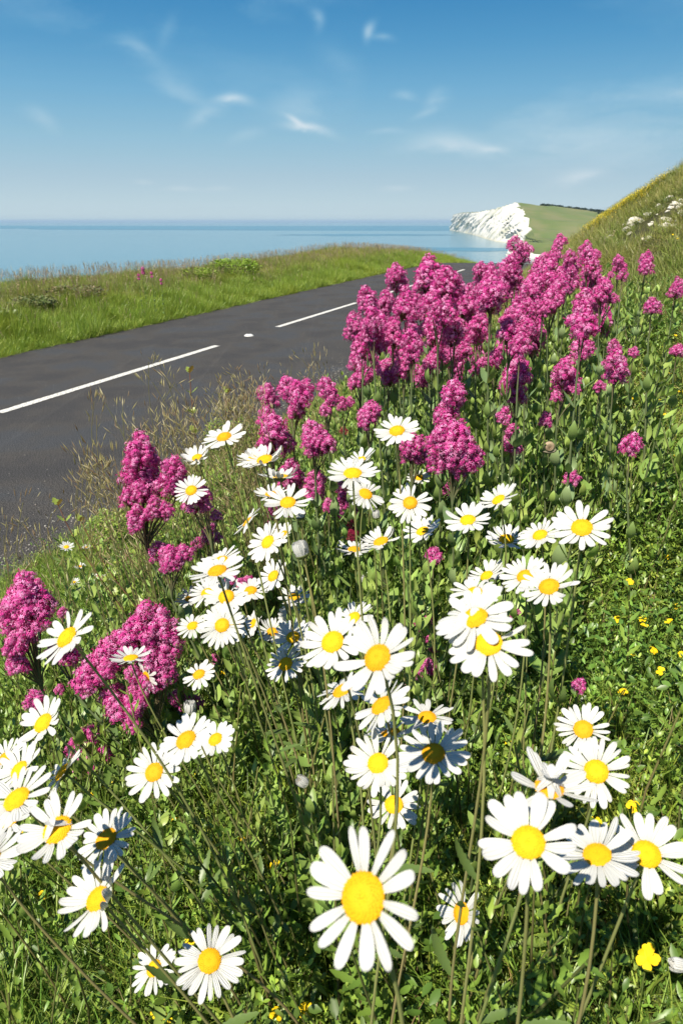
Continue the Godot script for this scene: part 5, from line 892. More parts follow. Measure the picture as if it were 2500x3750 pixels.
func make_daisy_parts() -> void:
	for b in 7:
		var l := []
		for k in 4:
			l.append(petal_shape([-0.35, -0.08, 0.12, 0.32, 0.6, 1.05, 1.9][b] * (0.8 + 0.13 * k) , [0.135, 0.15, 0.165, 0.12][k], [-0.1, 0.06, 0.0, 0.16][k]))
		petal_meshes[b] = l
	for k in 3:
		var g := Shape.new()
		var cols := [Color(0.80, 0.43, 0.006), Color(0.82, 0.48, 0.008), Color(0.76, 0.38, 0.006)]
		var c: Color = cols[k]
		var prof := []
		for i in 9:
			var t := i / 8.0
			prof.append(Vector2(maxf(0.001, cos(t * PI / 2.0)), 0.36 * sin(t * PI / 2.0) - 0.05 * smoothstep(0.75, 1.0, t)))
		g.lathe(prof, 28, c * Color(0.8, 0.8, 0.8), c * Color(0.9, 0.92, 0.9))
		# the packed florets stand proud as small cones in spirals
		for i in 190:
			var r := sqrt((i + 0.5) / 190.0)
			var an := i * 2.39996
			var t := acos(clampf(r, 0.0, 1.0))
			var p := Vector3(cos(an) * r, 0.36 * sin(t) - 0.05 * smoothstep(0.75, 1.0, sin(t)), sin(an) * r)
			var nn := Vector3(cos(an) * r * 0.55, 1.0, sin(an) * r * 0.55).normalized()
			var e1 := nn.cross(Vector3(0.3, 0.1, 0.9)).normalized()
			var e2 := nn.cross(e1)
			var q := c * Color(0.88 + 0.24 * r, 0.84 + 0.3 * r, 1.0) if k != 2 else c * Color(0.9 + 0.15 * r, 0.8 + 0.3 * r, 1.0)
			q = q * rng.randf_range(0.78, 1.12)
			var tip := g.vert(p + nn * rng.randf_range(0.05, 0.1), nn, q)
			var ring := []
			for j in 5:
				var o := e1 * cos(TAU * j / 5.0) + e2 * sin(TAU * j / 5.0)
				ring.append(g.vert(p + o * 0.058, (o + nn * 0.4).normalized(), q * Color(0.78, 0.66, 0.7)))
			for j in 5: g.tri(tip, ring[j], ring[(j + 1) % 5])
		disc_meshes.append(g.done(mat.disc))
	var cg := Shape.new()
	cg.lathe([Vector2(0.18, -0.62), Vector2(0.55, -0.5), Vector2(0.92, -0.25), Vector2(1.06, 0.0), Vector2(0.95, 0.06)], 14, Color(0.09, 0.12, 0.03), Color(0.13, 0.16, 0.05))
	calyx_mesh = cg.done(mat.leaf)
	for k in 4:   # narrow toothed stem leaves
		var g := Shape.new()
		var rows := []
		var w := []
		for i in 15:
			var t := i / 14.0
			rows.append(t)
			w.append((0.03 + 0.10 * sin(PI * pow(t, 0.8)) * (1.0 if i % 2 else 0.66)) * (1.0 if i < 14 else 0.1))
		g.leaf(Vector3.ZERO, Vector3(1, 0.5, 0).normalized(), Vector3(0, 0, 1), 1.0, rows, w, [0.9, 0.5, 1.4, -0.2][k], 0.25, Color(0.11, 0.17, 0.045), Color(0.14, 0.21, 0.055))
		daisy_leaves.append(g.done(mat.leaf))

func basis_up(nn: Vector3, spin: float) -> Basis:
	var y := nn.normalized()
	var x := y.cross(Vector3(0.2, 0.13, 0.97)).normalized()
	var z := x.cross(y)
	return Basis(x, y, z) * Basis(Vector3.UP, spin)

func curve_pts(a: Vector3, b: Vector3, ta: Vector3, tb: Vector3, n: int) -> Array:
	var l := a.distance_to(b)
	var r := []
	for i in n + 1:
		r.append(a.bezier_interpolate(a + ta * l * 0.4, b - tb * l * 0.3, b, float(i) / n))
	return r

func daisy_stem(o: Node3D, top: Vector3, nn: Vector3, thick: float) -> Array:
	var lean := top.normalized()
	var end_dir := (nn * 0.75 + lean).normalized()
	var pts := curve_pts(Vector3(0, -0.03, 0), top, (Vector3.UP + Vector3(rng.randf_range(-0.25, 0.25), 0, rng.randf_range(-0.25, 0.25)) + lean * 0.6).normalized(), end_dir, 12)
	var rad := []
	for i in 13: rad.append(thick * (1.25 - 0.45 * i / 12.0))
	var g := Shape.new()
	var brown := rng.randf()
	g.tube(pts, rad, 6, Color(0.18, 0.22, 0.07).lerp(Color(0.23, 0.16, 0.09), brown), Color(0.27, 0.31, 0.10).lerp(Color(0.27, 0.22, 0.09), brown * 0.7))
	part("stem", g.done(mat.stem), o)
	return pts

func daisy(row: Array) -> void:
	var head := Vector3(row[0], row[1], row[2])
	var dia: float = row[3]
	var nn := Vector3(row[4], row[5], row[6])
	var base := Vector3(row[7], 0, row[8])
	base.y = ground(base.x, base.z) - 0.005
	var kind: String = row[9]
	var o := thing("oxeye_daisy", row[10], "daisy", base, "ox-eye daisies on the bank")
	var top := head - base
	var rd := dia * rng.randf_range(0.155, 0.178)
	var neck := top - nn * rd * 0.55
	var pts := daisy_stem(o, neck, nn, clampf(dia * 0.024, 0.0008, 0.0014))
	var spin := rng.randf() * TAU
	var b := basis_up(nn, spin)
	var fh := Node3D.new()
	fh.name = "flower_head"
	o.add_child(fh)
	part("calyx", calyx_mesh, fh, Transform3D(b.scaled_local(Vector3.ONE * rd), top))
	part("disc", disc_meshes[rng.randi() % 3], fh, Transform3D(b.scaled_local(Vector3(rd, rd * rng.randf_range(0.75, 1.15), rd)), top))
	var n := rng.randi_range(17, 23)
	if kind == "w": n = 15
	if dia < 0.04: n = 16
	var droop := rng.randi_range(1, 3)
	if kind == "r": droop = 4
	for i in n:
		var an := TAU * (i + rng.randf_range(-0.24, 0.24)) / n
		var ln := (dia * 0.5 - rd * 0.86) * rng.randf_range(0.86, 1.07)
		var which := clampi(droop + rng.randi_range(-1, 1), 0, 5)
		var lift := rng.randf_range(-0.1, 0.12)
		var close := false
		if kind == "c" and absf(angle_difference(an, 1.0)) < 0.7: which = 6
		if kind == "f" and i % 7 == 3:
			lift = 2.45; which = 1; close = true
		if kind == "u":
			if i % 3 == 0: lift = 2.3; which = 2; close = true
			elif i % 3 == 1: lift = 0.5; which = 1
		if rng.randf() < 0.05 and kind != "w": continue
		var out := b * Basis(Vector3.UP, -an)
		var t := Transform3D(out * Basis(Vector3(0, 0, 1), lift) * Basis(Vector3(1, 0, 0), rng.randf_range(-0.3, 0.3)), top + out * Vector3(rd * (1.0 if close else 0.86), rd * (0.02 + 0.03 * (i % 3) + (0.05 if close else 0.0)), 0))
		var wide := ln * rng.randf_range(0.85, 1.15) * (0.92 if kind == "w" else 1.0) * 20.0 / maxf(n, 17)
		part("petal", petal_meshes[which][rng.randi() % 4], fh, t.scaled_local(Vector3(ln, ln, wide)))
	for i in rng.randi_range(2, 4):
		var k := rng.randi_range(1, 7)
		var p: Vector3 = pts[k]
		part("leaf", daisy_leaves[rng.randi() % 4], o, Transform3D(Basis(Vector3.UP, rng.randf() * TAU).scaled(Vector3.ONE * rng.randf_range(0.022, 0.05)), p))

func daisy_bud(row: Array) -> void:
	var head := Vector3(row[0], row[1], row[2])
	var r: float = row[3] * 0.5
	var nn := Vector3(row[4], row[5], row[6])
	var base := Vector3(row[7], 0, row[8])
	base.y = ground(base.x, base.z) - 0.005
	var o := thing("daisy_bud", row[10], "daisy bud", base, "ox-eye daisy buds on the bank")
	var top := head - base
	var b := basis_up(nn, rng.randf() * TAU)
	daisy_stem(o, top - nn * r * 0.8, nn, 0.0011)
	part("calyx", calyx_mesh, o, Transform3D(b.scaled_local(Vector3.ONE * r * 0.85), top))
	part("disc", disc_meshes[1], o, Transform3D(b.scaled_local(Vector3.ONE * r * 0.55), top))
	for i in 14:
		var an := TAU * i / 14.0
		var out := b * Basis(Vector3.UP, -an)
		var t := Transform3D(out * Basis(Vector3(0, 0, 1), rng.randf_range(1.25, 1.6)), top + out * Vector3(r * 0.72, 0, 0))
		part("petal", petal_meshes[3][i % 4], o, t.scaled_local(Vector3(r * 1.5, r * 1.5, r * 2.4)))

func make_valerian_parts() -> void:
	# one flower cluster of unit radius: small domes of five-petalled florets on short tubes
	for k in 10:
		var g := Shape.new()
		var buddy := k >= 8
		# a tapering panicle of paired small cymes, with gaps between them
		var cores := [[Vector3(0, 0.72, 0), 0.34]]
		for tier in 4:
			var y: float = [0.5, 0.2, -0.12, -0.45][tier]
			var m: int = [3, 5, 6, 4][tier]
			var off := rng.randf() * TAU
			for i in m:
				var an := off + TAU * (i + rng.randf_range(-0.25, 0.25)) / m
				var ring: float = [0.36, 0.56, 0.66, 0.6][tier] * rng.randf_range(0.85, 1.15)
				cores.append([Vector3(cos(an) * ring, y + rng.randf_range(-0.12, 0.12), sin(an) * ring), rng.randf_range(0.2, 0.33)])
		for core in cores:
			var n := int(92 * core[1] * core[1] / 0.25)
			var tone := rng.randf_range(0.8, 1.15)
			g.tube([Vector3(0, -0.9, 0), core[0] * 0.5 + Vector3(0, -0.2, 0), core[0]], [0.03, 0.022, 0.015], 4, Color(0.12, 0.10, 0.04), Color(0.25, 0.06, 0.09))
			for i in n:
				var y := 1.0 - 1.55 * (i + 0.5) / n
				var an := i * 2.39996 + rng.randf() * 0.4
				var q := sqrt(maxf(0.0, 1.0 - y * y))
				var d := Vector3(cos(an) * q, y, sin(an) * q)
				d = (d + core[0] * 0.25 + Vector3(rng.randf_range(-0.2, 0.2), rng.randf_range(-0.15, 0.25), rng.randf_range(-0.2, 0.2))).normalized()
				var p: Vector3 = core[0] + d * core[1] * (rng.randf_range(0.7, 1.3) + (0.35 if rng.randf() < 0.15 else 0.0))
				# leave out what is buried in the other domes
				var buried := false
				for other in cores:
					if other != core and p.distance_to(other[0]) < other[1] * 0.62: buried = true
				if buried: continue
				var deep := Color(0.50, 0.02, 0.19) * tone
				var light := Color(0.74, 0.05, 0.35).lerp(Color(0.93, 0.46, 0.75), pow(rng.randf(), 1.6)) * rng.randf_range(0.82, 1.06)
				if buddy:
					deep = Color(0.30, 0.02, 0.06); light = Color(0.48, 0.06, 0.14) * rng.randf_range(0.7, 1.1)
				var e1 := d.cross(Vector3(rng.randf() - 0.5, rng.randf() - 0.5, rng.randf() - 0.5)).normalized()
				var e2 := d.cross(e1)
				var root: Vector3 = core[0] + d * core[1] * 0.35
				# tube: a thin three-sided sheath
				for j in 3:
					var o1 := e1 * cos(TAU * j / 3.0) + e2 * sin(TAU * j / 3.0)
					var o2 := e1 * cos(TAU * (j + 1) / 3.0) + e2 * sin(TAU * (j + 1) / 3.0)
					g.flat(root, p + o1 * 0.026, p + o2 * 0.026, o1 + o2, deep)
				if buddy or rng.randf() < 0.14:
					for j in 4:
						var o1 := e1 * cos(TAU * j / 4.0) + e2 * sin(TAU * j / 4.0)
						var o2 := e1 * cos(TAU * (j + 1) / 4.0) + e2 * sin(TAU * (j + 1) / 4.0)
						g.flat(p + o1 * 0.045, p + o2 * 0.045, p + d * 0.09, d + o1 + o2, deep.lerp(light, 0.35))
					continue
				var size := rng.randf_range(0.105, 0.145)
				for j in 5:
					var a := TAU * (j + rng.randf_range(-0.15, 0.15)) / 5.0
					var o := e1 * cos(a) + e2 * sin(a)
					var sd := d.cross(o).normalized()
					var droop := rng.randf_range(-0.35, 0.25)
					var tip := p + o * size + d * size * droop
					var mid := p + o * size * 0.6 + d * size * droop * 0.3
					var nn := (d + o * 0.2).normalized()
					var a0 := g.vert(p, nn, light * 0.85)
					var a1 := g.vert(mid + sd * size * 0.22, nn, light)
					var a2 := g.vert(tip, nn, light)
					var a3 := g.vert(mid - sd * size * 0.22, nn, light)
					g.quad(a0, a1, a2, a3)
		if buddy: bud_clusters.append(g.done(mat.bloom))
		else: cluster_meshes.append(g.done(mat.bloom))
	for k in 6:
		var g := Shape.new()
		var rows := [0.0, 0.12, 0.28, 0.46, 0.64, 0.8, 0.92, 1.0]
		var w := [0.05, 0.15, 0.215, 0.225, 0.185, 0.12, 0.055, 0.004]
		var q := [1.0, 0.85, 1.15, 1.0, 0.7, 0.95][k] as float
		for i in 8: w[i] *= q
		var c: Color = [Color(0.18, 0.275, 0.10), Color(0.22, 0.31, 0.10), Color(0.19, 0.28, 0.13), Color(0.27, 0.36, 0.10), Color(0.20, 0.30, 0.11), Color(0.24, 0.32, 0.15)][k]
		g.leaf(Vector3.ZERO, Vector3(1, 0.75, 0).normalized(), Vector3(0, rng.randf_range(-0.2, 0.2), 1).normalized(), 1.0, rows, w, [0.9, 1.4, 0.5, 1.1, 0.2, 1.7][k], 0.28, c, c * Color(1.1, 1.12, 0.95))
		valerian_leaves.append(g.done(mat.leaf))

func valerian(row: Array) -> void:
	# row: base x, base z, clusters [x, y, z, radius, ...], label, group, buds
	var base := Vector3(row[0], 0, row[1])
	base.y = ground(base.x, base.z) - 0.005
	var cl: Array = row[2]
	var o := thing("red_valerian", row[3], "valerian", base, row[4])
	var nc := cl.size() / 4
	var tops := []
	var low := Vector3(0, 1e9, 0)
	for i in nc:
		var p := Vector3(cl[i * 4], cl[i * 4 + 1], cl[i * 4 + 2]) - base
		tops.append(p)
		if p.y - cl[i * 4 + 3] < low.y: low = p - Vector3(0, cl[i * 4 + 3] * 1.3, 0)
	var fork: Vector3 = Vector3(tops[0].x, 0, tops[0].z).lerp(Vector3(low.x, 0, low.z), 0.5)
	fork.y = maxf(low.y - 0.05, 0.06)
	fork.x *= 0.92; fork.z *= 0.92
	var g := Shape.new()
	var pts := curve_pts(Vector3(0, -0.03, 0), fork, (Vector3.UP + fork.normalized() * 0.5).normalized(), fork.normalized(), 8)
	var rad := []
	for i in 9: rad.append(0.0031 - 0.0011 * i / 8.0)
	g.tube(pts, rad, 6, Color(0.12, 0.13, 0.06), Color(0.13, 0.17, 0.075))
	part("stem", g.done(mat.stem), o)
	for i in nc:
		var r: float = cl[i * 4 + 3]
		var h: Vector3 = tops[i]
		var bg := Shape.new()
		var bp := curve_pts(fork, h - Vector3(0, r * 0.5, 0), Vector3(0, 1, 0), Vector3(0, 1, 0), 5)
		bg.tube(bp, [0.0019, 0.0017, 0.0015, 0.0014, 0.0012, 0.001], 5, Color(0.13, 0.17, 0.075), Color(0.2, 0.12, 0.08))
		var br := part("branch", bg.done(mat.stem), o)
		var tilt := Vector3(rng.randf_range(-0.35, 0.35), 1.0, rng.randf_range(-0.35, 0.35))
		var t := Transform3D(basis_up(tilt, rng.randf() * TAU).scaled_local(Vector3(r * rng.randf_range(0.95, 1.1), r * rng.randf_range(0.9, 1.1), r * rng.randf_range(0.95, 1.1))), h)
		part("flower_cluster", (bud_clusters[i % 2] if row[5] else cluster_meshes[rng.randi() % cluster_meshes.size()]), br, t, "stuff")
	# opposite pairs of fleshy leaves up the stem
	var pairs := clampi(int(fork.length() / 0.05), 2, 10)
	var turn := rng.randf() * TAU
	for i in pairs:
		var at: Vector3 = pts[clampi(1 + int(7.0 * (i + 0.5) / pairs), 1, 7)]
		turn += PI / 2.0 + rng.randf_range(-0.3, 0.3)
		var big := rng.randf_range(0.045, 0.075) * (1.0 - 0.45 * i / pairs)
		for k in 2:
			part("leaf", valerian_leaves[rng.randi() % 6], o, Transform3D(Basis(Vector3.UP, turn + PI * k).scaled(Vector3.ONE * big * rng.randf_range(0.85, 1.15)), at))

# ------------------------------------------------------------------ grass, leaves and other ground growth
func tuft(blades: int, tall: float, spread: float, wide: float, cols: Array, segs := 3) -> ArrayMesh:
	var g := Shape.new()
	for i in blades:
		var an := rng.randf() * TAU
		var r := sqrt(rng.randf()) * spread
		var at := Vector3(cos(an) * r, -0.01, sin(an) * r)
		var out := Vector3(cos(an), 0, sin(an))
		var yaw := rng.randf() * TAU
		var side := Vector3(cos(yaw), 0, sin(yaw))
		var dir := (Vector3.UP + out * rng.randf_range(0.0, 0.55) + Vector3(rng.randf_range(-0.2, 0.2), 0, rng.randf_range(-0.2, 0.2))).normalized()
		side = (side - dir * side.dot(dir)).normalized()
		var c: Color = cols[rng.randi() % cols.size()] * rng.randf_range(0.8, 1.2)
		g.blade(at, dir, side, tall * rng.randf_range(0.55, 1.1), wide * rng.randf_range(0.7, 1.3), rng.randf_range(0.1, 1.5) * (1.0 if rng.randf() < 0.5 else -1.0), segs, c, c * Color(1.05, 1.02, 0.95))
	return g.done(mat.grass)

func plume(tall: float, cols: Array) -> ArrayMesh:
	# two or three thin stalks with loose seed heads
	var g := Shape.new()
	for k in 3:
		var lean := Vector3(rng.randf_range(-0.3, 0.3), 1, rng.randf_range(-0.3, 0.3)).normalized()
		var root := Vector3(rng.randf_range(-0.05, 0.05), 0, rng.randf_range(-0.05, 0.05))
		var top := root + lean * tall * rng.randf_range(0.7, 1.1)
		var c: Color = cols[rng.randi() % cols.size()]
		g.tube([root, root.lerp(top, 0.6) + Vector3(0.005, 0, 0.004), top], [0.0012, 0.001, 0.0006], 3, Color(0.17, 0.17, 0.06), c)
		for i in 14:
			var t := 0.72 + 0.28 * i / 14.0
			var p := root.lerp(top, t)
			var an := rng.randf() * TAU
			var d := (Vector3(cos(an), rng.randf_range(0.3, 1.3), sin(an))).normalized()
			var l := 0.022 * rng.randf_range(0.6, 1.3)
			var side := d.cross(Vector3(0.3, 0.5, 0.8)).normalized()
			g.blade(p, d, side, l, l * 0.28, 0.3, 2, c, c)
	return g.done(mat.grass)

func sprig(leaves: int, high: float, wide: float, leaf: float, cols: Array, trefoil: bool) -> ArrayMesh:
	var g := Shape.new()
	for i in leaves:
		var an := rng.randf() * TAU
		var r := sqrt(rng.randf()) * wide
		var p := Vector3(cos(an) * r, high * rng.randf_range(0.15, 1.0), sin(an) * r)
		var c: Color = cols[rng.randi() % cols.size()] * rng.randf_range(0.75, 1.25)
		if i % 3 == 0:
			g.tube([Vector3(p.x * 0.4, -0.01, p.z * 0.4), p], [0.0007, 0.0005], 3, Color(0.09, 0.10, 0.03), c)
		var nleaf := 3 if trefoil else 1
		var yaw := rng.randf() * TAU
		for k in nleaf:
			var a := yaw + TAU * k / 3.0
			var d := Vector3(cos(a), rng.randf_range(-0.1, 0.75), sin(a)).normalized()
			var side := d.cross(Vector3.UP).normalized() + Vector3(0, rng.randf_range(-0.4, 0.4), 0)
			side = (side - d * side.dot(d)).normalized()
			var l := leaf * rng.randf_range(0.6, 1.25)
			var fat := rng.randf_range(0.55, 1.0)
			g.leaf(p, d, side, l, [0.0, 0.4, 0.75, 1.0], [0.04, 0.28 * fat, 0.24 * fat, 0.01], rng.randf_range(-0.2, 0.8), 0.22, c, c)
	return g.done(mat.leaf)

func lobed(leaves: int, box: Vector3, leaf: float, cols: Array) -> ArrayMesh:
	# foliage of small lobed leaves spread through a bush
	var g := Shape.new()
	for i in leaves:
		var d := Vector3(rng.randf_range(-1, 1), rng.randf_range(-1, 1), rng.randf_range(-1, 1))
		if d.length() > 1.0: d = d.normalized() * rng.randf_range(0.7, 1.0)
		var p := d * box
		p.y += box.y
		var c: Color = cols[rng.randi() % cols.size()] * rng.randf_range(0.7, 1.3)
		var a := rng.randf() * TAU
		var dir := Vector3(cos(a), rng.randf_range(-0.3, 0.6), sin(a)).normalized()
		var side := dir.cross(Vector3.UP).normalized() + Vector3(0, rng.randf_range(-0.5, 0.5), 0)
		side = (side - dir * side.dot(dir)).normalized()
		g.leaf(p, dir, side, leaf * rng.randf_range(0.6, 1.3), [0.0, 0.25, 0.42, 0.55, 0.75, 0.86, 1.0], [0.03, 0.34, 0.18, 0.38, 0.17, 0.22, 0.02], rng.randf_range(0.0, 0.7), 0.2, c, c)
	return g.done(mat.leaf)

func leafy_shoot(high: float) -> ArrayMesh:
	var g := Shape.new()
	var top := Vector3(rng.randf_range(-0.1, 0.1), high, rng.randf_range(-0.1, 0.1))
	g.tube([Vector3(0, -0.02, 0), top * 0.5, top], [0.003, 0.0025, 0.0012], 5, Color(0.12, 0.14, 0.06), Color(0.13, 0.17, 0.07))
	var turn := rng.randf() * TAU
	var pairs := int(high / 0.05) + 1
	for i in pairs:
		var f := (i + 0.6) / pairs
		turn += PI / 2.0 + rng.randf_range(-0.3, 0.3)
		for k in 2:
			var a := turn + PI * k
			var d := Vector3(cos(a), rng.randf_range(0.25, 1.1), sin(a)).normalized()
			var side := d.cross(Vector3.UP).normalized()
			var q := rng.randf_range(0.8, 1.2)
			var c := Color(0.19, 0.30, 0.075).lerp(Color(0.34, 0.44, 0.11), rng.randf())
			var w := [0.05 * q, 0.16 * q, 0.21 * q, 0.215 * q, 0.17 * q, 0.11 * q, 0.004]
			g.leaf(top * f, d, side, rng.randf_range(0.04, 0.075) * (1.15 - 0.6 * f), [0.0, 0.14, 0.32, 0.52, 0.72, 0.87, 1.0], w, rng.randf_range(0.2, 1.5), 0.26, c, c * Color(1.08, 1.1, 1))
	return g.done(mat.leaf)

func leafy_stalk(high: float) -> ArrayMesh:
	# a daisy stalk without its flower in view: hairy stem with many small toothed leaves
	var g := Shape.new()
	var top := Vector3(rng.randf_range(-0.06, 0.06), high, rng.randf_range(-0.06, 0.06))
	var brown := rng.randf()
	g.tube([Vector3(0, -0.02, 0), top * 0.5 + Vector3(0.008, 0, 0.006), top], [0.0017, 0.0014, 0.001], 5, Color(0.13, 0.14, 0.05).lerp(Color(0.17, 0.11, 0.06), brown), Color(0.19, 0.21, 0.07))
	for i in int(high / 0.013):
		var f := (i + 0.5) * 0.013 / high
		var a := i * 2.4 + rng.randf()
		var d := Vector3(cos(a), rng.randf_range(0.3, 1.2), sin(a)).normalized()
		var rows := []
		var w := []
		for j in 8:
			rows.append(j / 7.0)
			w.append((0.04 + 0.12 * sin(PI * pow(j / 7.0, 0.8)) * (1.0 if j % 2 else 0.55)) * (1.0 if j < 7 else 0.1))
		var c := Color(0.145, 0.245, 0.04).lerp(Color(0.24, 0.35, 0.055), rng.randf())
		g.leaf(top * f, d, d.cross(Vector3.UP).normalized(), rng.randf_range(0.014, 0.034) * (1.2 - 0.6 * f), rows, w, rng.randf_range(0.2, 1.4), 0.25, c, c)
	return g.done(mat.leaf)

func seen(p: Vector3, margin: float) -> bool:
	# whether a place could show from here or from a step to the side
	var d := p - EYE
	var f := -d.z * 0.92 - d.y * 0.392
	return f > -0.1 and absf(d.x) < f * 0.5 * margin + 0.35

func spot(s: float, u: float) -> Vector3:
	var p := place(s, u)
	p.y = rise(s, u)
	return p

func stand(p: Vector3, size: Vector3, lean := 0.12) -> Transform3D:
	var b := basis_up(Vector3(rng.randf_range(-lean, lean), 1, rng.randf_range(-lean, lean)), rng.randf() * TAU)
	return Transform3D(b.scaled_local(size), p)

func tint(c: Color, v: float) -> Color:
	var k := rng.randf_range(1.0 - v, 1.0 + v)
	return Color(c.r * k * rng.randf_range(0.92, 1.1), c.g * k, c.b * k)

func grow_bank() -> void:
	var fresh := [Color(0.12, 0.21, 0.035), Color(0.18, 0.28, 0.045), Color(0.25, 0.34, 0.06), Color(0.30, 0.38, 0.08)]
	var dry := [Color(0.17, 0.21, 0.05), Color(0.23, 0.22, 0.075), Color(0.13, 0.19, 0.035), Color(0.28, 0.23, 0.11)]
	var near_grass := [tuft(16, 0.15, 0.03, 0.0026, fresh, 4), tuft(14, 0.21, 0.035, 0.003, fresh, 4), tuft(18, 0.12, 0.04, 0.0022, dry, 4)]
	var small := [sprig(30, 0.07, 0.045, 0.0075, fresh, true), sprig(26, 0.10, 0.045, 0.009, fresh, true), sprig(46, 0.06, 0.045, 0.008, [Color(0.17, 0.22, 0.045), Color(0.13, 0.20, 0.04), Color(0.21, 0.25, 0.065)], false), sprig(34, 0.13, 0.04, 0.014, [Color(0.12, 0.20, 0.04), Color(0.16, 0.25, 0.045)], false)]
	var shoots := [leafy_shoot(0.22), leafy_shoot(0.3), leafy_shoot(0.38)]
	var straw := tuft(7, 0.13, 0.06, 0.0022, [Color(0.30, 0.23, 0.12), Color(0.22, 0.15, 0.08), Color(0.36, 0.30, 0.17)], 3)
	var sg := [Scatter.new(), Scatter.new(), Scatter.new()]
	var sl := [Scatter.new(), Scatter.new(), Scatter.new(), Scatter.new()]
	var ss := [Scatter.new(), Scatter.new(), Scatter.new()]
	var st := Scatter.new()
	# close to the eye: thick, fine growth
	for i in 60000:
		var s := rng.randf_range(-0.5, 4.6)
		if rng.randf() < 0.55: s = rng.randf_range(-0.5, 1.9)
		var u := rng.randf_range(2.5, 7.2)
		var p := spot(s, u)
		if not seen(p, 1.35) or Vector2(p.x, p.z).length() < 0.12: continue
		var q := patches.get_noise_2d(p.x * 2.2, p.z * 2.2)
		var q2 := patches.get_noise_2d(p.x * 7.0 + 40, p.z * 7.0)
		var turf := smoothstep(0.1, 0.55, p.x - 0.12 * s + q * 0.5)       # low turf towards the right
		var grassy := smoothstep(-0.15, -0.5, p.x + q * 0.4)
		var roll := rng.randf()
		var size := rng.randf_range(0.7, 1.2)
		var edge := smoothstep(2.5, 2.9, u)
		var hue := Color(0.92, 1.04, 0.95).lerp(Color(1.16, 1.12, 0.85), clampf(q2 * 1.4 + 0.35, 0, 1))
		if roll < 0.36 + 0.36 * grassy:
			var k := rng.randi() % 3
			sg[k].put(stand(p, Vector3.ONE * size * lerpf(1.0, 0.62, turf) * lerpf(0.7, 1.0, edge), 0.25), tint(hue, 0.28))
		elif roll < 0.93:
			var k := rng.randi() % 3 if rng.randf() < 0.8 - 0.1 * turf else 3
			sl[k].put(stand(p, Vector3(size, size * rng.randf_range(0.7, 1.3), size), 0.3), tint(hue, 0.3))
		else:
			st.put(stand(p, Vector3.ONE * size, 0.5), tint(Color(1, 1, 1), 0.3))
	# leafy valerian shoots that are not in flower
	for i in 9000:
		var s := rng.randf_range(0.2, 4.4)
		var u := rng.randf_range(3.4, 5.8)
		var p := spot(s, u)
		if not seen(p, 1.3): continue
		var q := patches.get_noise_2d(p.x * 1.8 + 9, p.z * 1.8)
		var want := smoothstep(3.4, 4.3, u) * (1.0 - smoothstep(5.0, 5.5, u + q * 0.5)) * smoothstep(0.05, 0.8, s)
		if rng.randf() > want * (0.75 + q): continue
		ss[rng.randi() % 3].put(stand(p, Vector3.ONE * rng.randf_range(0.6, 1.05) * lerpf(0.7, 1.0, smoothstep(0.4, 1.5, s)), 0.25), tint(Color(1, 1, 1), 0.22))
	var stalks := [leafy_stalk(0.2), leafy_stalk(0.28), leafy_stalk(0.34)]
	var sk := [Scatter.new(), Scatter.new(), Scatter.new()]
	for i in 2600:
		var p := spot(rng.randf_range(-0.1, 1.9), rng.randf_range(3.9, 5.7))
		if not seen(p, 1.2) or p.length() < 0.3 or Vector2(p.x, p.z).length() < 0.2: continue
		if rng.randf() > 0.5 + patches.get_noise_2d(p.x * 4.0, p.z * 4.0 + 12.0) * 1.3 - 0.42 * smoothstep(0.25, 0.5, p.x): continue
		sk[rng.randi() % 3].put(stand(p, Vector3.ONE * rng.randf_range(0.7, 1.1) * lerpf(0.6, 1.0, smoothstep(0.1, 0.5, Vector2(p.x, p.z).length())), 0.3), tint(Color(1, 1, 1), 0.25))
	for k in 3: scatter_node("daisy_stalks", stalks[k], sk[k], ["short leafy daisy stalks crowding under the flowers", "middling leafy daisy stalks crowding under the flowers", "tall leafy daisy stalks crowding under the flowers"][k], "stalks")
	for k in 3: scatter_node("bank_grass", near_grass[k], sg[k], ["fine green grass growing between the flowers on the bank", "longer green grass growing between the flowers on the bank", "short olive grass growing between the flowers on the bank"][k], "grass")
	for k in 4: scatter_node("ground_cover", small[k], sl[k], ["low three-leaved creeping plants covering the bank", "taller three-leaved plants covering the bank", "tiny round-leaved turf plants covering the bank", "upright small-leaved weeds covering the bank"][k], "ground cover")
	for k in 3: scatter_node("leafy_shoots", shoots[k], ss[k], ["short grey-green leafy shoots under the pink valerian", "middling grey-green leafy shoots under the pink valerian", "tall grey-green leafy shoots under the pink valerian"][k], "shoots")
	var stone := Shape.new()
	for i in 5:
		for j in 6:
			var la := PI * (i / 4.0 - 0.5)
			var lo := TAU * j / 6.0
			var d := Vector3(cos(lo) * cos(la), sin(la) * 0.6, sin(lo) * cos(la))
			stone.vert(d * (1.0 + 0.3 * bumps.get_noise_3dv(d * 30.0)), d, Color(0.3, 0.28, 0.25))
	for i in 4:
		for j in 6: stone.quad(i * 6 + j, i * 6 + (j + 1) % 6, (i + 1) * 6 + (j + 1) % 6, (i + 1) * 6 + j)
	var gr := Scatter.new()
	for i in 5000:
		var s := rng.randf_range(-0.5, 16.0)
		var u := 2.5 - absf(rng.randfn(0.0, 0.22)) if rng.randf() < 0.8 else rng.randf_range(-2.3, 2.4)
		var p := place(s, u)
		p.y = -dip(s) + 0.05 - 0.004 * u * u
		if u > 2.4: p.y = 0.0
		gr.put(stand(p, Vector3.ONE * rng.randf_range(0.002, 0.007) * (1.0 if u > 1.8 else 0.6), 0.3), tint(Color(1, 1, 1), 0.5))
	scatter_node("gravel", stone.done(mat.stem), gr, "loose grit and small stones along the near road edge", "gravel")
	scatter_node("dry_straw", straw, st, "dry straw and dead stalks lying through the bank's growth", "straw")

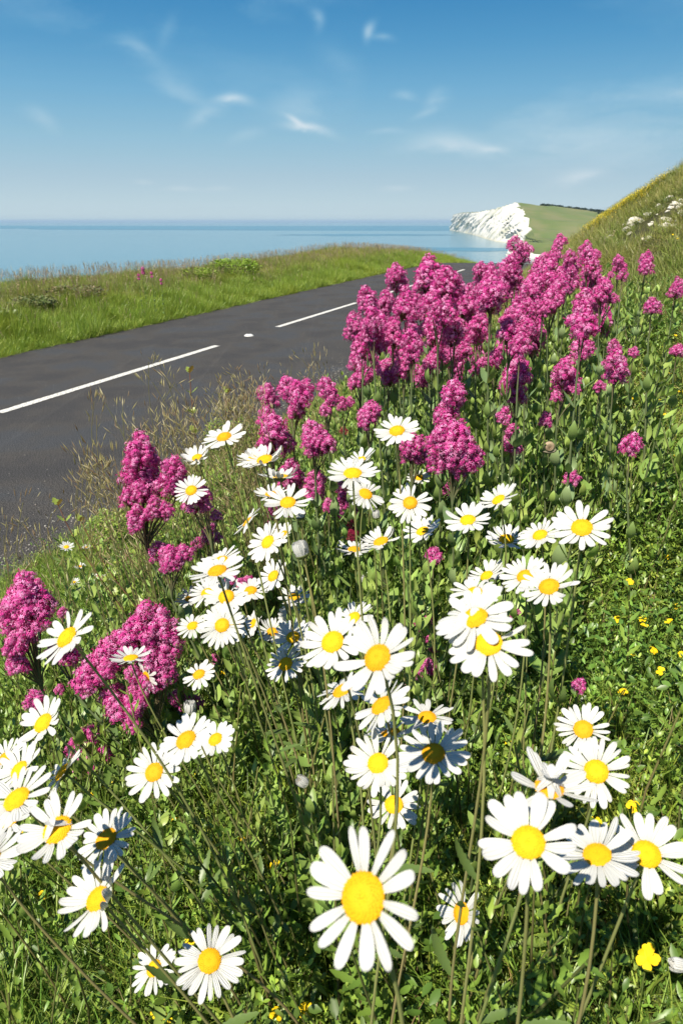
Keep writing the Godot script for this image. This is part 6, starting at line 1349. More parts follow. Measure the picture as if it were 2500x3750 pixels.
func grow_slopes() -> void:
	var green := [Color(0.17, 0.27, 0.04), Color(0.23, 0.33, 0.05), Color(0.30, 0.37, 0.07)]
	var olive := [Color(0.20, 0.235, 0.055), Color(0.27, 0.265, 0.095), Color(0.17, 0.225, 0.045), Color(0.32, 0.285, 0.13)]
	var buff := [Color(0.40, 0.30, 0.19), Color(0.45, 0.36, 0.21), Color(0.36, 0.26, 0.19)]
	var rich := tuft(34, 0.27, 0.07, 0.0055, green, 3)
	var mixed := tuft(24, 0.3, 0.09, 0.005, olive + [Color(0.2, 0.29, 0.04), Color(0.18, 0.27, 0.045)], 3)
	var short := tuft(40, 0.14, 0.09, 0.003, olive, 3)
	var seeds := plume(0.55, buff)
	var a := Scatter.new(); var b := Scatter.new(); var c := Scatter.new(); var d := Scatter.new(); var e := Scatter.new()
	# the far verge beyond the road
	for i in 42000:
		var s := 3.0 + 57.0 * pow(rng.randf(), 1.35)
		var u := rng.randf_range(-7.2, -2.28)
		var p := spot(s, u)
		if not seen(p, 1.25): continue
		var q := patches.get_noise_2d(s * 0.5, u * 0.9)
		var q2 := patches.get_noise_2d(s * 2.0 + 70, u * 2.0)
		var away := smoothstep(-3.2, -4.4, u + q * 0.7)
		var hue := Color(1.06, 1.08, 1).lerp(Color(1.36, 1.2, 1.0), clampf(0.05 + q * 1.3 + 0.25 * away, 0.0, 1.0))
		if rng.randf() > away * 0.8:
			a.put(stand(p, Vector3(1, rng.randf_range(0.6, 1.3) * (0.9 + 0.9 * q2), 1) * rng.randf_range(0.8, 1.2), 0.3), tint(hue, 0.22))
		else:
			b.put(stand(p, Vector3(1, rng.randf_range(0.6, 1.0) * (0.9 + 0.5 * q2), 1) * rng.randf_range(0.8, 1.15), 0.3), tint(hue, 0.22))
		if rng.randf() < 0.18 * away + 0.01:
			d.put(stand(p, Vector3.ONE * rng.randf_range(0.6, 1.05), 0.2), tint(Color(1, 1, 1), 0.25))
	scatter_node("verge_grass", rich, a, "lush green grass along the far side of the road", "grass")
	scatter_node("verge_grass", mixed, b, "rough mixed grass on the cliff side of the far verge", "grass")
	scatter_node("seeding_grass", seeds, d, "pinkish buff grass seed heads over the far verge", "grass")
	# the hill on the right
	for i in 46000:
		var s := 2.2 + 20.0 * pow(rng.randf(), 1.25)
		var u := rng.randf_range(2.6, 12.0)
		var p := spot(s, u)
		if not seen(p, 1.3): continue
		if s < 4.2 and u < 5.6 and rng.randf() < 0.8: continue
		var q := patches.get_noise_2d(s * 0.9 + 20, u * 0.9)
		var q2 := patches.get_noise_2d(s * 3.0, u * 3.0 + 30)
		if CHALK.distance_to(Vector2(s, u)) < 0.45 + q2 * 1.3: continue
		var hue := Color(1.18, 1.15, 1.0).lerp(Color(0.9, 1.05, 0.8), clampf(0.5 + q * 1.6, 0.0, 1.0))
		c.put(stand(p, Vector3(1, rng.randf_range(0.5, 1.0) * (0.9 + q2), 1) * rng.randf_range(0.75, 1.25), 0.35), tint(hue, 0.25))
		if rng.randf() < 0.035:
			e.put(stand(p, Vector3.ONE * rng.randf_range(0.3, 0.55), 0.2), tint(Color(0.9, 1, 0.9), 0.3))
	scatter_node("hill_grass", short, c, "olive tufted grass covering the steep hill on the right", "grass")
	scatter_node("seeding_grass", seeds, e, "thin seed stalks standing on the steep hill", "grass")
	# yellow vetch running along the shoulder of the hill
	var yellow := sprig(34, 0.08, 0.06, 0.014, [Color(0.72, 0.54, 0.02), Color(0.78, 0.62, 0.03), Color(0.2, 0.25, 0.05), Color(0.24, 0.28, 0.06)], false)
	var y := Scatter.new()
	for i in 900:
		var t := rng.randf()
		var su: Vector2 = Vector2(11.3, 4.7).lerp(Vector2(10.8, 5.6), t) + Vector2(rng.randfn(0, 0.45), rng.randfn(0, 0.075))
		if patches.get_noise_2d(su.x * 3.0, su.y * 5.0) < -0.05: continue
		y.put(stand(spot(su.x, su.y) + Vector3(0, 0.1, 0), Vector3.ONE * rng.randf_range(0.7, 1.2), 0.3), tint(Color(1, 1, 1), 0.15))
	scatter_node("yellow_vetch", yellow, y, "yellow flowering vetch in a band along the hill's shoulder", "vetch")

func chalk_scar() -> void:
	# broken lumps of chalk lying bare on the hill
	var o := thing("chalk_outcrop", "bare white chalk rubble showing through the turf high on the hill", "chalk", spot(CHALK.x, CHALK.y))
	var shapes := []
	for k in 4:
		var g := Shape.new()
		var cut := []
		for i in 6:
			var ring := []
			for j in 8:
				var la := PI * (i / 5.0 - 0.5)
				var lo := TAU * j / 8.0
				var r := 1.0 + 0.45 * bumps.get_noise_3d(cos(lo) * cos(la) * 20 + k * 50, sin(la) * 20, sin(lo) * cos(la) * 20)
				ring.append(Vector3(cos(lo) * cos(la), sin(la) * 0.6, sin(lo) * cos(la)) * r)
			cut.append(ring)
		for i in 5:
			for j in 8:
				var j2 := (j + 1) % 8
				var m: Vector3 = cut[i][j] + cut[i + 1][j2]
				var col := Color(0.62, 0.58, 0.50) * rng.randf_range(0.85, 1.1)
				g.flat(cut[i][j], cut[i][j2], cut[i + 1][j2], m, col)
				g.flat(cut[i][j], cut[i + 1][j2], cut[i + 1][j], m, col)
		shapes.append(g.done(mat.chalk))
	for i in 200:
		var su := CHALK + Vector2(rng.randfn(0, 0.7), rng.randfn(0, 0.5))
		if patches.get_noise_2d(su.x * 4.0, su.y * 6.0) < 0.0: continue
		su.x += (su.y - CHALK.y) * -0.8
		part("rock", shapes[rng.randi() % 4], o, stand(spot(su.x, su.y) - o.position, Vector3.ONE * rng.randf_range(0.015, 0.05) * rng.randf_range(0.7, 1.4), 0.6))

# ------------------------------------------------------------------ road
func build_road() -> void:
	var g := Shape.new()
	var ss := steps(-30, 2, 1.0) + steps(2, 30, 0.25) + steps(30, 110, 1.5)
	var us := [-2.46, -2.30, -1.2, 0.0, 1.2, 2.4, 2.56]
	for s in ss:
		for k in us.size():
			var u: float = us[k]
			var w := bumps.get_noise_2d(s * 6.0, u * 100.0) * 0.05
			if k == 0 or k == us.size() - 1: u += w
			var p := place(s, u)
			p.y = -dip(s) + 0.02 + (0.03 - 0.004 * u * u if k > 0 and k < us.size() - 1 else -0.05)
			g.vert(p, Vector3.UP, Color.WHITE)
	var m := us.size()
	for i in ss.size() - 1:
		for j in m - 1: g.quad(i * m + j, i * m + j + 1, (i + 1) * m + j + 1, (i + 1) * m + j)
	var road := structure("road", g.done(mat.tarmac))
	for k in range(-3, 9):
		var d := Shape.new()
		var s0 := 4.72 + 6.0 * k
		var n := 24
		for i in n + 1:
			var s := s0 + 4.0 * i / n
			for j in 2:
				var u := -0.052 if j == 0 else 0.052
				u += bumps.get_noise_2d(s * 40.0, j * 300.0) * 0.006
				var p := place(s + bumps.get_noise_2d(j * 99.0, k * 31.0) * 0.02, u)
				p.y = -dip(s) + 0.054
				d.vert(p, Vector3.UP, Color.WHITE)
		for i in n: d.quad(i * 2, i * 2 + 1, i * 2 + 3, i * 2 + 2)
		part("lane_marking", d.done(mat.paint), road)
	# reflecting stud in the gap between two dashes
	var sp := place(9.7, 0.0); sp.y = 0.05
	var o := thing("road_stud", "white reflecting road stud in the gap between two dashes", "road stud", sp)
	var c := Shape.new()
	c.lathe([Vector2(0.075, 0.0), Vector2(0.07, 0.012), Vector2(0.05, 0.022), Vector2(0.001, 0.025)], 12, Color(0.7, 0.7, 0.68), Color(0.75, 0.75, 0.72))
	part("casing", c.done(mat.petal), o, Transform3D(Basis(), Vector3.ZERO))
	for k in 2:
		var l := Shape.new()
		l.lathe([Vector2(0.012, 0.0), Vector2(0.011, 0.008), Vector2(0.001, 0.012)], 8, Color(0.8, 0.8, 0.8), Color(0.8, 0.8, 0.8))
		part("reflector", l.done(mat.petal), o, Transform3D(Basis(), Vector3(-0.03 + 0.06 * k, 0.02, 0)))

# ------------------------------------------------------------------ the coast
func coast_x(f: float, base: Array) -> float:
	for i in base.size() - 1:
		if f >= base[i][1] and f <= base[i + 1][1]:
			var t: float = (f - base[i][1]) / (base[i + 1][1] - base[i][1])
			return lerpf(base[i][0], base[i + 1][0], t)
	return base[0][0] if f < base[0][1] else base[base.size() - 1][0]

func lookup(f: float, t: Array) -> float:
	for i in t.size() - 1:
		if f >= t[i][0] and f <= t[i + 1][0]:
			return lerpf(t[i][1], t[i + 1][1], smoothstep(0.0, 1.0, (f - t[i][0]) / (t[i + 1][0] - t[i][0])))
	return t[0][1] if f < t[0][0] else t[t.size() - 1][1]

func build_coast(called: String, base: Array, tops: Array, setback: float, f0: float, f1: float, stepf: float, inland: float) -> void:
	var land := Shape.new()
	var face := Shape.new()
	var fs := steps(f0, f1, stepf) + [f1]
	var rows := 26
	var offs := [0.0, 10.0, 25.0, 45.0, 70.0, 100.0, 140.0, 190.0, 250.0, 320.0, 400.0, 520.0, 700.0]
	for f in fs:
		var bx := coast_x(f, base)
		var hc := lookup(f, tops)
		hc += bumps.get_noise_2d(f * 0.35, 7.0) * 0.07 * hc
		var along_face: float = -1.1e6 / f
		var back := setback * lerpf(1.0, 0.28, smoothstep(2900.0, 4600.0, f)) * clampf(hc / 100.0, 0.15, 1.2) * (1.0 + 0.25 * bumps.get_noise_2d(f * 0.4, 40.0))
		for r in rows + 1:
			var t := float(r) / rows
			# buttresses and gullies running aslant down the face
			var rib := absf(bumps.get_noise_2d(along_face * 1.05 + t * 26.0, t * 11.0 + 3.0))
			var fine := bumps.get_noise_2d(along_face * 2.6 + t * 80.0, t * 22.0 + 90.0)
			var env := sin(PI * clampf(t, 0.0, 1.0)) * 0.9 + 0.15
			var profile := pow(t, 1.25)
			var x := bx + back * profile + (rib * 44.0 - 8.0 + fine * 5.0) * env * clampf(hc / 80.0, 0.1, 1.0) * (1.0 if r < rows else 0.0)
			var y := SEA_LEVEL - 2.0 + (hc + 2.0) * t
			var g := patches.get_noise_2d(along_face * 0.16 + t * 5.0, t * 2.0)
			var chalk := Color(0.62, 0.60, 0.55) * (1.0 + 0.16 * fine)
			var weed := Color(0.30, 0.31, 0.18)
			var col := chalk.lerp(weed, smoothstep(0.1, 0.45, g + 0.3 * fine + 0.5 * (rib - 0.2)) * 0.55)
			if f < 2195.0 and f > 1700.0: col = Color(0.09, 0.12, 0.045).lerp(Color(0.14, 0.16, 0.06), 0.5 + fine)
			if t < 0.06: col = Color(0.58, 0.53, 0.42)
			face.vert(Vector3(x, y, -f), Vector3(-1, 0.5, 0).normalized(), col)
		for w: float in offs:
			var x: float = bx + back + w * inland
			var y: float = SEA_LEVEL + maxf(hc - 0.1 * w * inland, 3.0) + bumps.get_noise_2d(f * 0.1, w * 0.2) * 5.0 * smoothstep(0.0, 60.0, w)
			var q := patches.get_noise_2d(along_face * 0.08, w * 0.03) + 0.5 * bumps.get_noise_2d(f * 0.8, w * 0.8)
			var col := Color(0.115, 0.155, 0.05).lerp(Color(0.17, 0.175, 0.075), clampf(0.5 + q * 1.5, 0.0, 1.0))
			if hc < 22.0: col = Color(0.06, 0.085, 0.03).lerp(col, clampf(hc / 22.0, 0.0, 1.0))
			land.vert(Vector3(x, y, -f), Vector3.UP, col)
	var n := fs.size()
	for sh in [[face, rows + 1], [land, offs.size()]]:
		var g: Shape = sh[0]
		var w: int = sh[1]
		# normals from the neighbours
		for i in n:
			for j in w:
				var a := g.v[mini(i + 1, n - 1) * w + j] - g.v[maxi(i - 1, 0) * w + j]
				var b := g.v[i * w + mini(j + 1, w - 1)] - g.v[i * w + maxi(j - 1, 0)]
				var nn := a.cross(b).normalized()
				if nn.dot(Vector3(-0.8, 0.6, 0.2)) < 0.0: nn = -nn
				g.n[i * w + j] = nn
		for i in n - 1:
			for j in w - 1: g.quad(i * w + j, i * w + j + 1, (i + 1) * w + j + 1, (i + 1) * w + j)
	var root := structure(called, land.done(mat.down))
	part("chalk_face", face.done(mat.chalk), root)

func build_sea() -> void:
	var g := Shape.new()
	var e := 90000.0
	for p in [Vector3(-e, 0, 6000), Vector3(e, 0, 6000), Vector3(e, 0, -e), Vector3(-e, 0, -e)]:
		g.vert(p + Vector3(0, SEA_LEVEL, 0), Vector3.UP, Color.WHITE)
	g.quad(0, 1, 2, 3)
	structure("sea", g.done(mat.sea))
	# wind-ruffled stretches: [x, forward, half length across, half depth]
	for k in RUFFLED.size():
		var q: Array = RUFFLED[k]
		var h := Shape.new()
		var c := h.vert(Vector3(q[0], SEA_LEVEL + 0.15 + 0.02 * k, -q[1]), Vector3.UP, Color.WHITE)
		var n := 90
		for i in n:
			var a := TAU * i / n
			var r := 1.0 + 0.45 * bumps.get_noise_2d(cos(a) * 30.0 + k * 90.0, sin(a) * 60.0)
			h.vert(Vector3(q[0] + cos(a) * q[2] * r, SEA_LEVEL + 0.15 + 0.02 * k, -q[1] + sin(a) * q[3] * r), Vector3.UP, Color.WHITE)
		for i in n: h.tri(c, c + 1 + i, c + 1 + (i + 1) % n)
		structure(numbered("ruffled_water"), h.done(mat.ruffled))

func far_wood() -> void:
	var clump := lobed(60, Vector3(5, 4, 5), 3.2, [Color(0.03, 0.05, 0.02), Color(0.04, 0.06, 0.022)])
	var sc := Scatter.new()
	for i in 260:
		var t := rng.randf()
		var x := lerpf(735, 960, t) + rng.randfn(0, 6)
		var f := 2760.0 + rng.randf_range(-25, 25)
		if t > 0.75: f -= rng.randf_range(0, 120)
		var bx := coast_x(f, COAST) + 75.0
		var y := SEA_LEVEL + lookup(f, COAST_TOPS) - 0.1 * (x - bx) + 1.0
		sc.put(stand(Vector3(x, y, -f), Vector3.ONE * rng.randf_range(0.8, 1.5), 0.1), tint(Color(1, 1, 1), 0.2))
	scatter_node("far_wood", clump, sc, "dark belt of trees on the skyline of the far headland", "wood")

# ------------------------------------------------------------------ single plants
func brome(row: Array, spikelets: Array) -> void:
	var head := Vector3(row[0], row[1], row[2])
	var base := Vector3(row[3], 0, row[4])
	base.y = ground(base.x, base.z) - 0.005
	var o := thing("seeding_stalk", row[5], "grass stalk", base, "seeding grass stalks before the road")
	var top := head - base
	var bow := Vector3(rng.randf_range(-1, 0.7), rng.randf_range(0.25, 1.2), rng.randf_range(-0.4, 0.4)).normalized()
	var pts := curve_pts(Vector3(0, -0.02, 0), top, Vector3.UP, (Vector3.UP * 0.4 + bow).normalized(), 12)
	var rad := []
	for i in 13: rad.append(0.0011 - 0.0006 * i / 12.0)
	var c := Color(0.26, 0.22, 0.10).lerp(Color(0.14, 0.15, 0.05), rng.randf())
	var g := Shape.new()
	g.tube(pts, rad, 4, c * 0.8, c)
	part("stem", g.done(mat.stem), o)
	for i in 20:
		var p: Vector3 = pts[8].lerp(pts[12], i / 15.0) if i < 4 else pts[clampi(8 + (i - 2) / 3, 8, 12)]
		var d := (bow * 0.5 + Vector3(rng.randf_range(-1, 1), rng.randf_range(-0.7, 0.8), rng.randf_range(-1, 1))).normalized()
		var tip := p + d * rng.randf_range(0.008, 0.035)
		var lg := (d * 0.4 + Vector3(0, 0.25, 0) + bow * 0.5).normalized()
		part("spikelet", spikelets[rng.randi() % spikelets.size()], o, Transform3D(basis_up(lg, rng.randf() * TAU).scaled_local(Vector3(0.8, 1.35, 0.8) * rng.randf_range(0.007, 0.012)), tip))

func spikelet_shape(c: Color) -> ArrayMesh:
	var g := Shape.new()
	g.lathe([Vector2(0.004, -0.25), Vector2(0.09, 0.05), Vector2(0.13, 0.35), Vector2(0.09, 0.7), Vector2(0.02, 1.0)], 5, c, c * 1.1)
	for k in 3: g.blade(Vector3(0, 0.6, 0), Vector3(cos(k * 2.1) * 0.2, 1, sin(k * 2.1) * 0.2).normalized(), Vector3(cos(k * 2.1 + 1.57), 0, sin(k * 2.1 + 1.57)), 0.8, 0.03, 0.2, 2, c, c)
	g.tube([Vector3(0, -1.4, 0), Vector3(0, -0.25, 0)], [0.012, 0.012], 3, c, c)
	return g.done(mat.grass)

func yellow_flower(row: Array, heads: Array) -> void:
	var base := Vector3(row[0], 0, row[1])
	base.y = ground(base.x, base.z) - 0.004
	var o := thing("yellow_flower", row[4], "yellow flower", base, row[5])
	var h: float = row[2]
	var top := Vector3(rng.randf_range(-0.015, 0.015), h, rng.randf_range(-0.015, 0.015))
	var g := Shape.new()
	g.tube([Vector3(0, -0.01, 0), top * 0.5 + Vector3(0.003, 0, 0.002), top], [0.0009, 0.0008, 0.0007], 4, Color(0.09, 0.12, 0.03), Color(0.12, 0.16, 0.04))
	part("stem", g.done(mat.stem), o)
	var nn := Vector3(rng.randf_range(-0.6, 0.3), 1, rng.randf_range(-0.2, 0.7))
	part("flower_head", heads[rng.randi() % heads.size()], o, Transform3D(basis_up(nn, rng.randf() * TAU).scaled_local(Vector3.ONE * row[3]), top))

func yellow_head(n: int, cup: float) -> ArrayMesh:
	var g := Shape.new()
	for i in n:
		var a := TAU * (i + rng.randf_range(-0.2, 0.2)) / n
		var d := Vector3(cos(a), cup * rng.randf_range(0.6, 1.2), sin(a)).normalized()
		var side := d.cross(Vector3.UP).normalized()
		var c := Color(0.74, 0.50, 0.008) * rng.randf_range(0.85, 1.1)
		g.leaf(Vector3.ZERO, d, side, 1.0, [0.0, 0.3, 0.65, 0.9, 1.0], [0.1, 0.3, 0.42, 0.3, 0.08], -0.7, 0.3, c, c)
	return g.done(mat.disc)

func bush(called: String, label: String, where: Vector3, box: Vector3, leaves: int, leaf: float, cols: Array, twigs: int) -> void:
	var o := thing(called, label, "bush", where)
	part("foliage", lobed(leaves, box, leaf, cols), o, Transform3D(), "stuff")
	for i in twigs:
		var d := Vector3(rng.randf_range(-1, 1), rng.randf_range(0.6, 1.9), rng.randf_range(-1, 1)) * box
		var g := Shape.new()
		g.tube([Vector3(d.x * 0.1, -0.03, d.z * 0.1), d * 0.5 + Vector3(0, box.y * 0.2, 0), d + Vector3(0, box.y * 0.1, 0)], [0.004, 0.003, 0.0015], 4, Color(0.10, 0.07, 0.045), Color(0.14, 0.09, 0.05))
		part("twig", g.done(mat.stem), o)

func upright_sprig(label: String, base: Vector3, top: Vector3, leaf: ArrayMesh, red: ArrayMesh) -> void:
	var o := thing("hawthorn_sprig", label, "sprig", base)
	var t := top - base
	var pts := curve_pts(Vector3(0, -0.03, 0), t, Vector3.UP, (t.normalized() + Vector3(0.1, 0.3, 0)).normalized(), 14)
	var rad := []
	for i in 15: rad.append(0.0022 - 0.0012 * i / 14.0)
	var g := Shape.new()
	g.tube(pts, rad, 5, Color(0.10, 0.06, 0.04), Color(0.22, 0.10, 0.06))
	part("stem", g.done(mat.stem), o)
	for i in range(3, 15):
		for k in 2:
			part("leaf", red if i > 13 and k == 0 else leaf, o, Transform3D(Basis(Vector3.UP, i * 2.2 + k * PI + rng.randf_range(-0.4, 0.4)).scaled(Vector3.ONE * rng.randf_range(0.028, 0.042) * (1.2 - 0.6 * i / 14.0)), pts[i]))

func small_things() -> void:
	# scrap caught in the roadside grass
	var sp := Vector3(SCRAP[0], 0, SCRAP[1])
	sp.y = ground(sp.x, sp.z)
	var o := thing("paper_scrap", "crumpled white and pink scrap lying in the roadside grass at left", "litter", sp + Vector3(0, 0.05, 0))
	for k in 2:
		var g := Shape.new()
		var n := 7
		for i in n:
			for j in n:
				var x := (i / 6.0 - 0.5) * (0.07 if k == 0 else 0.028)
				var z := (j / 6.0 - 0.5) * 0.055
				var y := 0.02 * bumps.get_noise_2d(i * 9.0 + k * 40, j * 9.0) + 0.02 + 0.3 * absf(x)
				g.vert(Vector3(x - 0.012 * k, y + 0.003 * k, z + 0.004 * k), Vector3.UP, Color(0.78, 0.76, 0.74) if k == 0 else Color(0.66, 0.26, 0.24))
		for i in n - 1:
			for j in n - 1: g.quad(i * n + j, i * n + j + 1, (i + 1) * n + j + 1, (i + 1) * n + j)
		part("paper" if k == 0 else "print", g.done(mat.petal), o, Transform3D(Basis(Vector3(1, 0, 0), 0.7), Vector3.ZERO))
	# a snail resting on the leaves
	var q := Vector3(SNAIL[0], SNAIL[1], SNAIL[2])
	var sn := thing("snail", "small brown snail shell among the grey-green valerian leaves at right", "snail", q)
	var g := Shape.new()
	var pts := []
	var rad := []
	for i in 40:
		var t := i / 39.0
		var a := t * TAU * 2.4
		pts.append(Vector3(cos(a) * 0.0055 * (0.12 + t), sin(a) * 0.0055 * (0.12 + t), 0.003 * (1.0 - t)))
		rad.append(0.0008 + 0.0036 * t)
	g.tube(pts, rad, 8, Color(0.20, 0.13, 0.08), Color(0.36, 0.27, 0.17))
	part("shell", g.done(mat.stem), sn)
	var f := Shape.new()
	f.tube([Vector3(-0.009, -0.008, 0), Vector3(0, -0.009, 0), Vector3(0.009, -0.0075, 0), Vector3(0.012, -0.004, 0)], [0.001, 0.003, 0.0024, 0.0012], 6, Color(0.2, 0.17, 0.12), Color(0.22, 0.19, 0.13))
	part("body", f.done(mat.stem), sn)

# ------------------------------------------------------------------ all together
const COAST := [[760.0, 1800.0], [690.0, 1920.0], [610.0, 2020.0], [556.0, 2120.0], [528.0, 2200.0], [512.0, 2300.0], [512.0, 2468.0], [552.0, 2850.0], [634.0, 3486.0], [720.0, 4400.0], [803.0, 5514.0], [900.0, 5640.0], [1200.0, 5700.0]]
const COAST_TOPS := [[1800.0, 4.0], [2040.0, 6.0], [2130.0, 18.0], [2200.0, 42.0], [2290.0, 74.0], [2468.0, 100.0], [2750.0, 121.0], [3000.0, 120.0], [3486.0, 112.0], [4000.0, 106.0], [4800.0, 110.0], [5514.0, 106.0], [5640.0, 60.0], [5700.0, 6.0]]
const RUFFLED := [[-500.0, 8200.0, 9000.0, 2600.0], [250.0, 1750.0, 260.0, 120.0], [120.0, 3600.0, 420.0, 260.0]]
const CHALK := Vector2(7.9, 5.72)

func _ready() -> void:
	rng.seed = 20240611
	bumps.seed = 3; bumps.frequency = 0.06; bumps.fractal_octaves = 4
	patches.seed = 8; patches.frequency = 0.35; patches.fractal_octaves = 3

	var cam := Camera3D.new()
	cam.name = "camera"
	cam.position = EYE
	cam.rotation_degrees = Vector3(-23.07, 0, 0)
	cam.fov = 73.74
	cam.near = 0.04
	cam.far = 200000.0
	var lens := CameraAttributesPhysical.new()
	lens.frustum_focal_length = 16.0   # 73.7 degrees from top to bottom
	lens.frustum_near = 0.04
	lens.frustum_far = 200000.0
	lens.frustum_focus_distance = 1.25
	lens.exposure_aperture = 11.0
	cam.attributes = lens
	cam.fov = 73.74
	add_child(cam)
	var env := Environment.new()
	env.background_mode = Environment.BG_SKY
	env.sky = make_sky()
	env.tonemap_mode = Environment.TONE_MAPPER_LINEAR
	env.tonemap_exposure = 1.6
	env.fog_enabled = true
	env.fog_density = 0.00003
	env.fog_light_color = Color(0.78, 0.90, 1.0)
	env.sdfgi_enabled = true
	env.ssao_enabled = true
	env.ssil_enabled = true
	var we := WorldEnvironment.new()
	we.name = "environment"
	we.environment = env
	add_child(we)
	var sun := DirectionalLight3D.new()
	sun.name = "sun"
	sun.light_color = Color(1.0, 0.968, 0.905)
	sun.light_energy = 1.55
	sun.light_angular_distance = 0.53
	sun.shadow_enabled = true
	add_child(sun)
	sun.look_at_from_position(Vector3(-0.58, 1.36, 0.74) * 10.0, Vector3.ZERO)

	mat.petal = tinted(0.55, 0.3)
	var grooves := Image.create(64, 4, false, Image.FORMAT_L8)
	for x in 64:
		var gv := 0.5 + 0.5 * cos(x / 63.0 * TAU * 3.0)
		for y in 4: grooves.set_pixel(x, y, Color(gv, gv, gv))
	mat.petal.heightmap_enabled = true
	mat.petal.heightmap_texture = ImageTexture.create_from_image(grooves)
	mat.petal.heightmap_scale = 0.04
	mat.disc = tinted(0.75)
	mat.bloom = tinted(0.7, 0.35)
	mat.bloom.metallic_specular = 0.2
	mat.leaf = tinted(0.4, 0.5)
	mat.leaf.metallic_specular = 0.5
	mat.grass = tinted(0.42, 0.5)
	mat.grass.metallic_specular = 0.45
	mat.stem = tinted(0.6)
	mat.chalk = tinted(0.95)
	mat.down = tinted(0.95)
	mat.soil = tinted(0.95)
	mat.soil.heightmap_enabled = true
	mat.soil.heightmap_texture = noise_tex(0.03, 5, 5, [])
	mat.soil.heightmap_scale = 3.0
	mat.soil.uv1_triplanar = true
	mat.soil.uv1_world_triplanar = true
	mat.soil.uv1_scale = Vector3.ONE * 2.0
	mat.tarmac = plain(0.112, 0.108, 0.105, 0.9)
	mat.tarmac.albedo_texture = noise_tex(0.085, 21, 4, [PackedFloat32Array([0.3, 0.46, 0.6, 0.72]), PackedColorArray([Color(0.36, 0.36, 0.36), Color(0.74, 0.74, 0.73), Color(0.95, 0.93, 0.91), Color(1, 1, 1)])], 1024)
	mat.tarmac.heightmap_enabled = true
	mat.tarmac.heightmap_texture = noise_tex(0.16, 22, 3, [], 1024)
	mat.tarmac.heightmap_scale = 1.0
	mat.tarmac.uv1_triplanar = true
	mat.tarmac.uv1_world_triplanar = true
	mat.tarmac.uv1_scale = Vector3.ONE * 0.9
	mat.tarmac.detail_enabled = true
	mat.tarmac.detail_blend_mode = BaseMaterial3D.BLEND_MODE_MUL
	mat.tarmac.detail_uv_layer = BaseMaterial3D.DETAIL_UV_2
	mat.tarmac.uv2_triplanar = true
	mat.tarmac.uv2_world_triplanar = true
	mat.tarmac.uv2_scale = Vector3(0.16, 0.16, 0.16)
	mat.tarmac.detail_albedo = noise_tex(0.012, 23, 4, [PackedFloat32Array([0.25, 0.5, 0.75]), PackedColorArray([Color(0.84, 0.84, 0.86), Color(0.97, 0.95, 0.93), Color(0.9, 0.94, 1.0)])])
	mat.paint = plain(0.74, 0.73, 0.69, 0.7)
	mat.paint.albedo_texture = noise_tex(0.05, 31, 5, [PackedFloat32Array([0.26, 0.36, 0.5, 0.62]), PackedColorArray([Color(0.42, 0.41, 0.4), Color(0.86, 0.85, 0.83), Color(0.95, 0.95, 0.94), Color(1, 1, 1)])])
	mat.paint.uv1_triplanar = true
	mat.paint.uv1_world_triplanar = true
	mat.paint.uv1_scale = Vector3.ONE * 1.7
	mat.sea = plain(0.06, 0.19, 0.25, 0.12)
	mat.sea.normal_enabled = true
	var wave := noise_tex(0.02, 41, 5, [])
	wave.as_normal_map = true
	wave.bump_strength = 4.0
	mat.sea.normal_texture = wave
	mat.sea.normal_scale = 0.3
	mat.sea.uv1_triplanar = true
	mat.sea.uv1_world_triplanar = true
	mat.sea.uv1_scale = Vector3(0.012, 0.012, 0.012)

	mat.ruffled = mat.sea.duplicate()
	mat.ruffled.normal_scale = 0.5
	mat.ruffled.roughness = 0.22
	build_sea()
	build_coast("headland", COAST, COAST_TOPS, 80.0, 1800.0, 5700.0, 12.0, 1.0)
	build_coast("bay_cliff", [[520.0, 1150.0], [400.0, 1250.0], [338.0, 1340.0], [318.0, 1420.0], [345.0, 1480.0], [600.0, 1600.0]], [[1150.0, 3.0], [1330.0, 6.0], [1385.0, 26.0], [1430.0, 24.0], [1480.0, 6.0], [1600.0, 3.0]], 60.0, 1150.0, 1600.0, 8.0, 0.6)
	var soil_cols := func(s: float, u: float) -> Color:
		var q := patches.get_noise_2d(s * 1.5, u * 1.5)
		return Color(0.055, 0.055, 0.022).lerp(Color(0.085, 0.075, 0.035), clampf(0.5 + q, 0.0, 1.0))
	var ss := steps(-40, -3, 3.0) + steps(-3, 14, 0.14) + steps(14, 60, 0.8) + steps(60, 400, 20.0)
	var us := steps(-110, -9, 8.0) + steps(-9, -2.35, 0.28) + [-2.35, 2.43] + steps(2.5, 9, 0.14) + steps(9, 60, 3.0)
	structure("ground", grid(ss, us, mat.soil, soil_cols))
	build_road()
	far_wood()
	chalk_scar()
	print("land ", Time.get_ticks_msec())
	grow_slopes()
	grow_bank()
	print("grown ", Time.get_ticks_msec())
	make_daisy_parts()
	make_valerian_parts()
	for row in DAISIES: daisy(row)
	for row in BUDS: daisy_bud(row)
	for row in VALERIAN: valerian(row)
	print("flowers ", Time.get_ticks_msec())
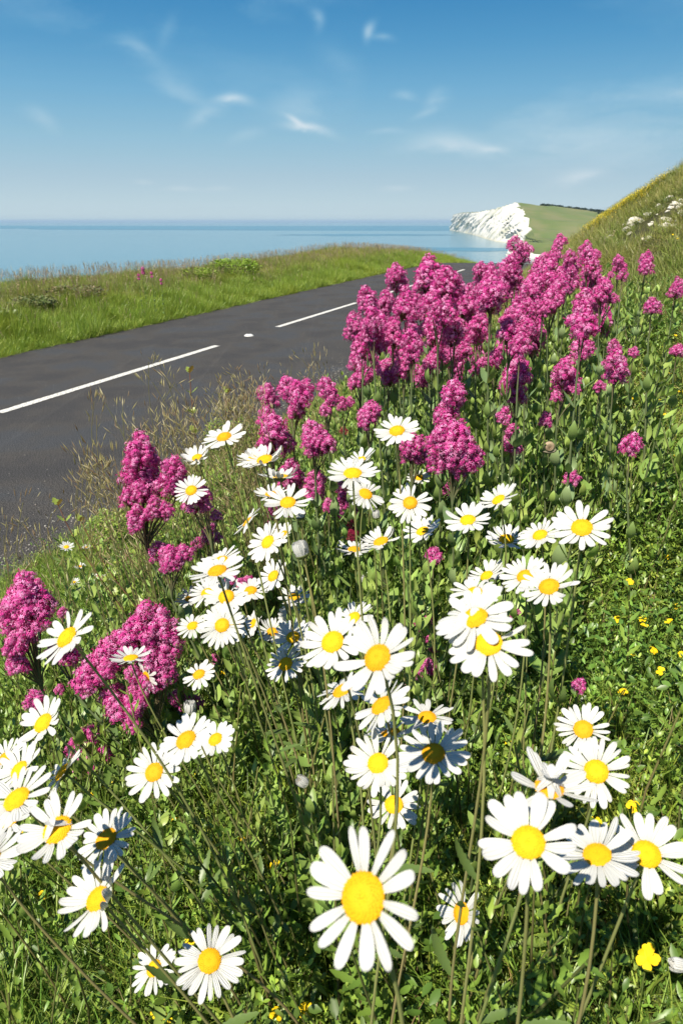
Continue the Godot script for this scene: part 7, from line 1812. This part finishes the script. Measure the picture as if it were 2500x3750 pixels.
	var spk := [spikelet_shape(Color(0.42, 0.36, 0.17)), spikelet_shape(Color(0.33, 0.30, 0.12)), spikelet_shape(Color(0.27, 0.19, 0.10)), spikelet_shape(Color(0.52, 0.46, 0.27))]
	for row in BROME: brome(row, spk)
	var yh := [yellow_head(5, 0.6), yellow_head(4, 1.0), yellow_head(5, 0.3)]
	for row in YELLOW: yellow_flower(row, yh)
	var hedge := [Color(0.22, 0.33, 0.05), Color(0.28, 0.38, 0.06), Color(0.17, 0.27, 0.04), Color(0.36, 0.41, 0.08)]
	for b in BUSHES:
		var w := Vector3(b[0], 0, b[1])
		w.y = ground(w.x, w.z)
		bush("hawthorn_bush", b[7], w, Vector3(b[2], b[3], b[4]), b[5], b[6], hedge, 9)
	var hl := Shape.new()
	hl.leaf(Vector3.ZERO, Vector3(1, 0.4, 0).normalized(), Vector3(0, 0, 1), 1.0, [0.0, 0.25, 0.42, 0.55, 0.75, 0.86, 1.0], [0.03, 0.36, 0.2, 0.42, 0.2, 0.24, 0.03], 0.6, 0.2, Color(0.26, 0.34, 0.06), Color(0.30, 0.37, 0.07))
	var hr := Shape.new()
	hr.leaf(Vector3.ZERO, Vector3(1, 0.9, 0).normalized(), Vector3(0, 0, 1), 1.0, [0.0, 0.25, 0.42, 0.55, 0.75, 0.86, 1.0], [0.03, 0.36, 0.2, 0.42, 0.2, 0.24, 0.03], 0.4, 0.2, Color(0.34, 0.20, 0.06), Color(0.36, 0.24, 0.07))
	var leaf_green := hl.done(mat.leaf)
	var leaf_red := hr.done(mat.leaf)
	for q in SPRIGS:
		var bs := Vector3(q[3], 0, q[4])
		bs.y = ground(bs.x, bs.z) - 0.01
		upright_sprig(q[5], bs, Vector3(q[0], q[1], q[2]), leaf_green, leaf_red)
	# shrubs on the far verge
	for q in SHRUBS:
		var w := spot(q[0], q[1])
		bush("verge_shrub", q[6], w, Vector3(q[2], q[3], q[2]), q[4], 0.06, q[5], 5)
	small_things()
	print("done ", Time.get_ticks_msec())
